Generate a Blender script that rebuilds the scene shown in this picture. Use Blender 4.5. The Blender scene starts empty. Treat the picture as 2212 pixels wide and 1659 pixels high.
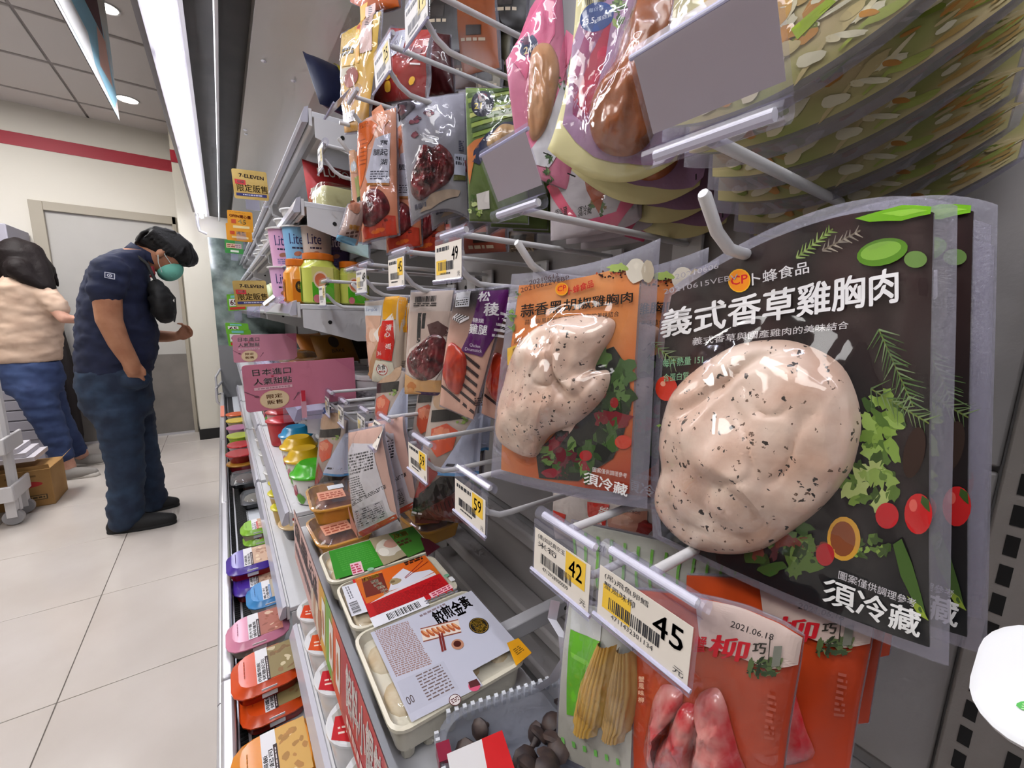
import bpy, math, random
import numpy as np
from mathutils import Vector, Matrix, noise

random.seed(11)
S_ = bpy.context.scene
COL = S_.collection

# ------------------------------------------------------------------ camera
YAW, PITCH, ROLL, FPX, CAMH = math.radians(35.2987), math.radians(9.6077), math.radians(1.3333), 880.586, 1.2364
IW, IH = 2212.0, 1659.0
_f = Vector((math.sin(YAW) * math.cos(PITCH), math.cos(YAW) * math.cos(PITCH), -math.sin(PITCH)))
_r = Vector((math.cos(YAW), -math.sin(YAW), 0))
_u = _r.cross(_f)
CR = _r * math.cos(ROLL) + _u * math.sin(ROLL)
CU = -_r * math.sin(ROLL) + _u * math.cos(ROLL)
CF = _f
CAM = Vector((0, 0, CAMH))
cd = bpy.data.cameras.new('camera')
cd.sensor_width = 36
cd.lens = FPX / IW * 36
cd.clip_start = .01
cd.clip_end = 60
co = bpy.data.objects.new('camera', cd)
COL.objects.link(co)
m = Matrix((CR, CU, -CF)).transposed().to_4x4()
m.translation = CAM
co.matrix_world = m
S_.camera = co

# ------------------------------------------------------------------ light and exposure
w = bpy.data.worlds.new('world')
S_.world = w
w.use_nodes = True
w.node_tree.nodes['Background'].inputs[0].default_value = (1, .97, .95, 1)
w.node_tree.nodes['Background'].inputs[1].default_value = .10
vs = S_.view_settings
vs.view_transform = 'Standard'
vs.look = 'None'
vs.exposure = 0.0
vs.gamma = 1
vs.use_curve_mapping = False
S_.cycles.use_denoising = True
S_.cycles.max_bounces = 4
S_.cycles.diffuse_bounces = 2
S_.cycles.glossy_bounces = 2
S_.cycles.transparent_max_bounces = 10
S_.cycles.use_adaptive_sampling = True
S_.cycles.adaptive_threshold = .09
S_.cycles.adaptive_min_samples = 12
S_.cycles.sample_clamp_indirect = 6
S_.cycles.caustics_reflective = False
S_.cycles.caustics_refractive = False


def area(name, loc, sx, sy, power, rot=(0, 0, 0), col=(1, .98, .96)):
    l = bpy.data.lights.new(name, 'AREA')
    l.shape = 'RECTANGLE'
    l.size, l.size_y, l.energy, l.color = sx, sy, power, col
    o = bpy.data.objects.new(name, l)
    o.location = loc
    o.rotation_euler = rot
    COL.objects.link(o)
    return o


# ceiling light panels of the shop
for k, (x, y) in enumerate(((-1.1, -.5), (-1.3, 1.5), (-1.3, 3.5))):
    area('ceiling_panel_light', (x, y, 2.74), .6, 1.2, (20, 26, 56)[k])
TUBE_EMIT = 40.0

# ------------------------------------------------------------------ helpers
_hx = {}


def C(h):
    if not isinstance(h, str):
        return h
    if h not in _hx:
        s = h if len(h) == 6 else ''.join(c * 2 for c in h)
        q = [int(s[i:i + 2], 16) / 255 for i in (0, 2, 4)]
        _hx[h] = tuple(c / 12.92 if c < .04045 else ((c + .055) / 1.055) ** 2.4 for c in q)
    return _hx[h]


def lerp(a, b, t):
    a, b = C(a), C(b)
    t = max(0, min(1, t))
    return tuple(a[i] + (b[i] - a[i]) * t for i in range(3))


MATS = {}


def newmat(name):
    mt = bpy.data.materials.new(name)
    mt.use_nodes = True
    MATS[name] = mt
    nt = mt.node_tree
    return mt, nt, nt.nodes, nt.links


def add_bump(nt, b, strength, scale, detail=3, dist=.002):
    n = nt.nodes.new('ShaderNodeTexNoise')
    n.inputs['Scale'].default_value = scale
    n.inputs['Detail'].default_value = detail
    tc = nt.nodes.new('ShaderNodeTexCoord')
    nt.links.new(tc.outputs['Object'], n.inputs['Vector'])
    bp = nt.nodes.new('ShaderNodeBump')
    bp.inputs['Strength'].default_value = strength
    bp.inputs['Distance'].default_value = dist
    nt.links.new(n.outputs['Fac'], bp.inputs['Height'])
    nt.links.new(bp.outputs[0], b.inputs['Normal'])
    return n


def mat(name, col=None, rough=.5, metal=0, coat=0, bump=0, bs=200, var=0, vs_=30, emit=0, spec=.5, sss=0, col2=None, bd=.002):
    """principled, colour from col (with noise variation towards col2) or, if None, from the colour attribute"""
    if name in MATS:
        return MATS[name]
    mt, nt, N, L = newmat(name)
    b = N['Principled BSDF']
    b.inputs['Roughness'].default_value = rough
    b.inputs['Metallic'].default_value = metal
    b.inputs['Coat Weight'].default_value = coat
    b.inputs['Coat Roughness'].default_value = .08
    b.inputs['Specular IOR Level'].default_value = spec
    if sss:
        b.inputs['Subsurface Weight'].default_value = sss
        b.inputs['Subsurface Radius'].default_value = (.01, .004, .003)
    if col is None:
        a = N.new('ShaderNodeVertexColor')
        a.layer_name = 'Col'
        L.new(a.outputs[0], b.inputs['Base Color'])
    elif var or col2:
        n = N.new('ShaderNodeTexNoise')
        n.inputs['Scale'].default_value = vs_
        n.inputs['Detail'].default_value = 4
        tc = N.new('ShaderNodeTexCoord')
        L.new(tc.outputs['Object'], n.inputs['Vector'])
        r = N.new('ShaderNodeValToRGB')
        r.color_ramp.elements[0].position = .35
        r.color_ramp.elements[1].position = .68
        c = C(col)
        r.color_ramp.elements[0].color = (*c, 1)
        r.color_ramp.elements[1].color = (*(C(col2) if col2 else tuple(x * (1 - var) for x in c)), 1)
        L.new(n.outputs['Fac'], r.inputs[0])
        L.new(r.outputs[0], b.inputs['Base Color'])
    else:
        b.inputs['Base Color'].default_value = (*C(col), 1)
    if emit:
        b.inputs['Emission Color'].default_value = (*C(col), 1)
        b.inputs['Emission Strength'].default_value = emit
    if bump:
        add_bump(nt, b, bump, bs, dist=bd)
    return mt


def clear(name, tint='ffffff', body=.12, rough=.08, bump=0, bs=60, spec=1.4, bodycol='e8e8f0', ridge=False):
    """thin clear plastic: mostly transparent, fresnel gloss, a little milky body"""
    mt, nt, N, L = newmat(name)
    N.remove(N['Principled BSDF'])
    out = N['Material Output']
    tr = N.new('ShaderNodeBsdfTransparent')
    tr.inputs[0].default_value = (*C(tint), 1)
    gl = N.new('ShaderNodeBsdfGlossy')
    gl.inputs['Roughness'].default_value = rough
    df = N.new('ShaderNodeBsdfDiffuse')
    df.inputs[0].default_value = (*C(bodycol), 1)
    m1 = N.new('ShaderNodeMixShader')
    m1.inputs[0].default_value = body
    L.new(tr.outputs[0], m1.inputs[1])
    L.new(df.outputs[0], m1.inputs[2])
    fr = N.new('ShaderNodeLayerWeight')
    fr.inputs[0].default_value = .5
    pw = N.new('ShaderNodeMath')
    pw.operation = 'POWER'
    pw.inputs[1].default_value = 4
    L.new(fr.outputs['Facing'], pw.inputs[0])
    ma = N.new('ShaderNodeMath')
    ma.operation = 'MULTIPLY_ADD'
    ma.use_clamp = True
    ma.inputs[1].default_value = .55
    ma.inputs[2].default_value = ((spec - 1) / (spec + 1)) ** 2
    L.new(pw.outputs[0], ma.inputs[0])
    m2 = N.new('ShaderNodeMixShader')
    L.new(ma.outputs[0], m2.inputs[0])
    L.new(m1.outputs[0], m2.inputs[1])
    L.new(gl.outputs[0], m2.inputs[2])
    L.new(m2.outputs[0], out.inputs[0])
    if bump:
        n = N.new('ShaderNodeTexNoise')
        n.inputs['Scale'].default_value = bs
        n.inputs['Detail'].default_value = 3
        n.inputs['Distortion'].default_value = 1.2
        if ridge:
            n.noise_type = 'RIDGED_MULTIFRACTAL'
            n.inputs['Detail'].default_value = 2
        tc = N.new('ShaderNodeTexCoord')
        L.new(tc.outputs['Object'], n.inputs['Vector'])
        bp = N.new('ShaderNodeBump')
        bp.inputs['Strength'].default_value = bump
        bp.inputs['Distance'].default_value = .006
        L.new(n.outputs['Fac'], bp.inputs['Height'])
        L.new(bp.outputs[0], gl.inputs['Normal'])
        L.new(bp.outputs[0], fr.inputs['Normal'])
    return mt


PRINT = mat('printed_film', None, .4, spec=.3)
PAPER = mat('printed_paper', None, .6)
PLAST = mat('coloured_plastic', None, .28, coat=.2)
MATTE = mat('coloured_matte', None, .75)
WHITE = mat('white_enamel', 'd9d8da', .35, bump=.05, bs=90)
GREYM = mat('grey_enamel', 'b4b1b2', .45, bump=.05, bs=60)
PANEL = mat('perforated_panel_grey', 'aaa6a6', .5, bump=.08, bs=300)
UPRT = mat('upright_enamel', '9a938e', .5, bump=.15, bs=500)
STEEL = mat('brushed_steel', 'cdccd2', .3, metal=.5, bump=.05, bs=20)
MIRR = mat('canopy_steel', 'b9b3ae', .3, metal=.45, bump=.06, bs=9, bd=.01)
DARK = mat('dark_recess', '0c0b0b', .7)
BLACKP = mat('black_plastic', '161517', .45)
GRILLE = mat('grille_charcoal', '2a2a2c', .5)
WIRE = mat('white_coated_wire', 'dfdee0', .38)
RAIL = mat('price_rail_plastic', 'c0bfcb', .22, coat=.3)
CLEAR = clear('clear_plastic', 'f2f1ff', .1, .06, spec=1.45)
HOLDER = clear('tag_holder_plastic', 'f6f5ff', .12, .1, spec=1.35, bodycol='dcdcf2')
SEAL = clear('seal_film', 'eceaf2', .26, .18, .3, 700, 1.5, 'b9b7c4')
FILM = clear('wrinkled_film', 'ffffff', .006, .07, .55, 22, 1.55, ridge=True)
LID = clear('clear_lid', 'f4f4f6', .07, .05, .1, 30, 1.5)


def mkmesh(name, v, f, cols=None, mi=None, smooth=True, ang=40):
    me = bpy.data.meshes.new(name)
    me.from_pydata([tuple(p) for p in v], [], f)
    if cols is not None:
        at_ = me.color_attributes.new('Col', 'FLOAT_COLOR', 'CORNER')
        arr = np.ones((len(me.loops), 4), np.float32)
        k = 0
        for face, c in zip(f, cols):
            n = len(face)
            if isinstance(c, list):
                for j in range(n):
                    arr[k + j, :3] = c[j]
            else:
                arr[k:k + n, :3] = c
            k += n
        at_.data.foreach_set('color', arr.ravel())
    if mi is not None:
        me.polygons.foreach_set('material_index', mi)
    if smooth:
        me.polygons.foreach_set('use_smooth', [True] * len(f))
        me.set_sharp_from_angle(angle=math.radians(ang))
    me.update()
    return me


def empty(name, label, cat, loc=(0, 0, 0), rz=0, group=None, kind=None):
    o = bpy.data.objects.new(name, None)
    COL.objects.link(o)
    o.location = loc
    o.rotation_euler = (0, 0, rz)
    o.empty_display_size = .02
    tag(o, label, cat, group, kind)
    return o


def tag(o, label=None, cat=None, group=None, kind=None):
    if label:
        o['label'] = label
    if cat:
        o['category'] = cat
    if group:
        o['group'] = group
    if kind:
        o['kind'] = kind
    return o


def dup(root, loc=None, rz=None, label=None, skip=()):
    r = root.copy()
    COL.objects.link(r)
    if loc is not None:
        r.location = loc
    if rz is not None:
        r.rotation_euler = (0, 0, rz)
    if label:
        r['label'] = label
    for ch in list(root.children):
        if ch.name.split('.')[0] in skip:
            continue
        c = ch.copy()
        COL.objects.link(c)
        c.parent = r
        for g in list(ch.children):
            d = g.copy()
            COL.objects.link(d)
            d.parent = c
    return r


class G:
    """mesh collector"""

    def __init__(s):
        s.v, s.f, s.c, s.m = [], [], [], []

    def add(s, vs, fs, col='ffffff', mi=0):
        k = len(s.v)
        s.v += [Vector(p) for p in vs]
        per = isinstance(col, list)
        cc = None if per else C(col)
        for i, f in enumerate(fs):
            s.f.append(tuple(j + k for j in f))
            s.c.append([col[j] for j in f] if per else cc)
            s.m.append(mi)
        return s

    def box(s, x0, y0, z0, x1, y1, z1, col='ffffff', mi=0):
        vs = [(x, y, z) for z in (z0, z1) for y in (y0, y1) for x in (x0, x1)]
        return s.add(vs, [(0, 2, 3, 1), (4, 5, 7, 6), (0, 1, 5, 4), (2, 6, 7, 3), (0, 4, 6, 2), (1, 3, 7, 5)], col, mi)

    def tube(s, path, r, col='ffffff', n=8, mi=0):
        path = [Vector(p) for p in path]
        rs = r if isinstance(r, (list, tuple)) else [r] * len(path)
        vs, fs = [], []
        up = None
        for i, p in enumerate(path):
            t = (path[min(i + 1, len(path) - 1)] - path[max(i - 1, 0)]).normalized()
            if up is None:
                up = Vector((0, 0, 1)) if abs(t.z) < .9 else Vector((0, 1, 0))
            a = t.cross(up).normalized()
            b = a.cross(t)
            up = b
            for j in range(n):
                th = 2 * math.pi * j / n
                vs.append(p + (a * math.cos(th) + b * math.sin(th)) * rs[i])
        for i in range(len(path) - 1):
            for j in range(n):
                q = (j + 1) % n
                fs.append((i * n + j, i * n + q, (i + 1) * n + q, (i + 1) * n + j))
        fs.append(tuple(range(n))[::-1])
        fs.append(tuple((len(path) - 1) * n + j for j in range(n)))
        return s.add(vs, fs, col, mi)

    def lathe(s, prof, c=(0, 0, 0), n=20, cols='ffffff', mi=0, sx=1, sy=1, cap=True):
        vs, fs, cs = [], [], []
        for (r, z) in prof:
            for j in range(n):
                th = 2 * math.pi * j / n
                vs.append((c[0] + r * math.cos(th) * sx, c[1] + r * math.sin(th) * sy, c[2] + z))
        per = isinstance(cols, (list, tuple)) and isinstance(cols[0], str)
        k = len(s.v)
        for i in range(len(prof) - 1):
            fs = [(i * n + j, i * n + (j + 1) % n, (i + 1) * n + (j + 1) % n, (i + 1) * n + j) for j in range(n)]
            for f in fs:
                s.f.append(tuple(q + k for q in f))
                s.c.append(C(cols[i] if per else cols))
                s.m.append(mi)
        s.v += [Vector(p) for p in vs]
        if not cap:
            return s
        s.f.append(tuple(k + j for j in range(n))[::-1])
        s.f.append(tuple(k + (len(prof) - 1) * n + j for j in range(n)))
        s.c += [C(cols[0] if per else cols), C(cols[-1] if per else cols)]
        s.m += [mi, mi]
        return s

    def rloft(s, levels, cols='ffffff', n=4, mi=0, cap=(1, 1)):
        """rounded rectangles (z, sx, sy, r[, ox, oy]) lofted upwards"""
        k = len(s.v)
        per = isinstance(cols, (list, tuple)) and isinstance(cols[0], str)
        N = 4 * (n + 1)
        for lv in levels:
            z, sx, sy, r = lv[:4]
            ox, oy = lv[4:6] if len(lv) > 4 else (0, 0)
            for q, (qx, qy) in enumerate(((1, 1), (-1, 1), (-1, -1), (1, -1))):
                for j in range(n + 1):
                    th = math.pi / 2 * (q + j / n)
                    s.v.append(Vector((ox + qx * (sx / 2 - r) + r * math.cos(th), oy + qy * (sy / 2 - r) + r * math.sin(th), z)))
        for i in range(len(levels) - 1):
            for j in range(N):
                q = (j + 1) % N
                s.f.append((k + i * N + j, k + i * N + q, k + (i + 1) * N + q, k + (i + 1) * N + j))
                s.c.append(C(cols[i] if per else cols))
                s.m.append(mi)
        if cap[0]:
            s.f.append(tuple(k + j for j in range(N))[::-1])
            s.c.append(C(cols[0] if per else cols))
            s.m.append(mi)
        if cap[1]:
            s.f.append(tuple(k + (len(levels) - 1) * N + j for j in range(N)))
            s.c.append(C(cols[-1] if per else cols))
            s.m.append(mi)
        return s

    def ell(s, c, rx, ry, rz, col='ffffff', n=12, mi=0):
        c = Vector(c)
        pr = [(math.cos(a), math.sin(a)) for a in [(-.5 + (i + .02) / (n // 2) * .98) * math.pi for i in range(n // 2 + 1)]]
        g = G().lathe([(a, b) for a, b in pr], n=n)
        return s.add([(c.x + v.x * rx, c.y + v.y * ry, c.z + v.z * rz) for v in g.v], g.f, col, mi)

    def quad(s, S, nu, nv, col='ffffff', off=0.0, mi=0, u0=0, u1=1, v0=0, v1=1):
        vs, cs = [], []
        cf = col if callable(col) else None
        for j in range(nv + 1):
            for i in range(nu + 1):
                u, v = u0 + (u1 - u0) * i / nu, v0 + (v1 - v0) * j / nv
                vs.append(S(u, v, off))
                cs.append(cf(u, v) if cf else C(col))
        fs = [(j * (nu + 1) + i, j * (nu + 1) + i + 1, (j + 1) * (nu + 1) + i + 1, (j + 1) * (nu + 1) + i) for j in range(nv) for i in range(nu)]
        return s.add(vs, fs, cs, mi)

    def card(s, S, t, col, r=.06, asp=1.0, n=4, back=None):
        """rounded card: outline in uv of S with corner radius r (of the width), thickness t"""
        pts = []
        ru, rv = r, r * asp
        for q, (qx, qy) in enumerate(((1, 1), (0, 1), (0, 0), (1, 0))):
            for j in range(n + 1):
                th = math.pi / 2 * (q + j / n)
                bx = 1 - ru if qx else ru
                by = 1 - rv if qy else rv
                pts.append((bx + ru * math.cos(th), by + rv * math.sin(th)))
        n_ = len(pts)
        vs = [S(u, v, 0) for u, v in pts] + [S(u, v, -t) for u, v in pts]
        fs = [tuple(range(n_)), tuple(range(2 * n_ - 1, n_ - 1, -1))] + [(i, i + n_, (i + 1) % n_ + n_, (i + 1) % n_) for i in range(n_)]
        return s.add(vs, fs, col)

    def xf(s, M, start=0):
        for i in range(start, len(s.v)):
            s.v[i] = M @ s.v[i]
        return s

    def part(s, name, parent, mats, smooth=True, bevel=0, ang=40, world=False, label=None, kind=None):
        v = s.v
        if world and parent is not None:
            o_ = parent.location
            if parent.parent:
                o_ = o_ + parent.parent.location
            v = [p - o_ for p in v]
        if not isinstance(mats, (list, tuple)):
            mats = [mats]
        me = mkmesh(name, v, s.f, s.c, s.m, smooth, ang)
        for q in mats:
            me.materials.append(q)
        o = bpy.data.objects.new(name, me)
        COL.objects.link(o)
        if parent is not None:
            o.parent = parent
        if bevel:
            b = o.modifiers.new('bevel', 'BEVEL')
            b.width = bevel
            b.segments = 2
            b.limit_method = 'ANGLE'
        if label:
            o['label'] = label
        if kind:
            o['kind'] = kind
        return o


# ---- text and flat print
_tc = {}
BENCH = bpy.data.scenes.new('bench')        # letters and bodies are worked out here, one at a time


def evaluated(o):
    BENCH.collection.objects.link(o)
    vl = BENCH.view_layers[0]
    vl.update()
    dg = vl.depsgraph
    me = bpy.data.meshes.new_from_object(o.evaluated_get(dg))
    bpy.data.objects.remove(o)
    return me



def glyphs(s):
    k = s
    if k not in _tc:
        cu = bpy.data.curves.new('lettering', 'FONT')
        cu.body = s
        cu.resolution_u = 2
        o = bpy.data.objects.new('lettering', cu)
        me = evaluated(o)
        v = np.array([p.co[:2] for p in me.vertices]) if len(me.vertices) else np.zeros((1, 2))
        f = [tuple(p.vertices) for p in me.polygons]
        lo, hi = v.min(0), v.max(0)
        sz = np.maximum(hi - lo, 1e-6)
        _tc[k] = ((v - lo) / sz, f, sz[0] / sz[1])
        bpy.data.curves.remove(cu)
        bpy.data.meshes.remove(me)
    return _tc[k]


class Art:
    """flat print laid on a surface S(u, v, offset); points are uv or, through px, picture points read into uv"""

    def __init__(s, S, px=None, base=.0003, step=.000016):
        s.S, s.px, s.g, s.o, s.step, s.fine = S, px, G(), base, step, False

    def P(s, p):
        return s.px(*p) if s.px else p

    def _add(s, pts, fs, col):
        s.o += s.step * (.1 if s.fine else 1)
        s.g.add([s.S(u, v, s.o) for u, v in pts], fs, col)
        return s

    def poly(s, pts, col):
        q0 = [s.P(p) for p in pts]
        q = []
        for i, p in enumerate(q0):
            r = q0[(i + 1) % len(q0)]
            m_ = max(1, min(20, int(math.hypot(r[0] - p[0], r[1] - p[1]) / .035)))
            q += [(p[0] + (r[0] - p[0]) * j / m_, p[1] + (r[1] - p[1]) * j / m_) for j in range(m_)]
        cx, cy = sum(a for a, b in q) / len(q), sum(b for a, b in q) / len(q)
        n = len(q)
        ext = max(math.hypot(a - cx, b - cy) for a, b in q)
        R = max(1, min(14, int(ext / .03)))
        allp = [(a + (cx - a) * k / R, b + (cy - b) * k / R) for k in range(R) for a, b in q] + [(cx, cy)]
        fs = [(k * n + i, k * n + (i + 1) % n, (k + 1) * n + (i + 1) % n, (k + 1) * n + i) for k in range(R - 1) for i in range(n)]
        fs += [((R - 1) * n + i, (R - 1) * n + (i + 1) % n, R * n) for i in range(n)]
        return s._add(allp, fs, col)

    def disc(s, c, rx, ry, col, n=18, rot=0, wob=0):
        pts = []
        for i in range(n):
            t = 2 * math.pi * i / n
            k = 1 + (random.uniform(-wob, wob) if wob else 0)
            x, y = rx * math.cos(t) * k, ry * math.sin(t) * k
            pts.append((c[0] + x * math.cos(rot) - y * math.sin(rot), c[1] + x * math.sin(rot) + y * math.cos(rot)))
        return s.poly(pts, col)

    def quad(s, bl, br, tl, col, nu=4, nv=3, tr=None):
        bl, br, tl = s.P(bl), s.P(br), s.P(tl)
        nu = max(nu, min(20, int(math.hypot(br[0] - bl[0], br[1] - bl[1]) / .035)))
        nv = max(nv, min(20, int(math.hypot(tl[0] - bl[0], tl[1] - bl[1]) / .035)))
        tr = s.P(tr) if tr else (br[0] + tl[0] - bl[0], br[1] + tl[1] - bl[1])
        pts = []
        for j in range(nv + 1):
            for i in range(nu + 1):
                a, b = i / nu, j / nv
                pts.append(tuple(bl[k] * (1 - a) * (1 - b) + br[k] * a * (1 - b) + tl[k] * (1 - a) * b + tr[k] * a * b for k in (0, 1)))
        return s._add(pts, [(j * (nu + 1) + i, j * (nu + 1) + i + 1, (j + 1) * (nu + 1) + i + 1, (j + 1) * (nu + 1) + i) for j in range(nv) for i in range(nu)], col)

    def rect(s, u0, v0, u1, v1, col):
        return s.quad((u0, v0), (u1, v0), (u0, v1), col)

    def text(s, t, bl, br, tl, col, bold=0.0, bow=0.0, tr=None):
        v, f, asp = glyphs(t)
        if s.px:
            tr = tr or (br[0] + tl[0] - bl[0], br[1] + tl[1] - bl[1])
            n_ = 8
            lo = [s.P((bl[0] + (br[0] - bl[0]) * i / n_, bl[1] + (br[1] - bl[1]) * i / n_)) for i in range(n_ + 1)]
            hi = [s.P((tl[0] + (tr[0] - tl[0]) * i / n_, tl[1] + (tr[1] - tl[1]) * i / n_)) for i in range(n_ + 1)]
        else:
            bl, br, tl = s.P(bl), s.P(br), s.P(tl)
        if bold:        # overprint shifted copies to thicken the strokes
            k, n = bold * 1.1, len(v)
            v = np.concatenate([v + np.array((dx * k / asp, dy * k)) for dx, dy in ((0, 0), (1, .6), (-1, -.6), (.5, -1))])
            f = [tuple(i + q * n for i in fc) for q in range(4) for fc in f]
        if s.px:
            pts = []
            for a, b in v:
                q = max(0, min(n_ - 1e-6, a * n_))
                i, t_ = int(q), a * n_ - int(q)
                pts.append(tuple((lo[i][k] * (1 - t_) + lo[i + 1][k] * t_) * (1 - b) + (hi[i][k] * (1 - t_) + hi[i + 1][k] * t_) * b for k in (0, 1)))
            return s._add(pts, f, col)
        pts = [(bl[0] + (br[0] - bl[0]) * a + (tl[0] - bl[0]) * (b + bow * 4 * a * (1 - a)), bl[1] + (br[1] - bl[1]) * a + (tl[1] - bl[1]) * (b + bow * 4 * a * (1 - a))) for a, b in v]
        return s._add(pts, f, col)

    def line(s, p, q, w, col, w2=None):
        p, q = s.P(p), s.P(q)
        dx, dy = q[0] - p[0], q[1] - p[1]
        L = math.hypot(dx, dy) or 1
        nx, ny = -dy / L * w, dx / L * w
        k = (w if w2 is None else w2) / w
        return s._add([(p[0] + nx, p[1] + ny), (p[0] - nx, p[1] - ny), (q[0] - nx * k, q[1] - ny * k), (q[0] + nx * k, q[1] + ny * k)], [(0, 1, 2, 3)], col)

    def lines(s, bl, br, tl, n, col, fill=.55, words=6):
        """small print: n rows of word blocks"""
        bl, br, tl = s.P(bl), s.P(br), s.P(tl)
        pts, fs = [], []

        def q(a, b):
            return tuple(bl[k] + (br[k] - bl[k]) * a + (tl[k] - bl[k]) * b for k in (0, 1))
        for i in range(n):
            b0, b1 = (i + .5 - fill / 2) / n, (i + .5 + fill / 2) / n
            a = 0.0
            while a < .98:
                w = random.uniform(.4, 1.3) / words
                e = min(a + w, 1)
                k = len(pts)
                pts += [q(a, b0), q(e, b0), q(e, b1), q(a, b1)]
                fs.append((k, k + 1, k + 2, k + 3))
                a = e + .25 / words
        return s._add(pts, fs, col)

    def bars(s, bl, br, tl, n, col='1a1a1a'):
        bl, br, tl = s.P(bl), s.P(br), s.P(tl)
        pts, fs = [], []
        for i in range(n):
            a, e = i / n, (i + random.choice((.35, .5, .8))) / n
            k = len(pts)
            for A, B in ((a, 0), (e, 0), (e, 1), (a, 1)):
                pts.append(tuple(bl[j] + (br[j] - bl[j]) * A + (tl[j] - bl[j]) * B for j in (0, 1)))
            fs.append((k, k + 1, k + 2, k + 3))
        return s._add(pts, fs, col)

    def done(s, parent, mt=None, name='printed_artwork', world=False):
        if not s.g.f:
            return None
        return s.g.part(name, parent, mt or PRINT, smooth=False, world=world)


def plane(O, U, V):
    O, U, V = Vector(O), Vector(U), Vector(V)
    N = U.cross(V).normalized()
    return lambda u, v, o=0: O + U * u + V * v + N * o


# ---- picture point -> place on a known plane of the shop
def ray(px, py):
    return CF + CR * ((px - IW / 2) / FPX) - CU * ((py - IH / 2) / FPX)


def at(px, py, X=None, Y=None, Z=None):
    d = ray(px, py)
    t = X / d.x if X is not None else Y / d.y if Y is not None else (Z - CAMH) / d.z
    return CAM + d * t


def crop(x0, y0, s):
    return lambda x, y: (x0 + x / s, y0 + y / s)


def noise2(x, y, s=1.0, seed=0.0):
    return noise.noise(Vector((x * s, y * s, seed)))

# ================================================================== the room
BW = 5.08      # back wall
CEIL = 2.77
M_TILE = mat('floor_tile_glaze', 'cfc7c1', .16, col2='c6bdb6', vs_=3, coat=.15)
M_GROUT = mat('grout', '8f8781', .8)
floor = G().box(-3.4, -1.6, -.05, 1.2, 5.2, -.004, '8f8781').part('floor', None, M_GROUT)
tag(floor, 'beige glossy floor tiles of the shop aisle', 'floor', kind='structure')
t0 = G().box(-.2985, -.2985, -.012, .2985, .2985, 0).part('floor_tile', floor, M_TILE, bevel=.0012)
k = 0
for i in range(-5, 2):
    for j in range(-4, 6):
        x, y = -.519 - .3 + .6 * (i + 1) , 1.7054 + .3 + .6 * j
        if x > -.1 and y < 4.9:
            continue
        if y > 5.2:
            continue
        o = t0 if k == 0 else t0.copy()
        if k:
            COL.objects.link(o)
        o.location = (x, y, 0)
        k += 1

M_CEIL = mat('ceiling_tile', 'd6d0cd', .85, bump=.25, bs=400)
M_GRID = mat('ceiling_grid', 'a19a99', .7)
ceiling = G().box(-3.4, -1.6, CEIL + .012, 1.2, 5.2, CEIL + .05).part('ceiling', None, M_GRID)
tag(ceiling, 'grey suspended ceiling of square tiles', 'ceiling', kind='structure')
t0 = G().box(-.292, -.292, 0, .292, .292, .014).part('ceiling_tile', ceiling, M_CEIL, bevel=.003)
k = 0
for i in range(-4, 3):
    for j in range(-8, 3):
        x, y = -.78 + .3 + .6 * i, 3.53 + .3 + .62 * j
        o = t0 if k == 0 else t0.copy()
        if k:
            COL.objects.link(o)
        o.location = (x, y, CEIL)
        k += 1
for (x, y, r, lb) in ((-.455, 4.45, .062, 'round recessed downlight in the ceiling near the back wall'), (-.37, 3.22, .05, 'round recessed downlight beside the hanging poster')):
    d = empty('downlight', lb, 'light', (x, y, CEIL - .004))
    G().lathe([(r, -.003), (r * 1.15, -.003), (r * 1.15, .004), (r, .004)], n=24, cap=False).part('trim_ring', d, WHITE)
    G().lathe([(.001, .001), (r, .001)], n=24).part('lens', d, mat('downlight_glow', 'fff8ee', .5, emit=14))

M_WALL = mat('wall_paint_cream', 'ded9cf', .7, bump=.06, bs=250)
M_RED = mat('red_stripe_paint', 'a30f2b', .5)
wall_back = G().box(-3.4, BW, 0, -1.2, BW + .1, CEIL).box(-1.2, BW, 2.06, -.28, BW + .1, CEIL).box(-.28, BW, 0, 1.2, BW + .1, CEIL).part('wall_back', None, M_WALL)
tag(wall_back, 'cream painted back wall above the stockroom door', 'wall', kind='structure')
G().box(-3.4, BW - .004, 2.455, -.24, BW, 2.552).part('red_stripe', wall_back, M_RED)
pil = G().box(-.25, 4.74, 0, .62, BW, CEIL).part('wall_pillar', None, mat('pillar_paint', 'd8d3c6', .6, bump=.05, bs=250))
tag(pil, 'cream wall pillar between the stockroom door and the fridge', 'pillar', kind='structure')
G().box(-.252, 4.735, 2.455, .3, 4.74, 2.552).part('red_stripe', pil, M_RED)
G().box(-.256, 4.728, 0, .3, 4.74, .1).box(-.258, 4.73, 0, -.25, BW, .1).part('baseboard', pil, BLACKP)
door = G().box(-1.12, BW + .01, .02, -.30, BW + .05, 1.99).part('door_1', None, mat('door_paint', 'b9b6b2', .5, col2='b0ada9', vs_=2))
tag(door, 'pale grey stockroom door with a darker kick plate', 'door', kind='structure')
G().box(-1.12, BW + .002, .02, -.30, BW + .012, .79).part('kick_plate', door, mat('kick_plate_steel', '7c7671', .55, col2='6d6863', vs_=5))
fr = G().box(-1.2, BW - .02, 0, -1.12, BW + .06, 2.06).box(-1.12, BW - .02, 1.99, -.28, BW + .06, 2.06).box(-.31, BW - .02, 0, -.28, BW + .06, 2.06)
fr.part('door_frame', door, mat('door_frame_paint', 'aaa294', .6), bevel=.004)
G().box(-1.12, BW - .01, 0, -.31, BW + .06, .02).part('threshold', door, STEEL)
wall_right = G().box(.62, -1.6, 0, .7, 5.1, CEIL).part('wall_right', None, M_WALL)
tag(wall_right, 'wall behind the open fridge', 'wall', kind='structure')
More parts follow.
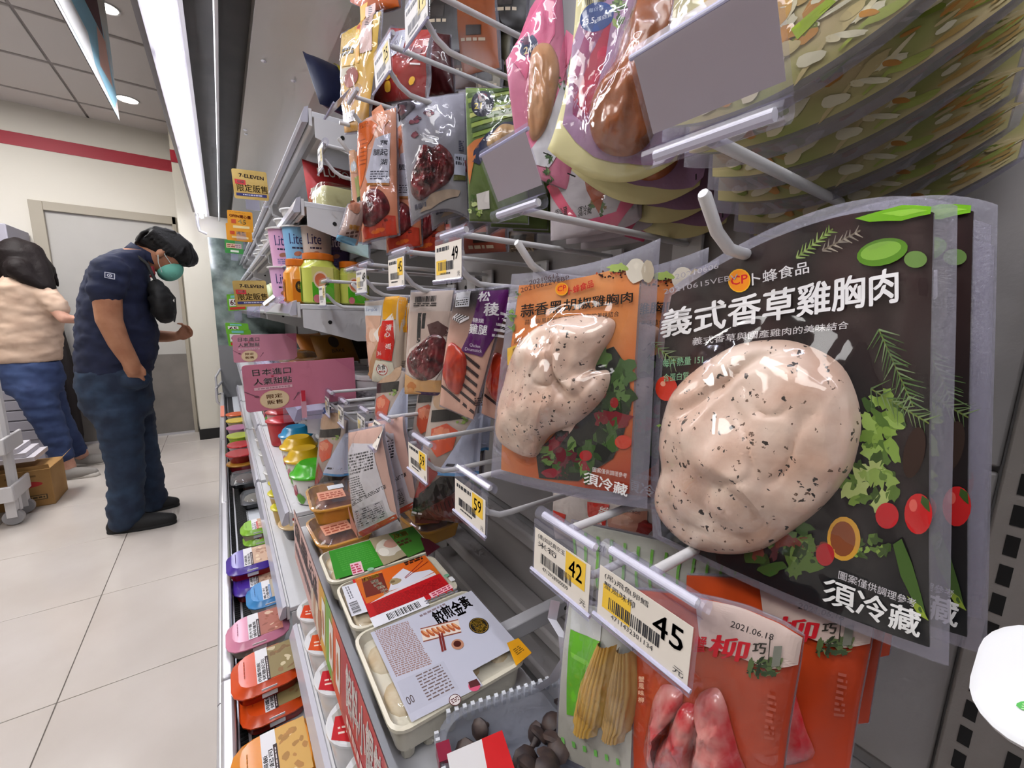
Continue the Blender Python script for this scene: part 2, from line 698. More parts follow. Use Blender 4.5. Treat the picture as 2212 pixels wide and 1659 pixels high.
wall_left = G().box(-3.4, -1.6, 0, -3.3, 5.1, CEIL).part('wall_left', None, M_WALL)
tag(wall_left, 'cream wall on the far side of the shop aisle', 'wall', kind='structure')

# hanging poster
pc = at(257, 260, Y=2.5)
pa = at(155, 0, X=pc.x)
poster = empty('hanging_poster', 'colourful promotional poster hanging from the ceiling over the aisle', 'poster', (pc.x, (pc.y + .9) / 2, pc.z))
zb = pc.z
Sp = plane((pc.x + .002, pc.y - 1.5, zb), (0, 1.5, 0), (0, 0, .8))
g = G()
g.quad(Sp, 24, 16, lambda u, v: lerp(lerp('bfe3ee', 'f3e9e0', noise2(u, v, 5) * .8 + .5), 'e2a98a', noise2(u, v, 7, 3) * 1.6 - .1))
g.quad(lambda u, v, o: Sp(u, v, -.003), 1, 1, 'e8e4e0')
g.part('printed_sheet', poster, PAPER, world=True)
a = Art(Sp, base=.001)
a.poly([(1, .1), (.94, .02), (.5, .1), (.45, .5), (.8, .6)], '9fd3e6')
a.poly([(.9, .3), (.6, .25), (.5, .8), (.8, .85)], '6b3b46')
a.poly([(.6, .4), (.3, .3), (.1, .9), (.5, .95)], 'e58a34')
a.poly([(.95, .12), (.8, .1), (.82, .28), (.92, .3)], 'f0b9a4')
a.poly([(.75, .02), (.4, .02), (.4, .12), (.7, .14)], 'f6f3ef')
a.done(poster, PAPER, world=True)
G().tube([(pc.x, pc.y - .1, zb + .8), (pc.x, pc.y - .1, CEIL)], .0015, n=5).part('hanging_line', poster, WIRE, world=True)

# ================================================================== the open fridge
XB = .50           # back panel
Y0, Y1 = -1.0, 4.62
FX = -.058
fr_ = empty('display_fridge', 'long open-front white display fridge filled with chilled food', 'fridge', (.2, 2.1, 0))
g = G().box(XB + .006, Y0, .3, XB + .03, Y1, 1.98)
g.part('back_wall', fr_, GREYM, world=True)
# back panels with slots, and uprights between the bays
UY = [.0, .98, 1.93, 2.85, 3.77]
for i, y in enumerate(UY):
    ye = UY[i + 1] if i + 1 < len(UY) else Y1
    for z0, z1 in ((.6, .79), (.81, 1.12), (1.125, 1.46), (1.465, 1.90)):
        G().box(XB - .002, y + .028, z0, XB + .006, ye - .028, z1).part('back_panel', fr_, PANEL, world=True, bevel=.002)
G().box(XB - .002, Y0 + .01, .6, XB + .006, -.028, 1.9).part('back_panel', fr_, PANEL, world=True, bevel=.002)
sl = G()
for z0 in (1.095, 1.075, 1.055, 1.43, 1.41, 1.39, 1.86, 1.84):
    y = .05
    while y < .95:
        sl.box(XB - .0026, y, z0, XB - .0018, y + .020, z0 + .0045, '060606')
        y += .034
for y in (.068, .91):
    for z in (.72, .99, 1.30, 1.70):
        sl.tube([(XB - .0028, y, z), (XB - .001, y, z)], .0055, '201c1a', 10)
sl.part('panel_slots', fr_, DARK, world=True, kind='stuff')
for y in UY:
    G().box(XB - .012, y - .026, .5, XB + .004, y + .026, 1.95).part('upright', fr_, UPRT, world=True, bevel=.002)
us = G()
for y in UY[:2]:
    z = .56
    while z < 1.94:
        for dy in (-.013, .013):
            us.box(XB - .0127, y + dy - .0036, z, XB - .0117, y + dy + .0036, z + .0165, '050505')
        z += .025
us.part('upright_slots', fr_, DARK, world=True, kind='stuff')
# bottom deck, lip, bumper and grille
G().box(.02, Y0, .36, XB, Y1, .41).part('bottom_deck', fr_, mat('deck_white', 'cfd3da', .35), world=True)
G().box(FX + .006, Y0, .05, .03, Y1, .40).part('base', fr_, GREYM, world=True)
G().box(FX, Y0, .12, FX + .012, Y1, .448).part('front_panel', fr_, WHITE, world=True, bevel=.003)
lip = [(.98 * i + Y0, min(.98 * (i + 1) + Y0 - .004, Y1)) for i in range(7)]
for a0, a1 in lip:
    if a1 > a0:
        G().box(FX - .004, a0, .425, FX + .020, a1, .458).part('lip_cap', fr_, STEEL, world=True, bevel=.006)
        G().tube([(FX - .007, a0, .395), (FX - .007, a1, .395)], .008, n=10).part('bumper_rail', fr_, STEEL, world=True)
gr = G().box(FX + .021, Y0, .38, .03, Y1, .409)
gr.part('air_grille', fr_, GRILLE, world=True)
gs = G()
y = .5
while y < 3.6:
    gs.box(FX + .024, y, .4085, FX + .037, y + .0045, .4102, '050505')
    gs.box(FX + .043, y, .4085, .026, y + .0045, .4102, '050505')
    y += .009
gs.part('grille_slots', fr_, DARK, world=True, kind='stuff')
G().box(FX + .020, Y0, .407, FX + .0235, Y1, .413).box(FX + .0375, Y0, .407, FX + .0425, Y1, .4115).part('grille_edge', fr_, STEEL, world=True)
# end wall with glass
G().box(FX + .01, Y1, .1, XB + .03, Y1 + .03, .9).part('end_wall', fr_, mat('end_wall_grey', '77777a', .4), world=True)
G().box(FX + .01, Y1, .9, XB + .03, Y1 + .012, 1.85).part('end_glass', fr_, mat('end_glass_painted_reflections', '47524f', .06, coat=.6, col2='8b9a96', vs_=7), world=True)  # lighter mottling in the glass colour stands for reflections
G().tube([(FX, Y1 + .02, .45), (FX - .03, Y1 - .1, .46), (FX - .03, Y1 - .1, .62), (FX + .01, Y1 + .01, .68)], .009, n=8).part('end_bumper', fr_, STEEL, world=True)
G().tube([(FX - .01, Y1 - .12, .36), (FX - .035, Y1 - .14, .40), (FX - .035, Y1 - .14, .52), (FX + .01, Y1, .56)], .01, n=8).part('end_bumper', fr_, STEEL, world=True)
G().box(FX, Y0 - .03, .1, XB + .03, Y0, 2.03).part('end_wall', fr_, WHITE, world=True)  # unseen near end wall, added to block light from behind
# canopy
G().box(-.02, Y0, 2.03, XB + .03, Y1, 2.30).part('canopy', fr_, mat('canopy_dark', '1d1a19', .55, col2='2b2725', vs_=12), world=True)
G().box(-.135, Y0, 2.045, -.02, Y1, 2.30).part('canopy_front', fr_, mat('canopy_front_grey', '8f8b8e', .35), world=True)
G().box(.044, Y0, 1.995, .054, Y1, 2.03).part('air_curtain_strip', fr_, WHITE, world=True, bevel=.002)
Sp = lambda x, z: [(x, Y0, z), (x, Y1, z)]
g = G()
pr = [(.128, 2.03), (.128, 1.985), (.30, 1.93), (.44, 1.90), (XB + .01, 1.87)]
vs = [p for x, z in pr for p in Sp(x, z)]
g.add(vs, [(2 * i, 2 * i + 1, 2 * i + 3, 2 * i + 2) for i in range(len(pr) - 1)])
g.part('canopy_liner', fr_, MIRR, world=True, smooth=False)
sc = G()
for (px, py) in ((570, 137), (633, 160), (530, 288), (532, 296)):
    q = at(px, py, Z=1.962)
    sc.ell((q.x, q.y, 1.9785 - (q.x - .128) * .32), .008, .008, .003, '4a4643', 8)
sc.part('liner_screws', fr_, STEEL, world=True)
# light fitting
G().box(-.115, Y0, 2.018, -.105, Y1, 2.05).box(-.115, Y0, 2.04, -.018, Y1, 2.05).box(-.03, Y0, 2.02, -.02, Y1, 2.05).part('light_tray', fr_, mat('light_tray_grey', 'a7a3a6', .3), world=True)
GLOW = mat('tube_glow', 'f4f6ff', .5, emit=TUBE_EMIT)
for i in range(6):
    a0 = Y0 + .02 + i * .94
    a1 = min(a0 + .90, Y1 - .03)
    G().tube([(-.075, a0, 2.012), (-.075, a1, 2.012)], .013, n=10).part('light_tube', fr_, GLOW, world=True)
    G().box(-.09, a0 - .018, 2.0, -.06, a0, 2.042).part('tube_holder', fr_, CLEAR, world=True)
    G().box(-.09, a1, 2.0, -.06, a1 + .018, 2.042).part('tube_holder', fr_, CLEAR, world=True)
    G().box(-.05, a0, 2.018, -.036, a1, 2.03).part('light_diffuser', fr_, mat('diffuser_white', 'dfe4f5', .4), world=True)
G().tube([(-.11, Y1 - .01, 2.03), (-.11, Y1 + .02, 1.96), (-.1, Y1 + .02, 1.9), (-.05, Y1 + .02, 1.88)], .012, n=8).part('canopy_end_tube', fr_, STEEL, world=True)

# ---- shelves of the bays beyond the hooks, each level further out than the one above
LEV = [(1.655, .19), (1.47, .165), (1.25, .145), (1.005, .14), (.76, .10), (.52, .08)]
BAYS = [(1.03, 1.915), (1.945, 2.83), (2.865, 3.75), (3.785, 4.58)]
ordn = ['top', 'second', 'third', 'fourth', 'fifth', 'lowest']
bayn = ['nearest the peg hooks', 'in the second bay from the hooks', 'in the third bay from the hooks', 'in the bay by the end wall']


def shelf(z, xf, y0, y1, label, rail=True, depth=None):
    s = empty('fridge_shelf', label, 'shelf', (xf, (y0 + y1) / 2, z), group='white steel fridge shelves')
    L = (y1 - y0) / 2
    D = depth or XB - .02 - xf
    G().box(0, -L, -.012, D, L, 0).part('deck', s, mat('shelf_deck', 'd6d6da', .35, bump=.04, bs=60), bevel=.002)
    for x_ in (.02, .16):
        G().box(x_, -L + .01, -.032, x_ + .03, L - .01, -.012).part('stiffener', s, GREYM)
    G().box(-.006, -L, -.03, 0, L, .004).part('front_lip', s, WHITE)
    g = G()
    vs = []
    for y in (-L, L):
        vs += [(-.006, y, .008), (-.014, y, .004), (-.023, y, -.022), (-.020, y, -.027), (-.008, y, -.024)]
    g.add(vs, [(i, (i + 1) % 5, 5 + (i + 1) % 5, 5 + i) for i in range(5)] + [(4, 3, 2, 1, 0), (5, 6, 7, 8, 9)])
    if rail:
        g.part('price_rail', s, RAIL, smooth=False)
    for y in (-L - .004, L + .001):
        gg = G().add([(.004, y, -.012), (D, y, -.012), (D, y, -.085), (.12, y, -.085), (.004, y, -.052), (.004, y + .003, -.012), (D, y + .003, -.012), (D, y + .003, -.085), (.12, y + .003, -.085), (.004, y + .003, -.052)],
                     [(0, 4, 3, 2, 1)[::-1], (5, 9, 8, 7, 6), (0, 5, 6, 1), (1, 6, 7, 2), (2, 7, 8, 3), (3, 8, 9, 4), (4, 9, 5, 0)])
        b = gg.part('bracket', s, WHITE, smooth=False)
        h = G()
        for hx in (.06, .15):
            h.tube([(hx, y - .001, -.04), (hx, y + .002, -.04)], .0045, '151515', 10)
        h.part('bracket_holes', b, DARK)
    return s


for bi, (a0, a1) in enumerate(BAYS):
    for li, (z, xf) in enumerate(LEV):
        shelf(z, xf, a0, a1, f'white steel {ordn[li]} fridge shelf {bayn[bi]}')
shelf(.76, .10, .02, .955, 'white steel shelf under the peg hooks, carrying the dumpling trays', False, .20)
shelf(.52, .092, .02, .955, 'white steel lowest shelf under the peg hooks, carrying soup cups')
for y_ in (.9, .05):
    G().box(.295, y_, .735, XB - .01, y_ + .02, .762).part('deck_arm', fr_, GREYM, world=True, bevel=.002)
for z_, d_ in ((.80, .030), (.66, .055), (.60, .075)):
    G().box(XB - d_, .03, z_ - .03, XB - .002, .95, z_).part('back_ledge', fr_, PANEL, world=True, bevel=.006)
# bare bracket arm below the hooks
br = empty('bracket_bar', 'bare grey steel bracket bar beside the dumpling trays', 'bracket', (.4, .455, .735))
G().box(.295, .448, .735, XB - .01, .468, .762).part('arm', br, mat('arm_grey', 'b7b6ba', .45), world=True, bevel=.002)
g = G()
for x in (.44, .455):
    g.tube([(x, .4475, .748), (x, .449, .748)], .004, '111111', 8)
g.part('holes', br, DARK, world=True)

# ================================================================== peg hooks with price tags
CARD = mat('price_card', None, .65)
ORD = ['first', 'second', 'third', 'fourth', 'fifth', 'sixth', 'seventh', 'eighth', 'ninth']


def more(fmt, n, k=2):
    return [fmt.format(ORD[k + i]) for i in range(n)]



def peg_hook(Y, z, xt, tagtext, label, flip=0.0, tilt=0.0, faded=False, yellow=None, wide=.072, name1='', name2='', code='', bare=False, skew=0.0):
    h = empty('peg_hook', label, 'hook', (XB - .01, Y, z), group='white wire peg hooks on the fridge back panel')
    R = .0036
    up, lo = z, z - .055
    G().tube([(XB - .004, Y, up), (xt + .004, Y, up)], R, n=10).part('tag_wire', h, WIRE, world=True)
    G().tube([(XB - .004, Y, lo), (xt + .05, Y, lo), (xt + .034, Y, lo + .001), (xt + .018, Y, lo + .009), (xt + .002, Y, lo + .026), (xt, Y, lo + .027)], [R] * 5 + [R * .8], n=10).part('prong', h, WIRE, world=True)
    G().box(XB - .016, Y - .02, lo - .012, XB - .010, Y + .02, up + .01).part('back_plate', h, WIRE, world=True, bevel=.001)
    if bare:
        return h
    hw = wide / 2
    G().tube([(xt, Y - hw + .006, up), (xt, Y + hw - .006, up)], .0034, n=8).part('crossbar', h, WIRE, world=True)
    # holder: tube clip on the crossbar and a pocket that hangs (flip 0) or is thrown up (flip about pi)
    g = G()
    n = 10
    arc = [(math.cos(t) * .0062, math.sin(t) * .0062) for t in [math.radians(-60 + 300 * i / n) for i in range(n + 1)]]
    hh = .052
    prof = arc + [(-.0064, -.004), (-.0064, -hh), (-.0095, -hh - .004), (-.0105, -hh - .001)]
    cs, sn = math.cos(flip), math.sin(flip)
    T = lambda x, zz: (xt + x * cs - zz * sn, up + x * sn + zz * cs)
    vs = []
    for yy in (Y + hw, Y - hw):
        vs += [(T(x, zz)[0], yy + skew * zz, T(x, zz)[1]) for x, zz in prof]
    m_ = len(prof)
    g.add(vs, [(i, i + 1, m_ + i + 1, m_ + i) for i in range(m_ - 1)])
    o = g.part('tag_holder', h, HOLDER, world=True, smooth=False)
    # bottom and side beads of the pocket
    gb = G()
    for a_, b_ in (((-.0085, -hh), (-.0085, -hh)),):
        p, q = T(*a_), T(*b_)
        gb.tube([(p[0], Y - hw, p[1]), (q[0], Y + hw, q[1])], .0016, n=6)
    gb.part('holder_bead', h, mat('bead_plastic', 'c6c5de', .15, coat=.4), world=True)
    # card
    top, bot = -.011, -hh + .001
    A, B = T(-.0075, bot), T(-.0075, top)
    O = Vector((A[0], Y + hw - .003 + skew * bot, A[1]))
    U = Vector((0, -wide + .006, 0))
    V = Vector((B[0] - A[0], skew * (top - bot), B[1] - A[1]))
    Sc = plane(O, U, V)
    c0 = 'e6ddd2' if not faded else 'd6d2d0'
    if tagtext is None:
        c0 = 'c6bab5'
    cg = G()
    cg.add([Sc(0, 0), Sc(1, 0), Sc(1, 1), Sc(0, 1), Sc(0, 0, -.0004), Sc(1, 0, -.0004), Sc(1, 1, -.0004), Sc(0, 1, -.0004)],
           [(0, 1, 2, 3), (7, 6, 5, 4), (0, 4, 5, 1), (1, 5, 6, 2), (2, 6, 7, 3), (3, 7, 4, 0)], c0)
    card = cg.part('price_card', h, CARD, world=True, smooth=False)
    if tagtext:
        a = Art(Sc, base=.0002)
        ink = '2a2a30' if not faded else '77757c'
        ye = 'f2c53c' if not faded else 'dcc98a'
        if yellow == 'r':
            a.rect(.60, .38, .93, .97, ye)
        elif yellow == 'l':
            a.rect(.06, .22, .40, .70, ye)
        else:
            a.rect(.05, .15, .45, .55, ye)
        if name1:
            a.text(name1, (.07, .80), (.58, .80), (.07, .93), ink)
        else:
            a.lines((.07, .80), (.55, .80), (.07, .92), 1, ink, .9, 5)
        if name2:
            a.text(name2, (.07, .62), (.44, .62), (.07, .76), ink)
        a.bars((.14, .26), (.72, .26), (.14, .50), 26, ink)
        if code:
            a.text(code, (.18, .12), (.66, .12), (.18, .21), ink)
        else:
            a.lines((.2, .14), (.6, .14), (.2, .20), 1, ink, .8, 8)
        a.text(tagtext, (.66, .50) if yellow != 'l' else (.64, .46), (.88, .50) if yellow != 'l' else (.93, .46), (.66, .86) if yellow != 'l' else (.64, .86), '20242c', .012)
        a.text('元', (.86, .06), (.96, .06), (.86, .18), ink)
        o = a.done(card, CARD, world=False)
        for v in o.data.vertices:
            v.co -= h.location
    return h


peg_hook(.136, 1.333, .222, None, 'wire peg hook holding the herb chicken pouch, blank tag thrown up', flip=math.radians(213), wide=.078)
peg_hook(.312, 1.329, .222, None, 'wire peg hook holding the pepper chicken pouch, blank tag thrown up', flip=math.radians(208))
peg_hook(.435, 1.326, .222, '49', 'wire peg hook with the large 49 price tag above the purple drumstick pouch', yellow='b')
peg_hook(.605, 1.325, .222, '45', 'wire peg hook with the 45 price tag above the shredded meat pouch', yellow='r')
peg_hook(.79, 1.322, .222, '49', 'wire peg hook with the faded 49 price tag above the egg pouch', yellow='l', faded=True)
peg_hook(.86, 1.318, .215, None, 'wire peg hook with a lifted empty clear holder in front of the juice bottles', flip=math.radians(100))
peg_hook(.965, 1.299, .187, '45', 'wire peg hook with an edge-on price tag in front of the green juice bottle', yellow='r', faded=True)
peg_hook(.50, 1.602, .215, '19', 'wire peg hook with the 19 price tag high above the red seed bag', yellow='r', faded=True)
peg_hook(.625, 1.602, .215, '25', 'wire peg hook with a pale price tag over the plum pouch', yellow='r', faded=True, skew=.15)
peg_hook(.80, 1.603, .215, '29', 'wire peg hook with a tilted empty-looking tag by the canopy shelf', flip=math.radians(-40), faded=True)
peg_hook(.875, 1.585, .205, '', 'bare wire peg hook without a tag beside the orange pouch', bare=True)
peg_hook(.955, 1.567, .195, '35', 'wire peg hook with a small pale tag above the tofu bag', yellow='r', faded=True, wide=.05)
peg_hook(.76, 1.89, .21, '', 'bare wire peg hook under the canopy liner', bare=True)
peg_hook(.148, 1.067, .222, '45', 'wire peg hook with the large 45 price tag above the orange crab stick bag', yellow='l', name1='(吊)飛魚卵鱈', name2='蟹風味柳', code='4711432301134', wide=.08)
peg_hook(.228, 1.061, .222, '42', 'wire peg hook with the large 42 price tag above the baby corn bag', yellow='r', name1='(進)如記真空玉', name2='米筍', code='4712928900009', wide=.074)
peg_hook(.382, 1.052, .222, '59', 'wire peg hook with the nearer 59 price tag over the empty shelf', yellow='r', wide=.076)
peg_hook(.535, 1.056, .222, '59', 'wire peg hook with the further 59 price tag in front of the fish packs', yellow='r', faded=False, wide=.074)
peg_hook(.70, 1.052, .222, '42', 'wire peg hook with a tilted 42 price tag on the white back-label pouch', yellow='l', flip=math.radians(-25), skew=.25, wide=.06)
peg_hook(.83, 1.04, .222, '39', 'wire peg hook with the first edge-on price tag behind the tilted 42 tag', yellow='l', faded=True, wide=.06)
peg_hook(.905, 1.046, .20, '39', 'wire peg hook with the second edge-on price tag behind the tilted 42 tag', yellow='l', faded=True, wide=.055)
peg_hook(.975, 1.055, .187, '39', 'wire peg hook with the last edge-on price tag, beside the pink sign', yellow='l', faded=True, wide=.05)

# ================================================================== hanging pouches


class Bag:
    """a hanging pouch on a vertical plane; corners tl, tr, br, bl are read from the picture onto that plane"""

    def __init__(s, name, label, cat, q, XL, XR, mids=None, group=None, wave=.0, seed=0.0, lean=0.0):
        s.lean = lean
        A = at(*q[0], X=XL)
        B = at(*q[1], X=XR)
        d = Vector((B.x - A.x, B.y - A.y, 0)).normalized()
        s.d, s.A = d, A
        s.n = Vector((d.y, -d.x, 0))          # towards the shopper
        if s.n.dot(Vector((-A.x, -A.y, 0))) < 0:
            s.n = -s.n
        s.c = [s.on(*p) for p in q]
        s.mids = [s.on(*p) if p else None for p in (mids or (None,) * 4)]
        s.wave, s.seed, s.domes, s.puffh = wave, seed, [], .004
        base = s.S2(.5, 1)
        s.root = empty(name, label, cat, s.w(*base, 0), group=group)

    def on(s, px, py):
        """picture point -> in-plane (a, z)"""
        r = ray(px, py)
        # plane normal tilted back by lean: n . (P - A) + lean*(z - A.z) = 0
        k = s.n.dot(r) + s.lean * r.z
        t = (s.n.dot(s.A - CAM) + s.lean * (s.A.z - CAM.z)) / k
        P = CAM + r * t
        return ((P - s.A).dot(s.d), P.z)

    def w(s, a, z, o):
        return Vector((s.A.x + s.d.x * a, s.A.y + s.d.y * a, z)) + s.n * (o - s.lean * (z - s.A.z))

    def S2(s, u, v):
        """u to the right, v downwards"""
        def edge(p, q, m_, t):
            if m_ is None:
                return (p[0] + (q[0] - p[0]) * t, p[1] + (q[1] - p[1]) * t)
            c = (2 * m_[0] - (p[0] + q[0]) / 2, 2 * m_[1] - (p[1] + q[1]) / 2)
            return tuple(p[k] * (1 - t) ** 2 + 2 * c[k] * t * (1 - t) + q[k] * t * t for k in (0, 1))
        tl, tr, br, bl = s.c
        T, R_, B, L = edge(tl, tr, s.mids[0], u), edge(tr, br, s.mids[1], v), edge(bl, br, s.mids[2], u), edge(tl, bl, s.mids[3], v)
        return tuple(T[k] * (1 - v) + B[k] * v + L[k] * (1 - u) + R_[k] * u - (tl[k] * (1 - u) * (1 - v) + tr[k] * u * (1 - v) + bl[k] * (1 - u) * v + br[k] * u * v) for k in (0, 1))

    def uv(s, px, py):
        tg = s.on(px, py)
        u, v = .5, .5
        for _ in range(14):
            p = s.S2(u, v)
            e = (tg[0] - p[0], tg[1] - p[1])
            h = 1e-3
            pu, pv = s.S2(u + h, v), s.S2(u, v + h)
            a, c, b, d = (pu[0] - p[0]) / h, (pu[1] - p[1]) / h, (pv[0] - p[0]) / h, (pv[1] - p[1]) / h
            D = a * d - b * c
            if abs(D) < 1e-12:
                break
            u += max(-.4, min(.4, (e[0] * d - b * e[1]) / D))
            v += max(-.4, min(.4, (a * e[1] - c * e[0]) / D))
        return (u, v)

    def H(s, u, v):
        """height of the front face above the plane"""
        q = max(0, min(1, u)) * (1 - max(0, min(1, u))) * max(0, min(1, v)) * (1 - max(0, min(1, v))) * 16
        h = s.puffh * q ** .45
        h += s.wave * (math.sin(u * 5 + s.seed) * .5 + math.sin(v * 7 + s.seed * 2 + u * 3) * .5)
        h += s.wave * .35 * noise2(u, v, 9, s.seed)
        return h

    def S(s, u, v, o=0):
        a, z = s.S2(u, v)
        return s.w(a, z, s.H(u, v) + o)

    def back(s, u, v, o=0):
        a, z = s.S2(u, v)
        q = max(0, u * (1 - u) * v * (1 - v) * 16)
        return s.w(a, z, s.H(u, v) - s.puffh * q ** .45 - .0008 - o)

    def sheet(s, col, border=(0, 0, 0, 0), nu=40, nv=50, puff=.004, mt=None, name='pouch'):
        s.puffh = puff
        l, t, r, b = border
        cf = col if callable(col) else (lambda u, v: C(col))
        us = sorted(set([i / nu for i in range(nu + 1)] + [l, 1 - r]))
        vs = sorted(set([i / nv for i in range(nv + 1)] + [t, 1 - b]))
        gi, gb = G(), G()

        def patch(g, S, a, bb, c, d):
            g.add([S(a, c), S(bb, c), S(bb, d), S(a, d)], [(0, 3, 2, 1)], [cf(a, c), cf(bb, c), cf(bb, d), cf(a, d)])
        vi, bi = {}, {}
        V, F, K, M_ = [], [], [], []
        for S in (s.S, s.back):
            k0 = len(V)
            for v in vs:
                for u in us:
                    V.append(S(u, v))
            n = len(us)
            for j in range(len(vs) - 1):
                for i in range(n - 1):
                    f = [k0 + j * n + i, k0 + (j + 1) * n + i, k0 + (j + 1) * n + i + 1, k0 + j * n + i + 1]
                    cs = [cf(us[i], vs[j]), cf(us[i], vs[j + 1]), cf(us[i + 1], vs[j + 1]), cf(us[i + 1], vs[j])]
                    if S is s.back:
                        f, cs = f[::-1], cs[::-1]
                    F.append(tuple(f))
                    K.append(cs)
                    um, vm = (us[i] + us[i + 1]) / 2, (vs[j] + vs[j + 1]) / 2
                    M_.append(1 if um < l or um > 1 - r or vm < t or vm > 1 - b else 0)
        me = mkmesh(name, [p - s.root.location for p in V], F, K, M_, True, 60)
        me.materials.append(mt or PRINT)
        me.materials.append(SEAL)
        o = bpy.data.objects.new(name, me)
        COL.objects.link(o)
        o.parent = s.root
        return s

    def dome(s, name, outline, h, mt, col=None, lump=.25, ls=6.0, n=64, rings=22, flat=.5, label=None, seed=1.0, wr=0.0, pxl=True):
        q = [s.uv(*p) for p in outline] if pxl else outline
        m_ = len(q)
        c = (sum(p[0] for p in q) / m_, sum(p[1] for p in q) / m_)
        # resample the outline smoothly (closed Catmull-Rom)
        pts = []
        for i in range(m_):
            p0, p1, p2, p3 = q[i - 1], q[i], q[(i + 1) % m_], q[(i + 2) % m_]
            for k in range(max(2, n // m_)):
                t = k / max(2, n // m_)
                pts.append(tuple(.5 * (2 * p1[j] + (p2[j] - p0[j]) * t + (2 * p0[j] - 5 * p1[j] + 4 * p2[j] - p3[j]) * t * t + (3 * p1[j] - p0[j] - 3 * p2[j] + p3[j]) * t ** 3) for j in (0, 1)))
        n = len(pts)
        g = G()
        vs = []
        hs = []
        for i in range(rings + 1):
            rho = i / rings
            for p in pts:
                u, v = c[0] + (p[0] - c[0]) * rho, c[1] + (p[1] - c[1]) * rho
                e = (1 - rho ** 2) ** flat if rho < 1 else 0
                lum = 1 + lump * noise2(u, v, ls, seed) + lump * .4 * noise2(u, v, ls * 2.7, seed + 5)
                if wr:
                    lum -= .30 * max(0, 1 - abs(noise2(u, v, 2.4, seed + 3)) / .085) * e + .10 * max(0, 1 - abs(noise2(u, v, 6.5, seed + 8)) / .10) * e
                    lum += .3 * wr * math.sin((u * 1.0 + v * .8) * 60 + 6 * noise2(u, v, 5, seed)) * max(0, noise2(u, v, 3.1, seed + 9))
                vs.append(s.S(u, v, .0006 + h * e * lum))
        fs = [(i * n + j, (i + 1) * n + j, (i + 1) * n + (j + 1) % n, i * n + (j + 1) % n) for i in range(rings) for j in range(n)]
        g.add(vs, fs, col or 'ffffff')
        s.domes.append((c, pts, h, lump, ls, seed, flat))
        return g.part(name, s.root, mt, world=True, label=label)

    def top(s, u, v):
        best = 0
        for c, pts, h, lump, ls, seed, flat in s.domes:
            du, dv = u - c[0], v - c[1]
            th = math.atan2(dv, du)
            # radius of the outline in this direction
            R = None
            for i in range(len(pts)):
                a, b = pts[i], pts[(i + 1) % len(pts)]
                ax, ay, bx, by = a[0] - c[0], a[1] - c[1], b[0] - c[0], b[1] - c[1]
                ex, ey = bx - ax, by - ay
                D = math.cos(th) * (-ey) + math.sin(th) * ex
                if abs(D) < 1e-9:
                    continue
                rr = (ax * (-ey) + ay * ex) / D
                tt = (math.cos(th) * ay - math.sin(th) * ax) / (-D)
                tt = (math.cos(th) * ay - math.sin(th) * ax) / (math.sin(th) * ex - math.cos(th) * ey)
                if rr > 0 and -.01 <= tt <= 1.01:
                    R = rr if R is None else max(R, rr)
            if R:
                rho = math.hypot(du, dv) / R
                if rho < 1.22:
                    if rho < 1:
                        lum = 1 + lump * noise2(u, v, ls, seed) + lump * .4 * noise2(u, v, ls * 2.7, seed + 5)
                        hh = h * max((1 - rho * rho) ** flat * lum, .30 * (1.22 - rho) / .22)
                    else:
                        hh = h * .30 * (1.22 - rho) / .22
                    best = max(best, hh)
        return best

    def film(s, nu=34, nv=42, mt=None, inset=.03, crease=.0018):
        g = G()
        S = lambda u, v, o: s.S(u, v, .0012 + s.top(u, v) + crease * (noise2(u, v, 13, s.seed + 2) + .6 * abs(noise2(u, v, 7, s.seed + 7))))
        g.quad(S, nu, nv, u0=inset, u1=1 - inset, v0=inset, v1=1 - inset)
        g.part('clear_film', s.root, mt or FILM, world=True, ang=80)
        return s

    def art(s, cr=None, base=.0008):
        f = (lambda x, y: s.uv(*cr(x, y))) if cr else s.uv
        a = Art(s.S, f, base, .00003)
        a.bag = s
        return a

    def fin(s, a, mt=None):
        a.done(s.root, mt, world=True)
        return s

    def behind(s, n, step, label, jit=.006):
        """more pouches of the kind further back on the same hook"""
        r = []
        for i in range(1, n + 1):
            l = s.root.location + Vector((step * i, random.uniform(-jit, jit), random.uniform(-jit, 0) * .7))
            r.append(dup(s.root, l, random.uniform(-.06, .06), label if isinstance(label, str) else label[i - 1], ('clear_film',)))
        return r


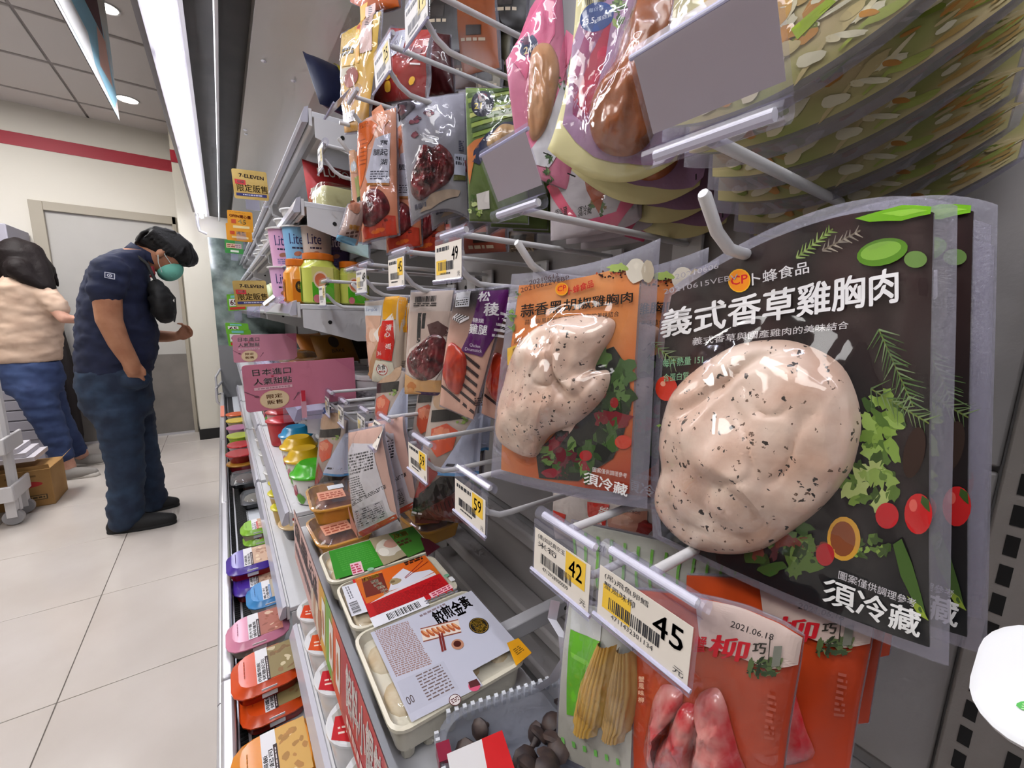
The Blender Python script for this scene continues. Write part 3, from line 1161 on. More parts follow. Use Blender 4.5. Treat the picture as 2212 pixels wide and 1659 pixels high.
def chicken_mat():
    mt, nt, N, L = newmat('poached_chicken')
    b = N['Principled BSDF']
    tc = N.new('ShaderNodeTexCoord')
    n1 = N.new('ShaderNodeTexNoise')
    n1.inputs['Scale'].default_value = 28
    n1.inputs['Detail'].default_value = 5
    r1 = N.new('ShaderNodeValToRGB')
    r1.color_ramp.elements[0].position, r1.color_ramp.elements[1].position = .32, .66
    r1.color_ramp.elements[0].color = (*C('cfa690'), 1)
    r1.color_ramp.elements[1].color = (*C('e9d0bf'), 1)
    L.new(tc.outputs['Object'], n1.inputs['Vector'])
    L.new(n1.outputs['Fac'], r1.inputs[0])
    last = r1.outputs[0]
    for sc_, th, sel, col in ((140, .22, .70, '332a26'), (72, .15, .70, '3a302a'), (240, .26, .74, '6b5142'), (45, .09, .55, '2a2320')):
        v = N.new('ShaderNodeTexVoronoi')
        v.inputs['Scale'].default_value = sc_
        nd = N.new('ShaderNodeTexNoise')
        nd.inputs['Scale'].default_value = sc_ * 2.2
        nd.inputs['Detail'].default_value = 4
        mx = N.new('ShaderNodeMix')
        mx.data_type = 'VECTOR'
        mx.inputs[0].default_value = .022 * 60 / sc_
        L.new(tc.outputs['Object'], nd.inputs['Vector'])
        L.new(tc.outputs['Object'], mx.inputs[4])
        L.new(nd.outputs['Color'], mx.inputs[5])
        L.new(mx.outputs[1], v.inputs['Vector'])
        lt = N.new('ShaderNodeMath')
        lt.operation = 'LESS_THAN'
        lt.inputs[1].default_value = th
        L.new(v.outputs['Distance'], lt.inputs[0])
        sp = N.new('ShaderNodeSeparateColor')
        L.new(v.outputs['Color'], sp.inputs[0])
        gt = N.new('ShaderNodeMath')
        gt.operation = 'GREATER_THAN'
        gt.inputs[1].default_value = sel
        L.new(sp.outputs[0], gt.inputs[0])
        ml = N.new('ShaderNodeMath')
        ml.operation = 'MULTIPLY'
        L.new(lt.outputs[0], ml.inputs[0])
        L.new(gt.outputs[0], ml.inputs[1])
        mc = N.new('ShaderNodeMix')
        mc.data_type = 'RGBA'
        L.new(ml.outputs[0], mc.inputs[0])
        L.new(last, mc.inputs[6])
        mc.inputs[7].default_value = (*C(col), 1)
        last = mc.outputs[2]
    L.new(last, b.inputs['Base Color'])
    b.inputs['Roughness'].default_value = .38
    b.inputs['Coat Weight'].default_value = .25
    add_bump(nt, b, .25, 130, 4, .002)
    return mt


CHICK = chicken_mat()


def leafy(a, c, r, n, cols, wob=.45):
    """ruffled printed leaves round c"""
    a.fine = True
    for i in range(n):
        t, k = random.uniform(0, 6.28), random.uniform(0, 1) ** .5
        a.disc((c[0] + r[0] * k * math.cos(t), c[1] + r[1] * k * math.sin(t)), r[0] * random.uniform(.18, .42), r[1] * random.uniform(.12, .34), random.choice(cols), 13, random.uniform(0, 3), wob)
    a.fine = False
    a.o += a.step


def sprig(a, p, q, n, L, col, w=.004, stem='6f7d3c'):
    a.fine = True
    a.line(p, q, w * .8, stem)
    dx, dy = q[0] - p[0], q[1] - p[1]
    D = math.hypot(dx, dy)
    for i in range(n):
        t = i / n
        x, y = p[0] + dx * t, p[1] + dy * t
        for sg in (-1, 1):
            ang = math.atan2(dy, dx) + sg * random.uniform(.5, 1.0)
            l = L * random.uniform(.6, 1.1)
            a.line((x, y), (x + math.cos(ang) * l, y + math.sin(ang) * l), w, col if isinstance(col, str) else random.choice(col), w * .25)
    a.fine = False


# ---- 1 the herb chicken pouch
b = Bag('chicken_pouch', 'large black herb chicken breast pouch with a whole pale chicken breast', 'food pouch',
        ((1438, 632), (2067, 444), (2048, 1442), (1412, 1160)), .28, .28, mids=((1745, 462), (2060, 900), (1745, 1320), (1408, 900)), wave=.0016, seed=.4, group='herb chicken pouches')
b.sheet(lambda u, v: lerp(lerp('3a2424', '1c1011', noise2(u * 3, v, 3.0, 4) + .5), '15181c', v * 1.5 - .4), (.035, .035, .085, .026), puff=.005)
K = crop(1360, 420, 1.6267)
a = b.art(K)
leafy(a, (900, 820), (60, 150), 26, ['6f8f35', '86a544', '55742b', '9ab85a', '3d5a22'])
leafy(a, (860, 1010), (90, 90), 26, ['7d9a40', '5d7a30', '93ad55', '3f5722', 'b3c277'])
leafy(a, (560, 1230), (140, 90), 30, ['3c5a26', '55702f', '2a3f1c', '5a2a30', '7a3a2e', '6b8440'])
leafy(a, (860, 1220), (60, 60), 12, ['5d7a30', '86a544', '3f5722'])
a.disc((765, 1200), 58, 78, 'd9a13a')
a.disc((762, 1200), 44, 62, '8a4a2a')
a.disc((700, 1255), 32, 40, 'b3222b')
a.disc((915, 1120), 40, 46, 'c8242c')
a.disc((1022, 1115), 48, 72, 'cf1f22')
a.disc((1005, 1085), 14, 22, 'e8665a')
a.poly([(1035, 1050), (1058, 1066), (1062, 1110), (1045, 1095), (1030, 1075)], '3c5a22')
a.disc((140, 680), 42, 44, 'd8371f')
a.disc((128, 664), 10, 9, 'f0a58a')
leafy(a, (120, 810), (20, 30), 6, ['6f8f35', '86a544'])
a.poly([(800, 88), (890, 60), (960, 40), (1062, 44), (1060, 70), (960, 95), (850, 100)], '7fc41e')
a.poly([(890, 70), (1000, 52), (1050, 58), (960, 80)], 'a5e04a')
a.disc((895, 205), 90, 46, '5f8f2a', rot=-.25)
a.disc((890, 200), 72, 30, '8ab84a', rot=-.25)
a.disc((1010, 230), 40, 30, '6d8d4a')
sprig(a, (600, 225), (725, 125), 9, 34, ['7f9a4e', '9ab068'], .003)
sprig(a, (690, 200), (820, 130), 7, 34, ['a59a8a', '8d8378'], .003, '7a6f60')
sprig(a, (885, 475), (1005, 740), 16, 80, ['5f7a4a', '7d9268', '4b6238'], .0024)
sprig(a, (860, 680), (1060, 800), 11, 70, ['5a7045', '76885c'], .0022)
sprig(a, (85, 520), (180, 590), 7, 50, ['7d9268', '94a57c'], .0022)
a.poly([(935, 1220), (965, 1200), (1000, 1290), (1030, 1400), (1050, 1490), (1010, 1440), (960, 1330)], '46622c')
a.poly([(980, 1400), (1030, 1440), (1055, 1490), (1020, 1470)], '93a83c')
a.disc((1010, 900), 36, 90, '3a2a24', rot=.2)
a.disc((403, 305), 39, 41, 'f5b52a')
a.disc((403, 305), 35, 37, 'f7931e')
a.text('CP', (375, 322), (432, 312), (374, 292), 'd4202a', .02)
a.text('卜蜂食品', (448, 322), (645, 278), (446, 280), 'e9e6e8', .01)
a.text('義式香草雞胸肉', (122, 504), (952, 378), (130, 410), 'f4f2f4', .022, tr=(950, 258))
a.text('義式香草與國產雞肉的美味結合', (238, 530), (780, 472), (240, 503), 'e4e0e2', .006)
a.text('每片熱量 151', (130, 607), (275, 592), (131, 578), '86b890', .01)
a.text('含蛋白質', (132, 657), (225, 648), (133, 630), '86b890', .01)
a.text('20210606', (170, 300), (330, 262), (168, 282), 'a9a2a6')
a.text('20210615VEBV', (130, 352), (400, 300), (128, 334), 'a9a2a6')
a.text('圖案僅供調理參考', (745, 1337), (1010, 1443), (750, 1308), 'd5d2d6', .006)
a.text('須冷藏', (690, 1418), (1022, 1550), (699, 1328), 'f4f4f4', .02)
b.fin(a)
b.dome('chicken_breast', [K(*p) for p in ((480, 512), (600, 518), (740, 585), (800, 680), (825, 800), (805, 920), (780, 980), (700, 1080), (590, 1170), (480, 1238), (350, 1256), (220, 1222), (130, 1140), (104, 1060), (128, 960), (125, 850), (150, 740), (200, 660), (280, 590), (380, 532))],
       .024, CHICK, lump=.42, ls=4.2, n=100, rings=34, flat=.42, seed=3.3, wr=.05)
b.film(40, 50)
BIGBAG = b
for i, d in enumerate(b.behind(3, .042, more('{} black herb chicken pouch deep on the same hook', 3))):
    d.location += Vector((.02, -.002, -.004 * i))
b.behind(1, .022, 'second black herb chicken pouch right behind the large one', .002)[0].location += Vector((0, -.008, .003))

# ---- 2 the pepper chicken pouch
b = Bag('chicken_pouch', 'orange black-pepper chicken breast pouch hanging beside the black one', 'food pouch',
        ((1106, 592), (1427, 514), (1398, 1098), (1060, 1030)), .238, .272, mids=((1262, 570), (1412, 800), (1225, 1072), (1080, 810)), wave=.0016, seed=1.7, group='pepper chicken pouches')
b.sheet(lambda u, v: lerp(lerp('dd7f40', 'ea9f62', noise2(u, v, 4, 7) + .5), 'a63c22', (v - .45) * 1.6 + (u - .5) * .8), (.07, .06, .11, .05), puff=.005)
K = crop(1020, 440, 2.2413)
a = b.art(K)
a.poly([(560, 740), (700, 690), (765, 790), (782, 960), (740, 1120), (690, 1230), (590, 1290), (520, 1340), (330, 1325), (320, 1200), (420, 1100)], '20221f')
leafy(a, (660, 930), (110, 210), 34, ['3d5a2a', '2c4420', '5a7a40', '1d2d18', '486638', '7a1f2a'])
leafy(a, (470, 1230), (140, 90), 30, ['3d5a2a', '2c4420', '6b8a4a', '5d1d2a', '1d2d18', '8a2433'])
a.disc((440, 1210), 26, 36, '6d1226')
a.disc((560, 1215), 30, 26, 'b01f24')
a.disc((740, 1150), 40, 34, 'c8402a')
a.disc((700, 960), 20, 26, '9a2a2a')
leafy(a, (205, 570), (18, 60), 8, ['7da04a', '5d7d33'])
leafy(a, (230, 440), (14, 20), 4, ['7da04a', '3d5a2a'])
a.disc((800, 325), 48, 62, 'd8cfbf', wob=.06)
a.disc((860, 330), 30, 55, 'b9ab95', wob=.06)
a.disc((720, 310), 50, 22, '9db25a', wob=.3)
for i in range(26):
    a.disc((random.uniform(610, 760), random.uniform(325, 365)), 5, 5, random.choice(['4a1a12', '2a1512', 'b04a2a']), 7)
a.poly([(186, 700), (300, 655), (290, 760), (190, 780)], 'e9b93a')
a.text('圖片', (222, 678), (285, 660), (222, 655), '5a4010')
a.text('食譜', (212, 722), (272, 706), (212, 698), '5a4010')
a.disc((447, 415), 31, 31, 'f5b52a')
a.disc((447, 415), 27, 27, 'f58a1e')
a.text('CP', (427, 428), (468, 420), (427, 402), 'd4202a', .02)
a.text('卜蜂食品', (482, 444), (600, 404), (480, 408), 'd42a2a', .015)
a.text('蒜香黑胡椒雞胸肉', (250, 552), (792, 478), (252, 490), '1c1414', .016, tr=(794, 426))
a.text('蒜香與黑胡椒搭配國產雞胸的美味結合', (272, 588), (728, 546), (273, 562), '241a18', .006)
a.text('20210612', (290, 396), (430, 356), (288, 376), '4a3030')
a.text('20210622VEBP', (250, 432), (482, 370), (248, 410), '4a3030')
a.text('圖案僅供調理參考', (594, 1292), (760, 1322), (596, 1268), 'e5dcd8', .006)
a.text('須冷藏', (550, 1345), (760, 1412), (556, 1288), 'f6f2f0', .02)
b.fin(a)
b.dome('chicken_breast', [K(*p) for p in ((700, 565), (694, 640), (645, 720), (612, 800), (672, 805), (680, 860), (640, 950), (520, 1060), (390, 1118), (320, 1220), (230, 1204), (150, 1130), (144, 1010), (180, 850), (230, 700), (330, 600), (450, 550), (600, 538))],
       .022, CHICK, lump=.4, ls=5.2, n=90, rings=28, flat=.42, seed=8.1, wr=.05)
b.film(34, 42)
b.behind(1, .03, 'second orange pepper chicken pouch right behind the front one', .002)[0].location += Vector((.0, -.02, -.004))
for i, d in enumerate(b.behind(3, .045, more('{} orange pepper chicken pouch deep on the same hook', 3))):
    d.location += Vector((.02, -.012, -.006))

# ---- the smaller hanging pouches
MEAT = mat('glazed_meat', 'a83a2a', .25, coat=.5, col2='5e1a1c', vs_=60, bump=.3, bs=90)
DARKM = mat('dark_marinated_meat', '8a2c32', .22, coat=.6, col2='35161a', vs_=70, bump=.5, bs=120)
EGG = mat('egg_print_peach', 'd9a98c', .4, col2='c48a6a', vs_=40)
FILM2 = clear('soft_film', 'ffffff', .008, .08, .6, 30, 1.6, ridge=True)


def pouch(name, label, q, XL, XR, col, border=(.03, .02, .03, .02), puff=.008, wave=.0015, seed=0, mids=None, group=None, art=None, K=None, film=True, nu=28, nv=36, foods=(), lean=0.0):
    b = Bag(name, label, 'food pouch', q, XL, XR, mids, group, wave, seed, lean)
    b.sheet(col, border, nu, nv, puff)
    if art:
        a = b.art(K)
        art(a)
        b.fin(a)
    for f in foods:
        b.dome(*f[0], **f[1])
    if film:
        b.film(16, 20, FILM2, .02)
    return b


K5 = crop(680, 460, 3.607)


def A_(a):
    a.poly([(1110, 620), (1225, 610), (1225, 730), (1110, 735)], 'e9e9ee')
    a.bars((1120, 668), (1215, 660), (1120, 620), 18)
    a.lines((1115, 728), (1215, 718), (1115, 680), 3, '222222')
    for i in range(9):
        a.quad((1100 + i * 8, 880 + i * 4 - 70), (1140 + i * 12, 850 + i * 3 - 70), (1100 + i * 8, 900 + i * 4 - 70), '201c20' if i % 2 else 'dad3d6', 1, 1)
    a.poly([(1300, 610), (1525, 600), (1500, 780), (1430, 940), (1330, 1118), (1175, 1070), (1230, 960), (1275, 800)], '5c1a63')
    for i in range(5):
        a.quad((1400 + i * 16, 960 - i * 42), (1478 + i * 6, 975 - i * 42), (1404 + i * 16, 940 - i * 42), 'e4dfe6', 1, 1)
    a.text('松', (1295, 690), (1385, 690), (1300, 615), 'f4f0f4', .03)
    a.text('稜', (1350, 800), (1455, 800), (1355, 700), 'f4f0f4', .03)
    a.text('糖燻', (1265, 850), (1350, 860), (1270, 815), 'efe6ef', .01)
    a.text('雞腿', (1240, 935), (1370, 950), (1250, 860), 'f4f0f4', .02)
    a.text('Chicken', (1245, 1035), (1320, 1050), (1248, 1010), 'efe0f0')
    a.text('Drumstick', (1210, 1065), (1330, 1085), (1214, 1040), 'efe0f0')
    for i in range(6):
        x0, y0 = 1010 + i * 22, 1340 - i * 62
        a.line((x0, y0), (x0 + 250 - i * 12, y0 + 210 - i * 8), .012, '3a2a2c')
    a.lines((1270, 1500), (1320, 1500), (1270, 1430), 4, '3a2a2c', .5, 2)


b = pouch('drumstick_pouch', 'purple-labelled smoked chicken drumstick pouch hanging askew', ((984, 627), (1107, 614), (1026, 911), (948, 878)), .243, .283,
          lambda u, v: lerp('2a2228', 'd8a794', (v - .12) * 3), art=A_, K=K5, seed=2.2, group='drumstick pouches', puff=.012, wave=.003,
          foods=((('drumstick', [K5(*p) for p in ((1090, 1010), (1150, 1030), (1210, 1110), (1205, 1250), (1150, 1400), (1075, 1370), (1025, 1250), (1060, 1100))], .008, mat('smoked_drumstick', 'd0461f', .25, coat=.5, col2='a81f1c', vs_=50)), {}),))
b.behind(1, .03, 'second purple-labelled drumstick pouch behind the askew one')[0].location += Vector((.02, -.02, -.01))


def A_(a):
    a.bars((800, 700), (970, 690), (800, 655), 26)
    a.lines((790, 732), (970, 728), (790, 702), 2, '3a3030', .6, 4)
    a.poly([(755, 770), (1075, 765), (1040, 1010), (990, 990), (740, 1100)], 'cdb5a8')
    a.poly([(832, 780), (862, 778), (852, 1010), (822, 1010)], '1d1a1c')
    a.poly([(868, 782), (896, 780), (886, 900), (860, 900)], '1d1a1c')
    a.poly([(905, 870), (985, 840), (1060, 900), (1040, 960), (930, 960)], '5b3a38')
    a.poly([(735, 1140), (760, 1060), (880, 980), (950, 950), (1040, 970), (1020, 1200), (960, 1300), (860, 1310), (760, 1260)], 'e6d9d0')
    a.poly([(720, 1250), (800, 1290), (1000, 1300), (985, 1420), (705, 1410)], 'd9a56a')
    a.disc((770, 1345), 38, 34, 'c87a3a', wob=.2)
    a.disc((760, 1380), 26, 22, 'd99a5a', wob=.2)
    a.poly([(800, 1385), (985, 1395), (982, 1420), (796, 1412)], '3f2350')


b = pouch('shredded_meat_pouch', 'cream pouch of glossy dark red shredded meat under the 45 tag', ((887, 627), (985, 622), (954, 857), (873, 849)), .248, .294,
          'd3c2b8', art=A_, K=K5, seed=3.1, group='shredded meat pouches', puff=.012,
          foods=((('shredded_meat', [K5(*p) for p in ((770, 1080), (880, 985), (950, 945), (1035, 985), (1020, 1180), (950, 1280), (850, 1300), (760, 1240), (735, 1150))], .007, DARKM), dict(lump=.7, ls=14)),))
b.behind(4, .04, more('{} cream shredded meat pouch counted from the front of its hook', 4, 1))


def A_(a):
    a.poly([(395, 725), (555, 720), (555, 805), (400, 805)], 'd8dde6')
    a.text('Simple', (410, 775), (515, 772), (412, 740), '55689a')
    a.poly([(395, 800), (555, 800), (545, 1010), (450, 1200), (410, 1000)], 'd9a98e')
    a.disc((455, 960), 62, 70, 'cf9a7c')
    a.disc((470, 1060), 50, 60, 'e0b39a')
    a.disc((500, 950), 46, 52, 'e8c4ac')
    a.poly([(440, 1200), (545, 1000), (560, 1140), (460, 1310), (415, 1260)], 'b98a62')
    for i in range(7):
        a.line((430 + i * 9, 1290 - i * 10), (500 + i * 8, 1080 - i * 6), .008, '8a5f40')
    a.poly([(556, 655), (665, 645), (680, 830), (570, 830)], 'e8a61e')
    a.poly([(500, 940), (640, 780), (668, 900), (660, 1000), (540, 1000)], 'eee3d8')
    a.disc((578, 930), 36, 60, 'd86a1c')
    a.poly([(570, 840), (650, 835), (660, 1000), (635, 1150), (522, 1125), (550, 990)], 'd8281e')
    a.text('溏', (600, 915), (640, 912), (602, 868), 'f4e6e0', .02)
    a.text('心', (592, 965), (632, 962), (594, 922), 'f4e6e0', .02)
    a.text('蛋', (598, 1060), (638, 1058), (600, 1015), 'f4e6e0', .02)
    a.text('36', (538, 1105), (566, 1102), (540, 1075), 'f4e6e0')
    a.poly([(450, 1310), (520, 1140), (640, 1160), (660, 1345)], 'ddd6c2')
    a.disc((560, 1215), 44, 46, 'b3322a')
    a.disc((560, 1213), 39, 41, 'f0ece6')
    a.text('良食', (530, 1215), (590, 1213), (530, 1178), '332d2c', .02)
    a.lines((535, 1240), (585, 1238), (535, 1222), 1, 'b3322a', .8, 3)
    a.poly([(666, 650), (725, 660), (710, 1340), (660, 1345)], 'cdb9a6')
    a.poly([(670, 655), (728, 662), (722, 930), (690, 930)], 'd89424')
    a.lines((672, 1330), (705, 1325), (690, 1150), 12, '7a6a60', .5, 2)


b = pouch('egg_pouch', 'soft-boiled egg pouch with a red and orange label under the faded 49 tag', ((787, 650), (882, 638), (868, 836), (801, 823)), .229, .284,
          'd6c6b4', art=A_, K=K5, seed=4.4, group='egg pouches', puff=.016, wave=.002)
b.behind(3, .05, more('{} soft-boiled egg pouch counted from the front of its hook', 3, 1))

K2 = crop(680, 200, 3.95)


def A_(a):
    a.poly([(700, 90), (880, 65), (860, 150), (760, 230), (715, 250)], '3b3038')
    a.disc((740, 150), 36, 50, '6a3a40', wob=.2)
    for c, r in (((985, 205), 55), ((860, 265), 50), ((860, 390), 48), ((900, 250), 30)):
        for _ in range(5):
            a.disc((c[0] + random.uniform(-22, 22), c[1] + random.uniform(-16, 16)), r * random.uniform(.3, .6), r * random.uniform(.25, .5), random.choice(['5a2a38', '7a3444', '45222e', '8d4450']), 10, 0, .3)
    a.poly([(1200, 545), (1295, 540), (1285, 720), (1195, 720)], 'cfd2e2')
    a.lines((1210, 560), (1280, 560), (1210, 640), 2, '333344', .7, 3)
    a.poly([(900, 1030), (1000, 880), (1250, 850), (1230, 900), (1000, 1000)], 'a8927e')
    a.poly([(1195, 725), (1290, 720), (1290, 760), (1190, 770)], '6d6a3a')
    a.lines((860, 1010), (960, 985), (858, 960), 1, '55525c', .8, 4)
    a.lines((1235, 520), (1275, 520), (1235, 430), 6, '4a4a5c', .6, 1)


b = pouch('plum_pouch', 'silvery pouch of dark red preserved plums below the pale tags', ((860, 220), (1007, 198), (1014, 477), (887, 488)), .243, .327,
          lambda u, v: lerp('aaa9b8', '918d90', v * 1.3 - .1 + noise2(u, v, 4, 1) * .3), mids=(None, None, (955, 458), None), art=A_, K=K2, seed=5.2, puff=.012, wave=.003, group='plum pouches',
          foods=((('preserved_plums', [K2(*p) for p in ((940, 480), (1020, 500), (1080, 470), (1180, 560), (1200, 680), (1130, 800), (1000, 880), (900, 930), (830, 860), (830, 730), (880, 600))], .011, DARKM), dict(lump=1.0, ls=13)),))
b.behind(4, .035, more('{} silvery plum pouch counted from the front of its hook', 4, 1))


def A_(a):
    a.poly([(385, 270), (500, 260), (560, 300), (520, 420), (480, 480), (470, 640), (440, 760), (400, 840), (360, 600)], 'd9641c')
    a.lines((400, 335), (480, 320), (400, 290), 1, '8a3a10', .7, 4)
    for i in range(7):
        a.disc((430 + (i % 2) * 12, 430 + i * 34), 36, 6, 'a8480f', 10, -.15)
    a.poly([(490, 170), (570, 105), (650, 250), (600, 330), (510, 240)], 'dd8f68')
    a.poly([(545, 420), (660, 360), (655, 560), (655, 790), (480, 795), (460, 740), (500, 600)], 'c9c8d6')
    a.text('奮', (582, 470), (640, 465), (584, 430), '2a2a36', .02)
    a.text('起', (582, 560), (640, 555), (584, 505), '2a2a36', .02)
    a.text('湖', (585, 640), (635, 635), (588, 590), '2a2a36', .02)
    a.text('腿', (530, 565), (580, 560), (532, 515), '2a2a36', .02)
    a.lines((500, 770), (640, 765), (505, 690), 4, '4a4a58', .45, 5)
    a.poly([(470, 795), (655, 788), (655, 810), (470, 818)], 'a86a2a')
    a.text('須冷藏', (495, 1155), (640, 1150), (500, 1090), '4a2020', .02)
    a.poly([(420, 1180), (500, 1060), (700, 1060), (705, 1215), (440, 1260)], 'c8402a')
    a.disc((560, 1190), 60, 20, 'e8702a', rot=-.3)


b = pouch('drumstick_pouch', 'orange railway-style chicken leg pouch with a white paper label', ((772, 266), (858, 226), (864, 508), (782, 530)), .218, .273,
          lambda u, v: lerp('e0a184', 'd98460', v), art=A_, K=K2, seed=6.1, group='orange chicken leg pouches', puff=.014, wave=.003,
          foods=((('chicken_leg', [K2(*p) for p in ((470, 860), (560, 840), (630, 900), (660, 1010), (600, 1100), (500, 1160), (430, 1130), (425, 980))], .012, DARKM), dict(lump=.5, ls=8)),))
for i, d in enumerate(b.behind(2, .045, ['second orange chicken leg pouch behind the labelled one', 'third orange chicken leg pouch, deepest on its hook'])):
    d.location.z -= .012


def A_(a):
    a.poly([(290, 500), (340, 490), (370, 640), (350, 700), (300, 690)], 'e2b08a')
    a.disc((325, 640), 24, 46, 'c9d2d8')
    a.poly([(330, 740), (400, 700), (420, 900), (360, 930)], 'b8bd72')
    a.poly([(350, 910), (400, 880), (410, 1010), (370, 1030)], '2c4a30')
    a.poly([(360, 1030), (410, 990), (420, 1180), (380, 1190)], 'd98a2a')


pouch('chicken_leg_pouch', 'peach pouch with a green and orange corner left of the orange chicken leg pouch', ((752, 330), (790, 318), (803, 530), (768, 525)), .205, .235, 'dfa98c', art=A_, K=K2, seed=7.0, puff=.01)


def A_(a):
    a.poly([(185, 1215), (345, 1255), (335, 1310), (175, 1260)], '7fb8d8')
    a.text('海帶結', (255, 1175), (352, 1185), (257, 1130), 'd8962a', .02)
    a.lines((235, 1250), (350, 1240), (240, 1190), 2, '6d4a42', .6, 3)
    a.disc((320, 980), 44, 60, 'b5785f', wob=.2)


pouch('seaweed_pouch', 'small pale pouch with a light blue band hanging over the yoghurt cups', ((750, 440), (790, 432), (772, 532), (725, 515)), .19, .225, 'cfb0a4', art=A_, K=K2, seed=7.7, puff=.012)
pouch('seaweed_pouch', 'pale aqua pouch hanging behind the one with the light blue band', ((740, 500), (800, 490), (800, 560), (735, 540)), .25, .29, 'a9c6cc', seed=7.9, puff=.01)


def A_(a):
    for i in range(9):
        a.poly([(1300 + i * 8, 20 + i * 44), (1800, -60 + i * 40), (1800, -40 + i * 40), (1310 + i * 6, 60 + i * 44)], ['4d6a2a', '93a84a', '36501e', '7f9a3a', 'b9bf6a'][i % 5])
    a.disc((1440, 115), 98, 118, '14142c', 24)
    a.disc((1440, 55), 40, 34, '7a1f34')
    a.disc((1440, 58), 30, 26, '2a1428')
    a.text('21', (1372, 160), (1432, 160), (1374, 108), 'e8d24a', .02)
    a.text('Plus', (1432, 165), (1520, 160), (1436, 105), 'e6e6ee', .01)
    a.line((1375, 185), (1515, 180), .004, 'e6e6ee')
    a.poly([(1310, 480), (1380, 430), (1480, 400), (1400, 560), (1370, 620), (1330, 800), (1315, 700)], 'c8743a')
    a.poly([(1360, 610), (1370, 520), (1480, 380), (1620, 280), (1800, 260), (1800, 320), (1620, 330), (1480, 460), (1420, 640)], '1c2446')
    leafy(a, (1380, 980), (60, 90), 14, ['8aa24a', '5d7d33', 'c2cf8a', '46602a'])
    a.poly([(1390, 880), (1500, 850), (1500, 1000), (1400, 1010)], 'dcd5d0')


b = pouch('salad_chicken_pouch', 'green 21Plus salad chicken pouch with a navy round emblem', ((1005, 188), (1137, 190), (1143, 486), (1013, 480)), .297, .357,
          lambda u, v: lerp('6d8a3a', '4d5a2c', v), art=A_, K=K2, seed=8.2, group='green salad chicken pouches', puff=.01, border=(.01, .01, .01, .01),
          foods=((('chicken_piece', [K2(*p) for p in ((1620, 300), (1720, 310), (1800, 360), (1810, 480), (1720, 520), (1560, 520), (1480, 470), (1540, 370))], .012, mat('pale_chicken', 'cfae82', .3, coat=.4, col2='b98f62', vs_=50)), dict(lump=.4)),))
b.behind(3, .04, more('{} green salad chicken pouch counted from the front of its hook', 3, 1))

K3 = crop(1080, 0, 3.072)


def A_(a):
    a.poly([(60, 400), (200, 60), (290, -60), (380, -60), (370, 260), (330, 330), (230, 380), (180, 560)], 'e06a92')
    a.disc((195, 335), 64, 80, '1a2a52', 22)
    a.disc((185, 300), 26, 30, '5a2a4a')
    a.text('21', (165, 392), (215, 380), (166, 345), 'e6d6a0', .02)
    a.text('Plus', (212, 380), (262, 340), (210, 345), 'e6e6ee', .01)
    a.poly([(440, 200), (500, 250), (420, 560), (330, 820), (140, 1080), (130, 1010), (280, 830), (370, 560)], 'e87a9c')
    a.poly([(420, 560), (480, 640), (420, 1000), (330, 1130), (140, 1080), (330, 820)], 'd9d6dc')
    leafy(a, (410, 600), (22, 80), 8, ['4d6a3a', '6d8a4a'])
    leafy(a, (340, 1130), (36, 90), 10, ['5d7d4a', '3d5a33', '7d9a62'])


b = pouch('salad_chicken_pouch', 'pink 21Plus salad chicken pouch with a navy round emblem', ((1092, 130), (1212, -60), (1240, 420), (1122, 372)), .315, .36,
          'd77f9c', art=A_, K=K3, seed=9.3, group='pink salad chicken pouches', puff=.012, border=(.005, .005, .005, .005), wave=.004,
          foods=((('chicken_piece', [K3(*p) for p in ((270, 330), (350, 340), (400, 480), (370, 700), (300, 900), (220, 950), (190, 820), (200, 560), (215, 400))], .016, mat('tan_chicken', 'c78a5c', .28, coat=.5, col2='d9a67e', vs_=40)), dict(lump=.3)),))


def A_(a):
    a.poly([(310, 1240), (470, 1100), (520, 1090), (390, 1240), (540, 1440), (500, 1490)], 'd0506e')
    a.poly([(400, 1240), (560, 1120), (900, 1100), (900, 1400), (760, 1480), (540, 1450)], 'aaa3a8')
    a.poly([(880, 1260), (940, 1330), (760, 1540), (560, 1480), (800, 1450)], 'd0567a')
    a.text('須冷藏', (385, 1465), (475, 1440), (380, 1400), '241c20', .01)
    a.text('須冷藏', (545, 1450), (640, 1430), (550, 1385), '241c20', .01)
    leafy(a, (690, 1380), (60, 60), 10, ['5d7d3a', '3d5a2a', '7a5a2a'])
    a.poly([(580, 1160), (740, 1180), (735, 1300), (690, 1430), (610, 1280)], '8a3f20')


b = pouch('salad_chicken_pouch', 'lower pink-edged salad chicken pouch marked keep chilled, behind the yellow pouch', ((1185, 335), (1395, 340), (1385, 470), (1190, 520)), .37, .40,
          'b8aeb4', mids=(None, None, (1320, 500), None), art=A_, K=K3, seed=9.9, group='pink salad chicken pouches', puff=.012, border=(0, 0, 0, 0))
b.behind(2, .03, more('{} pink-edged salad chicken pouch behind the one marked keep chilled', 2, 1))


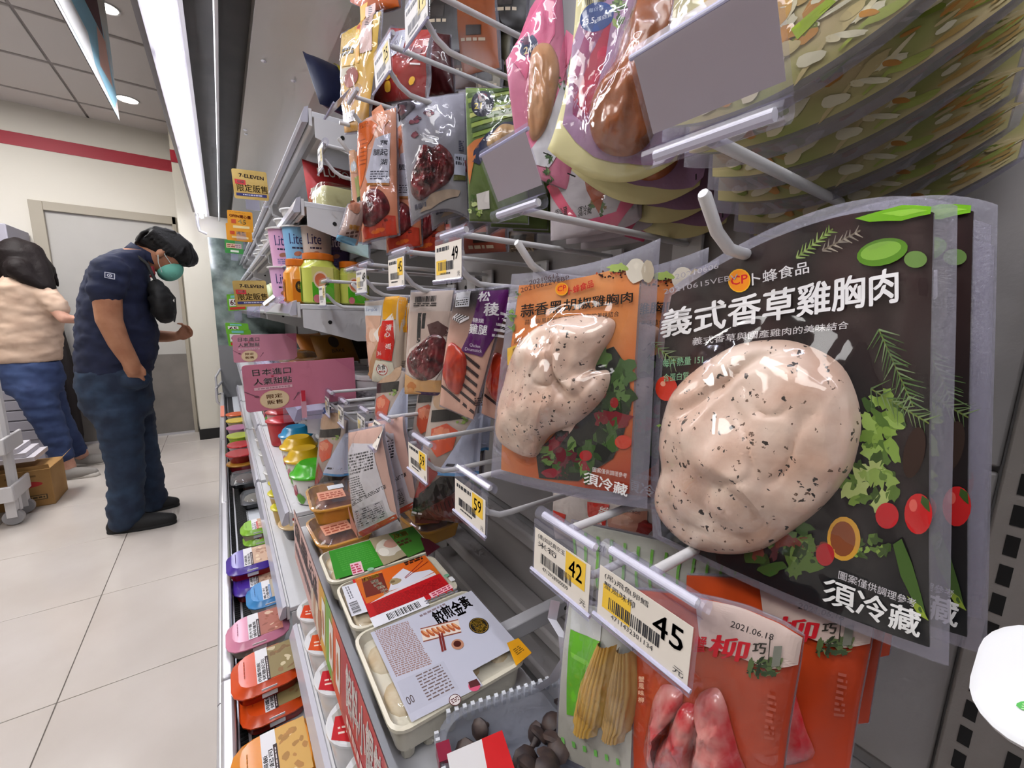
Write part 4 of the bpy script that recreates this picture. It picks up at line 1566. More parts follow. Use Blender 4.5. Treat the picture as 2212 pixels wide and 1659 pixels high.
def A_(a):
    a.poly([(480, 300), (560, 100), (740, 0), (880, -120), (1400, -200), (1200, 1000), (1130, 1080), (860, 1100), (640, 1060), (520, 960), (430, 840), (470, 520)], 'a07a9a')
    a.poly([(500, 430), (600, 180), (760, 150), (720, 400), (640, 620), (600, 860), (500, 780)], '8a3560')
    a.poly([(620, 380), (720, 200), (750, 180), (720, 420), (640, 700), (600, 800), (510, 690)], 'a8143a')
    leafy(a, (800, 120), (50, 130), 14, ['4d6a2a', '6d8a3a', '36501e', '93a85a'])
    a.bars((570, 60), (720, 40), (568, 0), 22, '3a3420')
    a.disc((655, 140), 118, 98, '1f3f7e', 24, -.3)
    a.text('每份含', (600, 110), (700, 90), (602, 80), 'b9c6e0')
    a.text('23.5', (552, 190), (640, 178), (552, 150), 'f2f2f6', .01)
    a.text('g蛋白質', (642, 186), (760, 150), (640, 150), 'e2e6f0', .006)
    a.poly([(290, 1010), (345, 1030), (340, 1040), (288, 1018)], '1c1a18')
    a.line((1150, 990), (1150, 1030), .004, '1c1a18')


b = pouch('salad_chicken_pouch', 'pale yellow salad chicken pouch with a blue 23.5 protein sticker', ((1250, -70), (1545, -110), (1462, 345), (1182, 322)), .322, .377,
          'e0d69c', mids=(None, None, (1318, 393), (1222, 180)), art=A_, K=K3, seed=10.4, group='pale yellow salad chicken pouches', puff=.012, border=(0, 0, 0, 0), wave=.003, nu=36, nv=44,
          foods=((('chicken_sausage', [K3(*p) for p in ((830, 330), (930, 60), (1010, -120), (1300, -160), (1330, 100), (1200, 300), (1080, 620), (1040, 900), (940, 1030), (800, 1060), (680, 1010), (620, 880), (650, 680), (760, 520))], .024, mat('roast_chicken', 'b8683a', .26, coat=.6, col2='8f4a22', vs_=30, bump=.25, bs=70)), dict(lump=.25, n=80, rings=24)),))
b.film(24, 30)
for i, d in enumerate(b.behind(3, .035, ['second pale yellow salad chicken pouch behind the 23.5 one', 'third pale yellow salad chicken pouch on its hook', 'last pale yellow salad chicken pouch, against the back panel'])):
    d.location += Vector((0, .0, -.014 * (i + 1)))


def A_(a):
    a.fine = True
    for i in range(130):
        a.disc((random.uniform(.06, .94), random.uniform(.5, .90)), random.uniform(.02, .07), random.uniform(.008, .028), random.choice(['c9b98a', 'dcd6bc', 'a3ad5a', 'e0d6b4', 'b89a5c', '7d8a3a', 'c08a4a']), 12, random.uniform(-.9, .9), .15)
    a.fine = False
    a.disc((.42, .62), .07, .10, 'd9a85a', rot=-.6)
    a.disc((.3, .6), .04, .07, 'b0243a')
    a.poly([(.5, .74), (.6, .70), (.62, .73), (.52, .79)], 'a3bd3a')


b = pouch('pasta_salad_pouch', 'large clear pouch of creamy pasta salad at the top of the hooks', ((1470, -260), (2330, -520), (2230, -190), (1425, 305)), .30, .30,
          lambda u, v: lerp('cdbb90', '9aa05c', noise2(u, v, 6, 2) + .4), mids=(None, None, (1715, 225), None), art=lambda a: (setattr(a, 'px', None), A_(a)), seed=11.0, group='pasta salad pouches', puff=.014, border=(.03, .02, .03, .06), wave=.003, nu=36, nv=40)
b.film(26, 26)
for i, d in enumerate(b.behind(5, .032, ['second pasta salad pouch on the top hook', 'third pasta salad pouch on the top hook', 'fourth pasta salad pouch on the top hook', 'fifth pasta salad pouch on the top hook', 'last pasta salad pouch, against the back panel'])):
    d.location += Vector((0, 0, -.012 - .012 * i))

PASTA = b
# ---- dark pouches deep on the upper hooks (black ones added as deep shade), and the snack bags
for q, X, col, lb in ((((985, -30), (1075, -20), (1085, 150), (1000, 170)), .43, '8a4418', 'brown-orange pouch deep on the top hook rows'),
                      (((900, -60), (1010, -60), (1000, 110), (915, 120)), .44, '1a1210', 'added black pouch darkening the deep top hook rows left of the brown-orange one'),
                      (((1065, -60), (1150, -60), (1140, 70), (1062, 65)), .44, '120e0d', 'added black pouch darkening the deep top hook rows behind the pink pouch'),
                      (((975, 60), (1050, 80), (1040, 190), (970, 200)), .46, '4a2414', 'dark brown pouch deep behind the plum pouch'),
                      (((1060, 40), (1110, 60), (1105, 190), (1050, 185)), .45, '5a5440', 'olive pouch deep behind the pink pouch'),
                      (((1030, 120), (1090, 130), (1085, 215), (1030, 200)), .44, '7f7868', 'grey-beige pouch deep behind the green pouch'),
                      (((1000, 480), (1100, 475), (1098, 545), (1005, 550)), .45, '8a3a28', 'rust red pouch deep under the green pouch'),
                      (((1100, 500), (1160, 490), (1160, 540), (1105, 545)), .46, '5d4a3a', 'brown pouch deep under the pink pouch'),
                      (((930, 488), (1000, 480), (1000, 540), (930, 545)), .40, 'a83f2c', 'red chicken pouch deep under the plum pouch')):
    def A_(a, q=q):
        cx, cy = sum(p[0] for p in q) / 4, sum(p[1] for p in q) / 4
        a.quad((cx - 18, cy + 14), (cx + 14, cy + 12), (cx - 18, cy - 8), '2c2420', 2, 2)
        a.lines((cx - 30, cy + 28), (cx + 22, cy + 26), (cx - 30, cy + 18), 1, 'b9a890', .7, 4)
    pouch('food_pouch', lb, q, X, X, col, seed=random.random() * 9, puff=.012, art=A_, film=False)


K1 = crop(680, 0, 4.916)


def A_(a):
    a.poly([(840, 380), (1030, 320), (1010, 560), (920, 640), (760, 760), (740, 600)], 'cfd0e0')
    a.text('南瓜子', (860, 560), (1010, 470), (850, 510), '55586c')
    a.poly([(950, 600), (1050, 510), (1200, 560), (1170, 660), (1000, 660)], '7a1222')
    a.text('seeds', (960, 640), (1080, 590), (950, 600), 'c0a0a8')
    for c, r in (((870, 830), 66), ((840, 950), 60), ((930, 870), 40), ((1080, 880), 50)):
        a.disc(c, r, r * .45, 'e9b33a', 12, -1.1, .1)
    a.disc((900, 800), 20, 8, '8a2a12', rot=1)
    a.line((1075, 690), (1110, 660), .012, 'f0e8ea')
    a.line((1090, 716), (1180, 712), .012, 'f0e8ea')


pouch('seed_bag', 'red snack bag with yellow seed pictures under the 19 tag', ((845, 60), (940, 62), (925, 212), (780, 232)), .285, .31, lambda u, v: lerp('c42a1e', '7a1418', v * .6 + u * .5), art=A_, K=K1, seed=1.3, puff=.016, wave=.004)
pouch('seed_bag', 'dark maroon glossy snack bag right of the red seed bag', ((920, 65), (975, 75), (985, 205), (925, 212)), .34, .37, lambda u, v: lerp('6a1a20', '3d1216', u), seed=1.6, puff=.016, wave=.004)


def A_(a):
    a.lines((335, 630), (470, 600), (335, 540), 2, '3a3024', .7, 4)
    a.poly([(330, 660), (480, 640), (480, 720), (330, 740)], 'd6a92a')
    a.poly([(330, 760), (480, 730), (480, 860), (340, 900)], 'b9ad94')
    a.disc((440, 850), 70, 110, '8a3a2c', rot=.4)
    a.poly([(470, 60), (560, 20), (540, 420), (530, 700), (500, 700)], 'e0a83a')
    a.poly([(540, 80), (660, 40), (650, 560), (540, 600)], 'c9a9a0')
    a.lines((575, 300), (620, 300), (575, 60), 12, '5a4a50', .5, 1)
    for z in (240, 310, 360, 420):
        a.disc((505, z), 22, 30, 'c8321e' if z % 20 else 'e9b33a', wob=.2)
    a.poly([(320, 1230), (470, 1180), (470, 1290), (325, 1340)], 'd9d6dc')
    a.bars((400, 1270), (465, 1250), (400, 1220), 12, '3a3a40')


pouch('sausage_pouch', 'tall yellow sausage pouch hanging beside the canopy liner', ((737, 72), (832, 20), (802, 285), (744, 292)), .225, .262, lambda u, v: lerp('cda83a', 'b9822a', v), art=A_, K=K1, seed=2.6, puff=.012, wave=.003)
pouch('sausage_pouch', 'glossy red pouch behind the tall yellow sausage pouch', ((775, 100), (830, 90), (855, 280), (790, 300)), .25, .285, lambda u, v: lerp('b82a24', '6d1a1c', v), seed=2.9, puff=.014, wave=.004)
pouch('snack_bag', 'bright orange snack bag whose underside shows at the very top', ((770, -90), (880, -90), (868, 16), (756, 6)), .26, .30, 'd8641a', mids=(None, None, (815, 28), None), seed=3.4, puff=.018, wave=.003)

# ---- lower hook row
K6 = crop(640, 800, 4.148)


def A_(a):
    a.disc((340, 455), 92, 78, 'b9977a', 20)
    a.poly([(250, 330), (320, 325), (320, 385), (250, 385)], '1f3560')
    a.poly([(250, 520), (430, 510), (430, 580), (250, 590)], '17110f')
    a.poly([(258, 630), (330, 600), (385, 650), (370, 760), (300, 800), (262, 740)], 'd0583a')
    a.disc((310, 660), 44, 40, 'e08a6a', wob=.15)
    leafy(a, (400, 590), (24, 40), 7, ['93ad55', '6d8a3a'])
    a.poly([(455, 560), (480, 560), (480, 930), (305, 900)], 'c3c8de')
    a.poly([(305, 890), (480, 925), (480, 945), (300, 908)], '5b9ad0')
    a.lines((340, 860), (440, 880), (350, 840), 1, '44444c', .8, 3)
    a.poly([(260, 800), (310, 900), (230, 1040), (190, 1060), (230, 900)], '8a2420')
    a.poly([(185, 1060), (320, 920), (460, 940), (420, 1000), (220, 1150), (180, 1160)], '0f0d0e')
    a.poly([(190, 1170), (420, 1010), (450, 1060), (300, 1240), (190, 1230)], '4a1d18')
    for i in range(12):
        a.line((215 + i * 18, 1140 - i * 8), (225 + i * 18, 1190 - i * 8), .006, '1a0f0e')
    a.lines((175, 1160), (230, 1170), (178, 1140), 1, 'cfcfd6', .7, 2)


b = pouch('fish_pack', 'salmon pack with a dark tray and white label at the front of the lower hooks', ((699, 880), (752, 905), (750, 1106), (680, 1085)), .178, .215, lambda u, v: lerp('b9a79c', '4a2420', v * 1.6 - .5), art=A_, K=K6, seed=1.1, puff=.02, group='salmon packs')
for i, (p, lb) in enumerate((((.255, .80, 1.005), 'salmon pack with a blue-edged label behind the white back-label pouch'), ((.30, .70, 1.0), 'salmon pack partly hidden behind the further 59 tag'), ((.34, .66, 1.005), 'salmon pack deepest behind the further 59 tag'), ((.28, .60, .99), 'salmon pack right behind the further 59 tag'))):
    d = dup(b.root, Vector((p[0], p[1], p[2] - .105)), .12 * i - .2, lb)


def A_(a):
    a.poly([(545, 640), (745, 640), (880, 1240), (920, 1270), (905, 1310), (580, 1440), (475, 780)], 'd2cdd4')
    a.lines((505, 935), (770, 860), (490, 745), 7, '2a2a30', .6, 12)
    a.lines((560, 1150), (700, 1100), (510, 950), 10, '33333a', .5, 7)
    a.lines((560, 1200), (850, 1040), (555, 1160), 3, '2a2a30', .6, 14)
    a.quad((585, 1415), (860, 1300), (560, 1240), 'b9b4bc', 3, 3)
    a.lines((600, 1395), (840, 1290), (580, 1240), 8, '44444c', .5, 7)
    a.poly([(580, 1440), (920, 1275), (925, 1320), (600, 1490)], 'c43a2a')
    a.poly([(480, 1200), (545, 1420), (560, 1510), (500, 1400)], 'c98a78')


b = pouch('sausage_pouch', 'white back-label pouch with dense small print hanging at the front of the lower hooks', ((752, 930), (832, 915), (868, 1118), (774, 1164)), .178, .213, 'd3aa9c', art=A_, K=K6, seed=1.9, puff=.018, wave=.003, group='back-label pouches')
b.behind(1, .04, 'second pouch with a printed paper front behind the white back-label pouch')[0].location += Vector((0, .01, .012))

# ---- corn, crab sticks and salmon on the lowest hooks
K7 = crop(1200, 1240, 3.3515)
CORN = mat('baby_corn', 'd9b35c', .35, coat=.3, col2='c2933a', vs_=30)


def A_(a):
    a.poly([(128, 200), (360, 270), (355, 470), (130, 380)], 'd5d8d8')
    a.poly([(132, 385), (360, 470), (330, 640), (200, 940), (170, 1010), (105, 1000)], '6cc22c')
    a.poly([(140, 540), (260, 600), (300, 660), (150, 580)], '8ad84a')
    for i in range(6):
        a.quad((60 + i * 82, 1210 + i * 28), (84 + i * 82, 1218 + i * 28), (56 + i * 82, 1165 + i * 28), '7cc860', 1, 2)


b = Bag('corn_bag', 'clear bag of yellow baby corn with a bright green label', 'food pouch', ((1226, 1285), (1375, 1325), (1372, 1720), (1196, 1640)), .25, .25, wave=.002, seed=2.4, group='baby corn bags')
b.sheet(lambda u, v: lerp('cfd2cc', 'b9b4a8', v), (.05, .02, .02, .05), puff=.006, mt=PRINT)
a = b.art(K7)
A_(a)
b.fin(a)


def cob(b, K, pts, w, h, mt, name, rows=7):
    """a ribbed corn cob along a picture polyline"""
    q = [b.uv(*K(*p)) for p in pts]
    g = G()
    N, M_ = 26, rows * 4
    vs = []
    for i in range(N + 1):
        t = i / N * (len(q) - 1)
        k = min(int(t), len(q) - 2)
        f = t - k
        u, v = q[k][0] * (1 - f) + q[k + 1][0] * f, q[k][1] * (1 - f) + q[k + 1][1] * f
        ww = w * (.55 + .45 * min(1, i / N * 1.8)) * (1 if i < N - 2 else .75)
        for j in range(M_ + 1):
            s_ = j / M_ * 2 - 1
            rib = .86 + .14 * abs(math.cos(j / 4 * math.pi)) + .015 * math.sin(i * 2.4 + (j // 4) * 2)
            vs.append(b.S(u + s_ * ww * rib, v, .0008 + h * math.sqrt(max(0, 1 - s_ * s_)) * rib))
    g.add(vs, [(i * (M_ + 1) + j, (i + 1) * (M_ + 1) + j, (i + 1) * (M_ + 1) + j + 1, i * (M_ + 1) + j + 1) for i in range(N) for j in range(M_)])
    g.part(name, b.root, mt, world=True, ang=80)
    b.domes.append(((sum(p[0] for p in q) / len(q), sum(p[1] for p in q) / len(q)), [(q[0][0] - w, q[0][1]), (q[0][0] + w, q[0][1]), (q[-1][0] + w, q[-1][1]), (q[-1][0] - w, q[-1][1])], h, 0, 1, 0, .5))


cob(b, K7, ((420, 470), (330, 760), (245, 1120)), .185, .011, CORN, 'corn_cob')
cob(b, K7, ((545, 520), (515, 800), (450, 1160)), .15, .010, mat('pale_baby_corn', 'b9995f', .4, coat=.2, col2='a8834a', vs_=30), 'corn_cob')
b.film(20, 28, FILM2)

# the striped headers of the corn bags behind
for i, (X, q, lb) in enumerate(((.325, ((1236, 1120), (1640, 1230), (1640, 1312), (1240, 1268)), 'second baby corn bag, its green-striped header showing behind the tags'),)):
    def A_(a):
        for k in range(14):
            x = 1245 + k * 29
            a.quad((x, 1262 + k * 4), (x + 6, 1263 + k * 4), (x, 1138 + k * 7), '78c24a', 1, 3)
        a.text('2021 0923', (1290, 1180), (1360, 1196), (1292, 1166), '4a4a48')
    c = pouch('corn_bag', lb, q, X, X, 'c6c8be', art=A_, seed=.6, puff=.012, group='baby corn bags', mids=((1420, 1160), None, None, None), wave=.003)


def A_(a):
    a.poly([(1040, 160), (1310, 210), (1560, 300), (1800, 450), (1770, 640), (1600, 640), (1400, 560), (1100, 470)], 'cbb6ae')
    a.text('2021.06.18', (1310, 345), (1610, 445), (1318, 305), '3a3434', .008)
    a.text('蟹', (1050, 520), (1140, 520), (1060, 410), 'c8222e', .015)
    a.text('柳', (1160, 540), (1430, 590), (1190, 390), 'c8222e', .02)
    leafy(a, (1560, 620), (120, 70), 26, ['3a4a30', '55663f', '2a3424', '6d7a52'])
    a.text('巧', (1480, 520), (1570, 530), (1484, 450), '33302a', .03)
    a.quad((1612, 620), (1668, 620), (1625, 480), '77786e', 1, 1)
    a.line((1598, 420), (1592, 590), .003, '33302a')
    a.text('蟹', (645, 745), (690, 745), (645, 705), 'efc0a0', .02)
    a.text('風', (645, 795), (690, 795), (645, 755), 'efc0a0', .02)
    a.text('味', (645, 840), (690, 840), (645, 805), 'efc0a0', .02)
    a.text('柳', (645, 890), (690, 890), (645, 852), 'efc0a0', .02)
    a.lines((1575, 1120), (1640, 1140), (1600, 790), 8, 'b35a4a', .5, 1)


b = Bag('crab_stick_bag', 'orange bag of red and white crab sticks dated 2021.06.18', 'food pouch', ((1362, 1268), (1738, 1372), (1686, 1740), (1356, 1720)), .252, .252, mids=((1575, 1296), None, None, None), wave=.002, seed=3.7, group='crab stick bags')
b.sheet(lambda u, v: lerp(lerp('cf4f1e', 'a8381a', u), 'd8481c', (v - .4) * 1.5), (0, .01, .005, .01), puff=.010)
a = b.art(K7, base=.0018)
a.step = .00012
A_(a)
b.fin(a)
CRAB = mat('crab_stick', 'c2202c', .25, coat=.5, col2='dd9a92', vs_=48, bump=.3, bs=60)
for pts, lb in ((((800, 780), (960, 800), (960, 930), (900, 1020), (800, 1180), (800, 1420), (760, 1420), (745, 1040)), 'first'),
                (((960, 900), (1050, 890), (1120, 960), (1100, 1080), (1060, 1240), (1050, 1450), (800, 1450), (800, 1220), (900, 1060)), 'second'),
                (((1090, 820), (1220, 770), (1290, 860), (1330, 1000), (1380, 1180), (1420, 1450), (1070, 1450), (1100, 1200), (1130, 1000), (1080, 920)), 'third')):
    b.dome('crab_stick', [K7(*p) for p in pts], .014, CRAB, lump=.4, ls=9, n=48, rings=14, seed=len(pts), flat=.5)
b.film(26, 30, FILM2)
CRABBAG = b
for d in b.behind(2, .09, more('{} orange crab stick bag counted from the dated one', 2, 2)):
    d.location += Vector((.02, -.01, .005))
d = b.behind(1, .045, 'second orange crab stick bag behind the dated one')[0]
d.location += Vector((.0, -.02, .01))


def A_(a):
    a.poly([(830, 110), (920, 130), (900, 230), (830, 190)], 'd32a1e')
    a.text('美', (886, 222), (916, 196), (866, 186), 'f2e6e0', .02)
    a.poly([(1045, 55), (1182, 70), (1165, 190), (1110, 190), (1060, 130)], 'd32a1e')
    a.text('美威', (1090, 190), (1132, 80), (1140, 196), 'f2e6e0', .02)
    a.poly([(1180, 120), (1400, 110), (1400, 260), (1180, 200)], 'c98a72')
    a.disc((1260, 160), 60, 30, 'd9a48c', wob=.15)
    a.text('salmon', (1270, 110), (1360, 130), (1274, 85), '6a3a3a')
    a.disc((1380, 210), 40, 50, '9a2a24', wob=.2)


pouch('salmon_pouch', 'salmon pouch with red brand corners deep behind the corn bags', ((1192, 1062), (1425, 1075), (1430, 1190), (1196, 1165)), .40, .42, 'c9bdb8', art=A_, K=crop(900, 1060, 2.77), seed=4.9, puff=.012, border=(.02, .02, .02, .02))

# ---- white lidded dish at the near end
dish = empty('lidded_dish', 'white oval dish with printed green leaves at the near end of the hooks', 'dish', (0, 0, 0))
c0 = at(2200, 1462, X=.20)
dish.location = (c0.x, c0.y - .006, c0.z - .010)
g = G().rloft([(-.016, .040, .044, .016), (-.006, .046, .050, .018), (.0, .050, .056, .018), (.003, .050, .056, .018), (.0045, .045, .050, .016)], 'eef1f6', n=6)
g.part('dish', dish, mat('white_dish', 'eef0f4', .3, coat=.2))
Sd = plane((-.023, .026, .0048), (0, -.052, 0), (.046, 0, 0))
a = Art(Sd)
for c, r in (((.35, .3), .5), ((.42, .52), -.3), ((.65, .35), .9)):
    a.disc(c, .13, .05, '3fae3a', 16, r)
    for k in (-.02, .0, .02):
        a.line((c[0] - .1 * math.cos(r), c[1] - .1 * math.sin(r) + k), (c[0] + .1 * math.cos(r), c[1] + .1 * math.sin(r) + k), .004, 'b9e6a8')
a.disc((.8, .7), .06, .06, 'e0a0a8', 14)
a.done(dish, mat('dish_print', None, .3))
dish.scale = (.85, .85, .85)
dish.location += Vector((.012, -.0075, .004))
dish.rotation_euler = (math.radians(-20), math.radians(-38), 0)

# ---- unseen stock added past the near end to shade the right side
for i in range(3):
    n_ = ['first', 'second', 'third'][i]
    y = -.05 - .175 * i
    for src, z, dz, nm in ((PASTA, 1.602, 0, 'pasta salad pouch'), (BIGBAG, 1.333, 0, 'black herb chicken pouch'), (CRABBAG, 1.067, 0, 'orange crab stick bag')):
        w_ = .28 if src is PASTA else .225 if src is BIGBAG else .19
        if src is PASTA and i == 2:
            continue
        dy = -w_ * (i + 1)
        dup(src.root, src.root.location + Vector((random.uniform(0, .012), dy, 0)), random.uniform(-.05, .05), f'{nm} on the {n_} hook past the near end, added unseen for shade')
        peg_hook((.12 if src is not PASTA else .06) + dy, z, .222, '45', f'wire peg hook over the {n_} {nm} added unseen past the near end', yellow='r')

# ================================================================== goods on the shelves
def lathe_S(cx, cy, z0, h, r0, r1, th0, th1):
    """uv on a cone wall, u over the angle th0..th1 (degrees), v upwards"""
    def S(u, v, o=0):
        t = math.radians(th0 + (th1 - th0) * u)
        r = r0 + (r1 - r0) * v + o
        return Vector((cx + r * math.cos(t), cy + r * math.sin(t), z0 + h * v))
    return S


def cup(name, label, cat, x, y, z, r0, r1, h, body, lid, group=None, art=None, lidh=.004, rim=.003, lart=None, dome=0.0, lidmat=None):
    c = empty(name, label, cat, (x, y, z), group=group)
    G().lathe([(r0 * .9, 0), (r0, .002), (r0 + (r1 - r0) * .5, h * .5), (r1, h - .002), (r1 * .98, h)], n=24, cols=body).part('cup_body', c, PLAST)
    if dome:
        l = G().lathe([(r1 + rim, h), (r1 + rim, h + .004), (r1 * .95, h + .008), (r1 * .80, h + dome * .75), (r1 * .62, h + dome), (r1 * .5, h + dome * .96)], n=24, cols=lid).part('lid', c, lidmat or PLAST)
    else:
        l = G().lathe([(r1 + rim, h - .001), (r1 + rim, h + lidh * .6), (r1 + rim * .5, h + lidh), (r1 * .92, h + lidh)], n=24, cols=lid).part('lid', c, lidmat or PLAST)
    if art:
        a = Art(lathe_S(0, 0, 0, h, r0, r1, 160, 320), base=.0006, step=.00015)
        art(a)
        a.done(c)
    if lart:
        a = Art(plane((-r1, -r1, h + (dome or lidh)), (2 * r1, 0, 0), (0, 2 * r1, 0)))
        lart(a)
        a.done(l)
    return c


# ---- dumpling trays
CREAM = mat('cream_tray', 'e3dcc8', .35, coat=.15)
DUMP = mat('dumpling_skin', 'cfc0a2', .45, col2='b59a72', vs_=40)


def tray(label, x, y, sx, sy, art, z=.762, h=.056, rz=0, cells=True):
    t = empty('dumpling_tray', label, 'food tray', (x, y, z), rz, group='dumpling trays on the shelf')
    G().rloft([(.02, sx * .9, sy * .9, .012), (h - .004, sx * .94, sy * .94, .014), (h - .004, sx, sy, .018), (h, sx, sy, .018), (h + .001, sx * .955, sy * .95, .016), (h - .006, sx * .92, sy * .91, .014), (h - .010, sx * .9, sy * .88, .012)], 'ffffff', n=4).part('tray_rim', t, CREAM)
    g = G()
    nx, ny = 6, 4
    k = 0
    for i in range(nx):
        for j in range(ny):
            if 0 < i < nx - 1 and 0 < j < ny - 1:
                continue
            cx, cy = (-.5 + (i + .5) / nx) * sx * .88, (-.5 + (j + .5) / ny) * sy * .88
            g.rloft([(0, .014, .022, .006, cx, cy), (h - .012, .024, .034, .010, cx, cy)], 'ffffff', n=2)
    g.part('tray_cells', t, CREAM, kind='stuff')
    for i in range(4):
        for j in range(2):
            cx, cy = (-.36 + i * .24) * sx, (-.2 + j * .4) * sy
            G().ell((cx, cy, h - .012), .018, .026, .009).part('dumpling', t, DUMP)
    Sp = plane((-sx / 2, -sy / 2, h + .002), (sx, 0, 0), (0, sy, 0))
    g = G().quad(lambda u, v, o: Sp(u, v, 0) + Vector((0, 0, .0004 * noise2(u, v, 5, x * 9) - .0006)), 14, 14, u0=.03, u1=.97, v0=.03, v1=.97)
    g.part('clear_film', t, FILM2)
    a = Art(lambda u, v, o=0: Sp(u, v, o), base=.0006)
    art(a)
    a.done(t)
    return t


def A_(a):
    a.rect(.12, .14, 1.0, .93, 'bfc0cf')
    a.quad((.12, .02), (.60, -.01), (.12, .2), 'bfc0cf', 3, 2)
    a.rect(.16, .965, .62, 1.10, 'e2e2ea')
    a.bars((.28, .985), (.56, .985), (.28, 1.07), 24)
    a.lines((.60, .985), (.9, .985), (.60, 1.05), 2, '7a7a84', .5, 6)
    a.lines((.15, .40), (.40, .36), (.15, .93), 26, '9a7a74', .6, 12)
    a.quad((.13, .08), (.46, .06), (.14, .36), 'b9bac9', 2, 2)
    a.lines((.26, .09), (.44, .08), (.26, .34), 9, '6d5a58', .4, 5)
    a.text('00', (.145, .14), (.19, .14), (.145, .21), '4a3a3a')
    for i, ch in enumerate('黃金煎餃'):
        a.text(ch, (.84 - i * .085 - .0, .74 - i * .01 - (.03 if i % 2 else 0)), (.92 - i * .085, .74 - i * .01 - (.03 if i % 2 else 0)), (.84 - i * .085, .90 - i * .01), '241c20', .03)
    a.lines((.5, .86), (.74, .88), (.5, .90), 1, '8a7a80', .6, 8)
    a.poly([(.42, .60), (.70, .52), (.74, .66), (.45, .74)], 'dccfc4')
    a.line((.42, .60), (.70, .52), .006, '8a4a3a')
    a.line((.45, .74), (.74, .66), .006, '8a4a3a')
    for i in range(7):
        a.disc((.462 + i * .038, .665 - i * .011), .017, .055, 'b05a34', 14, .25)
        a.disc((.466 + i * .038, .68 - i * .011), .008, .036, 'd89a6a', 12, .25)
    a.line((.55, .60), (.50, .42), .008, '7a2a24')
    a.line((.57, .60), (.52, .42), .008, '7a2a24')
    a.disc((.62, .42), .045, .055, 'b9846a', 16)
    a.disc((.62, .425), .028, .034, '4a1a14', 14)
    a.disc((.845, .50), .075, .095, '17130f', 24)
    a.disc((.845, .50), .068, .088, '8a6a2a', 24)
    a.disc((.845, .50), .063, .082, '17130f', 24)
    a.text('獨', (.80, .50), (.89, .50), (.80, .57), 'd6aa3c', .02)
    a.text('饗', (.80, .425), (.89, .425), (.80, .495), 'd6aa3c', .02)
    a.disc((.40, .0), .038, .045, '5a2a2c')
    a.disc((.40, .0), .033, .040, 'dcd6d4')
    a.lines((.375, -.02), (.425, -.02), (.375, .02), 3, '5a2a2c', .6, 2)
    a.disc((.55, .02), .038, .045, 'd85a7a')
    a.poly([(.52, .02), (.59, .0), (.59, .06), (.53, .07)], '5a2a2c')
    a.poly([(.87, -.01), (1.03, .02), (1.03, .20), (.93, .21)], 'e2a01c')
    a.lines((.93, .06), (1.0, .07), (.93, .13), 4, '7a5a1a', .5, 2)


tray('cream tray of pan-fried dumplings with a grey label and black round emblem', .193, .421, .172, .158, A_)


def A_(a):
    a.quad((.16, .02), (.92, .0), (.16, .98), 'b8161c', 3, 3)
    a.poly([(.18, .38), (.5, .42), (.92, .44), (.92, .98), (.18, .98)], 'c8641c')
    a.poly([(.3, .97), (.5, .55), (.92, .6), (.92, .98)], 'd2601a')
    a.quad((.20, .50), (.40, .47), (.24, .94), '6a2418', 2, 2)
    a.line((.2, .95), (.44, .93), .008, 'd6a24a')
    for i, ch in enumerate('豬肉熟水餃'):
        a.text(ch, (.30 + i * .012, .74 - i * .085), (.37 + i * .012, .74 - i * .085), (.30 + i * .012, .81 - i * .085), 'f2e6cc', .03)
    a.text('及第', (.24, .84), (.40, .84), (.24, .93), 'e6b43a', .03)
    a.poly([(.40, .46), (.6, .44), (.88, .52), (.86, .60), (.70, .66), (.64, .84), (.50, .72)], 'd2d2dc')
    a.disc((.50, .62), .055, .075, '9a8a66', 14, 0, .15)
    a.disc((.48, .63), .022, .03, '6d5a3a', 10, 0, .15)
    a.poly([(.2, .36), (.4, .44), (.62, .46), (.88, .50), (.88, .44), (.5, .40)], 'd8cfd2')
    a.line((.60, .62), (.86, .86), .006, '8a2020')
    a.line((.60, .60), (.90, .80), .006, '8a2020')
    a.lines((.68, .88), (.88, .90), (.68, .98), 2, '3a1a10', .8, 4)
    a.lines((.22, .10), (.88, .12), (.22, .34), 9, '96161a', .5, 14)
    a.quad((.70, .02), (.93, .05), (.70, .12), 'e8b4bc', 2, 1)
    a.lines((.72, .03), (.92, .06), (.72, .11), 2, 'b02a4a', .6, 4)
    a.quad((.03, .25), (.16, .23), (.05, .9), 'dadbe4', 1, 3)
    a.bars((.05, .28), (.05, .52), (.12, .28), 16)
    a.lines((.07, .58), (.07, .86), (.11, .58), 2, '6a6a74', .5, 5)
    a.disc((.96, .34), .03, .035, '7aa88a')
    a.rect(.955, .18, 1.0, .28, 'e6e6ea')


tray('cream tray of boiled pork dumplings with a red and orange label', .190, .560, .160, .112, A_)


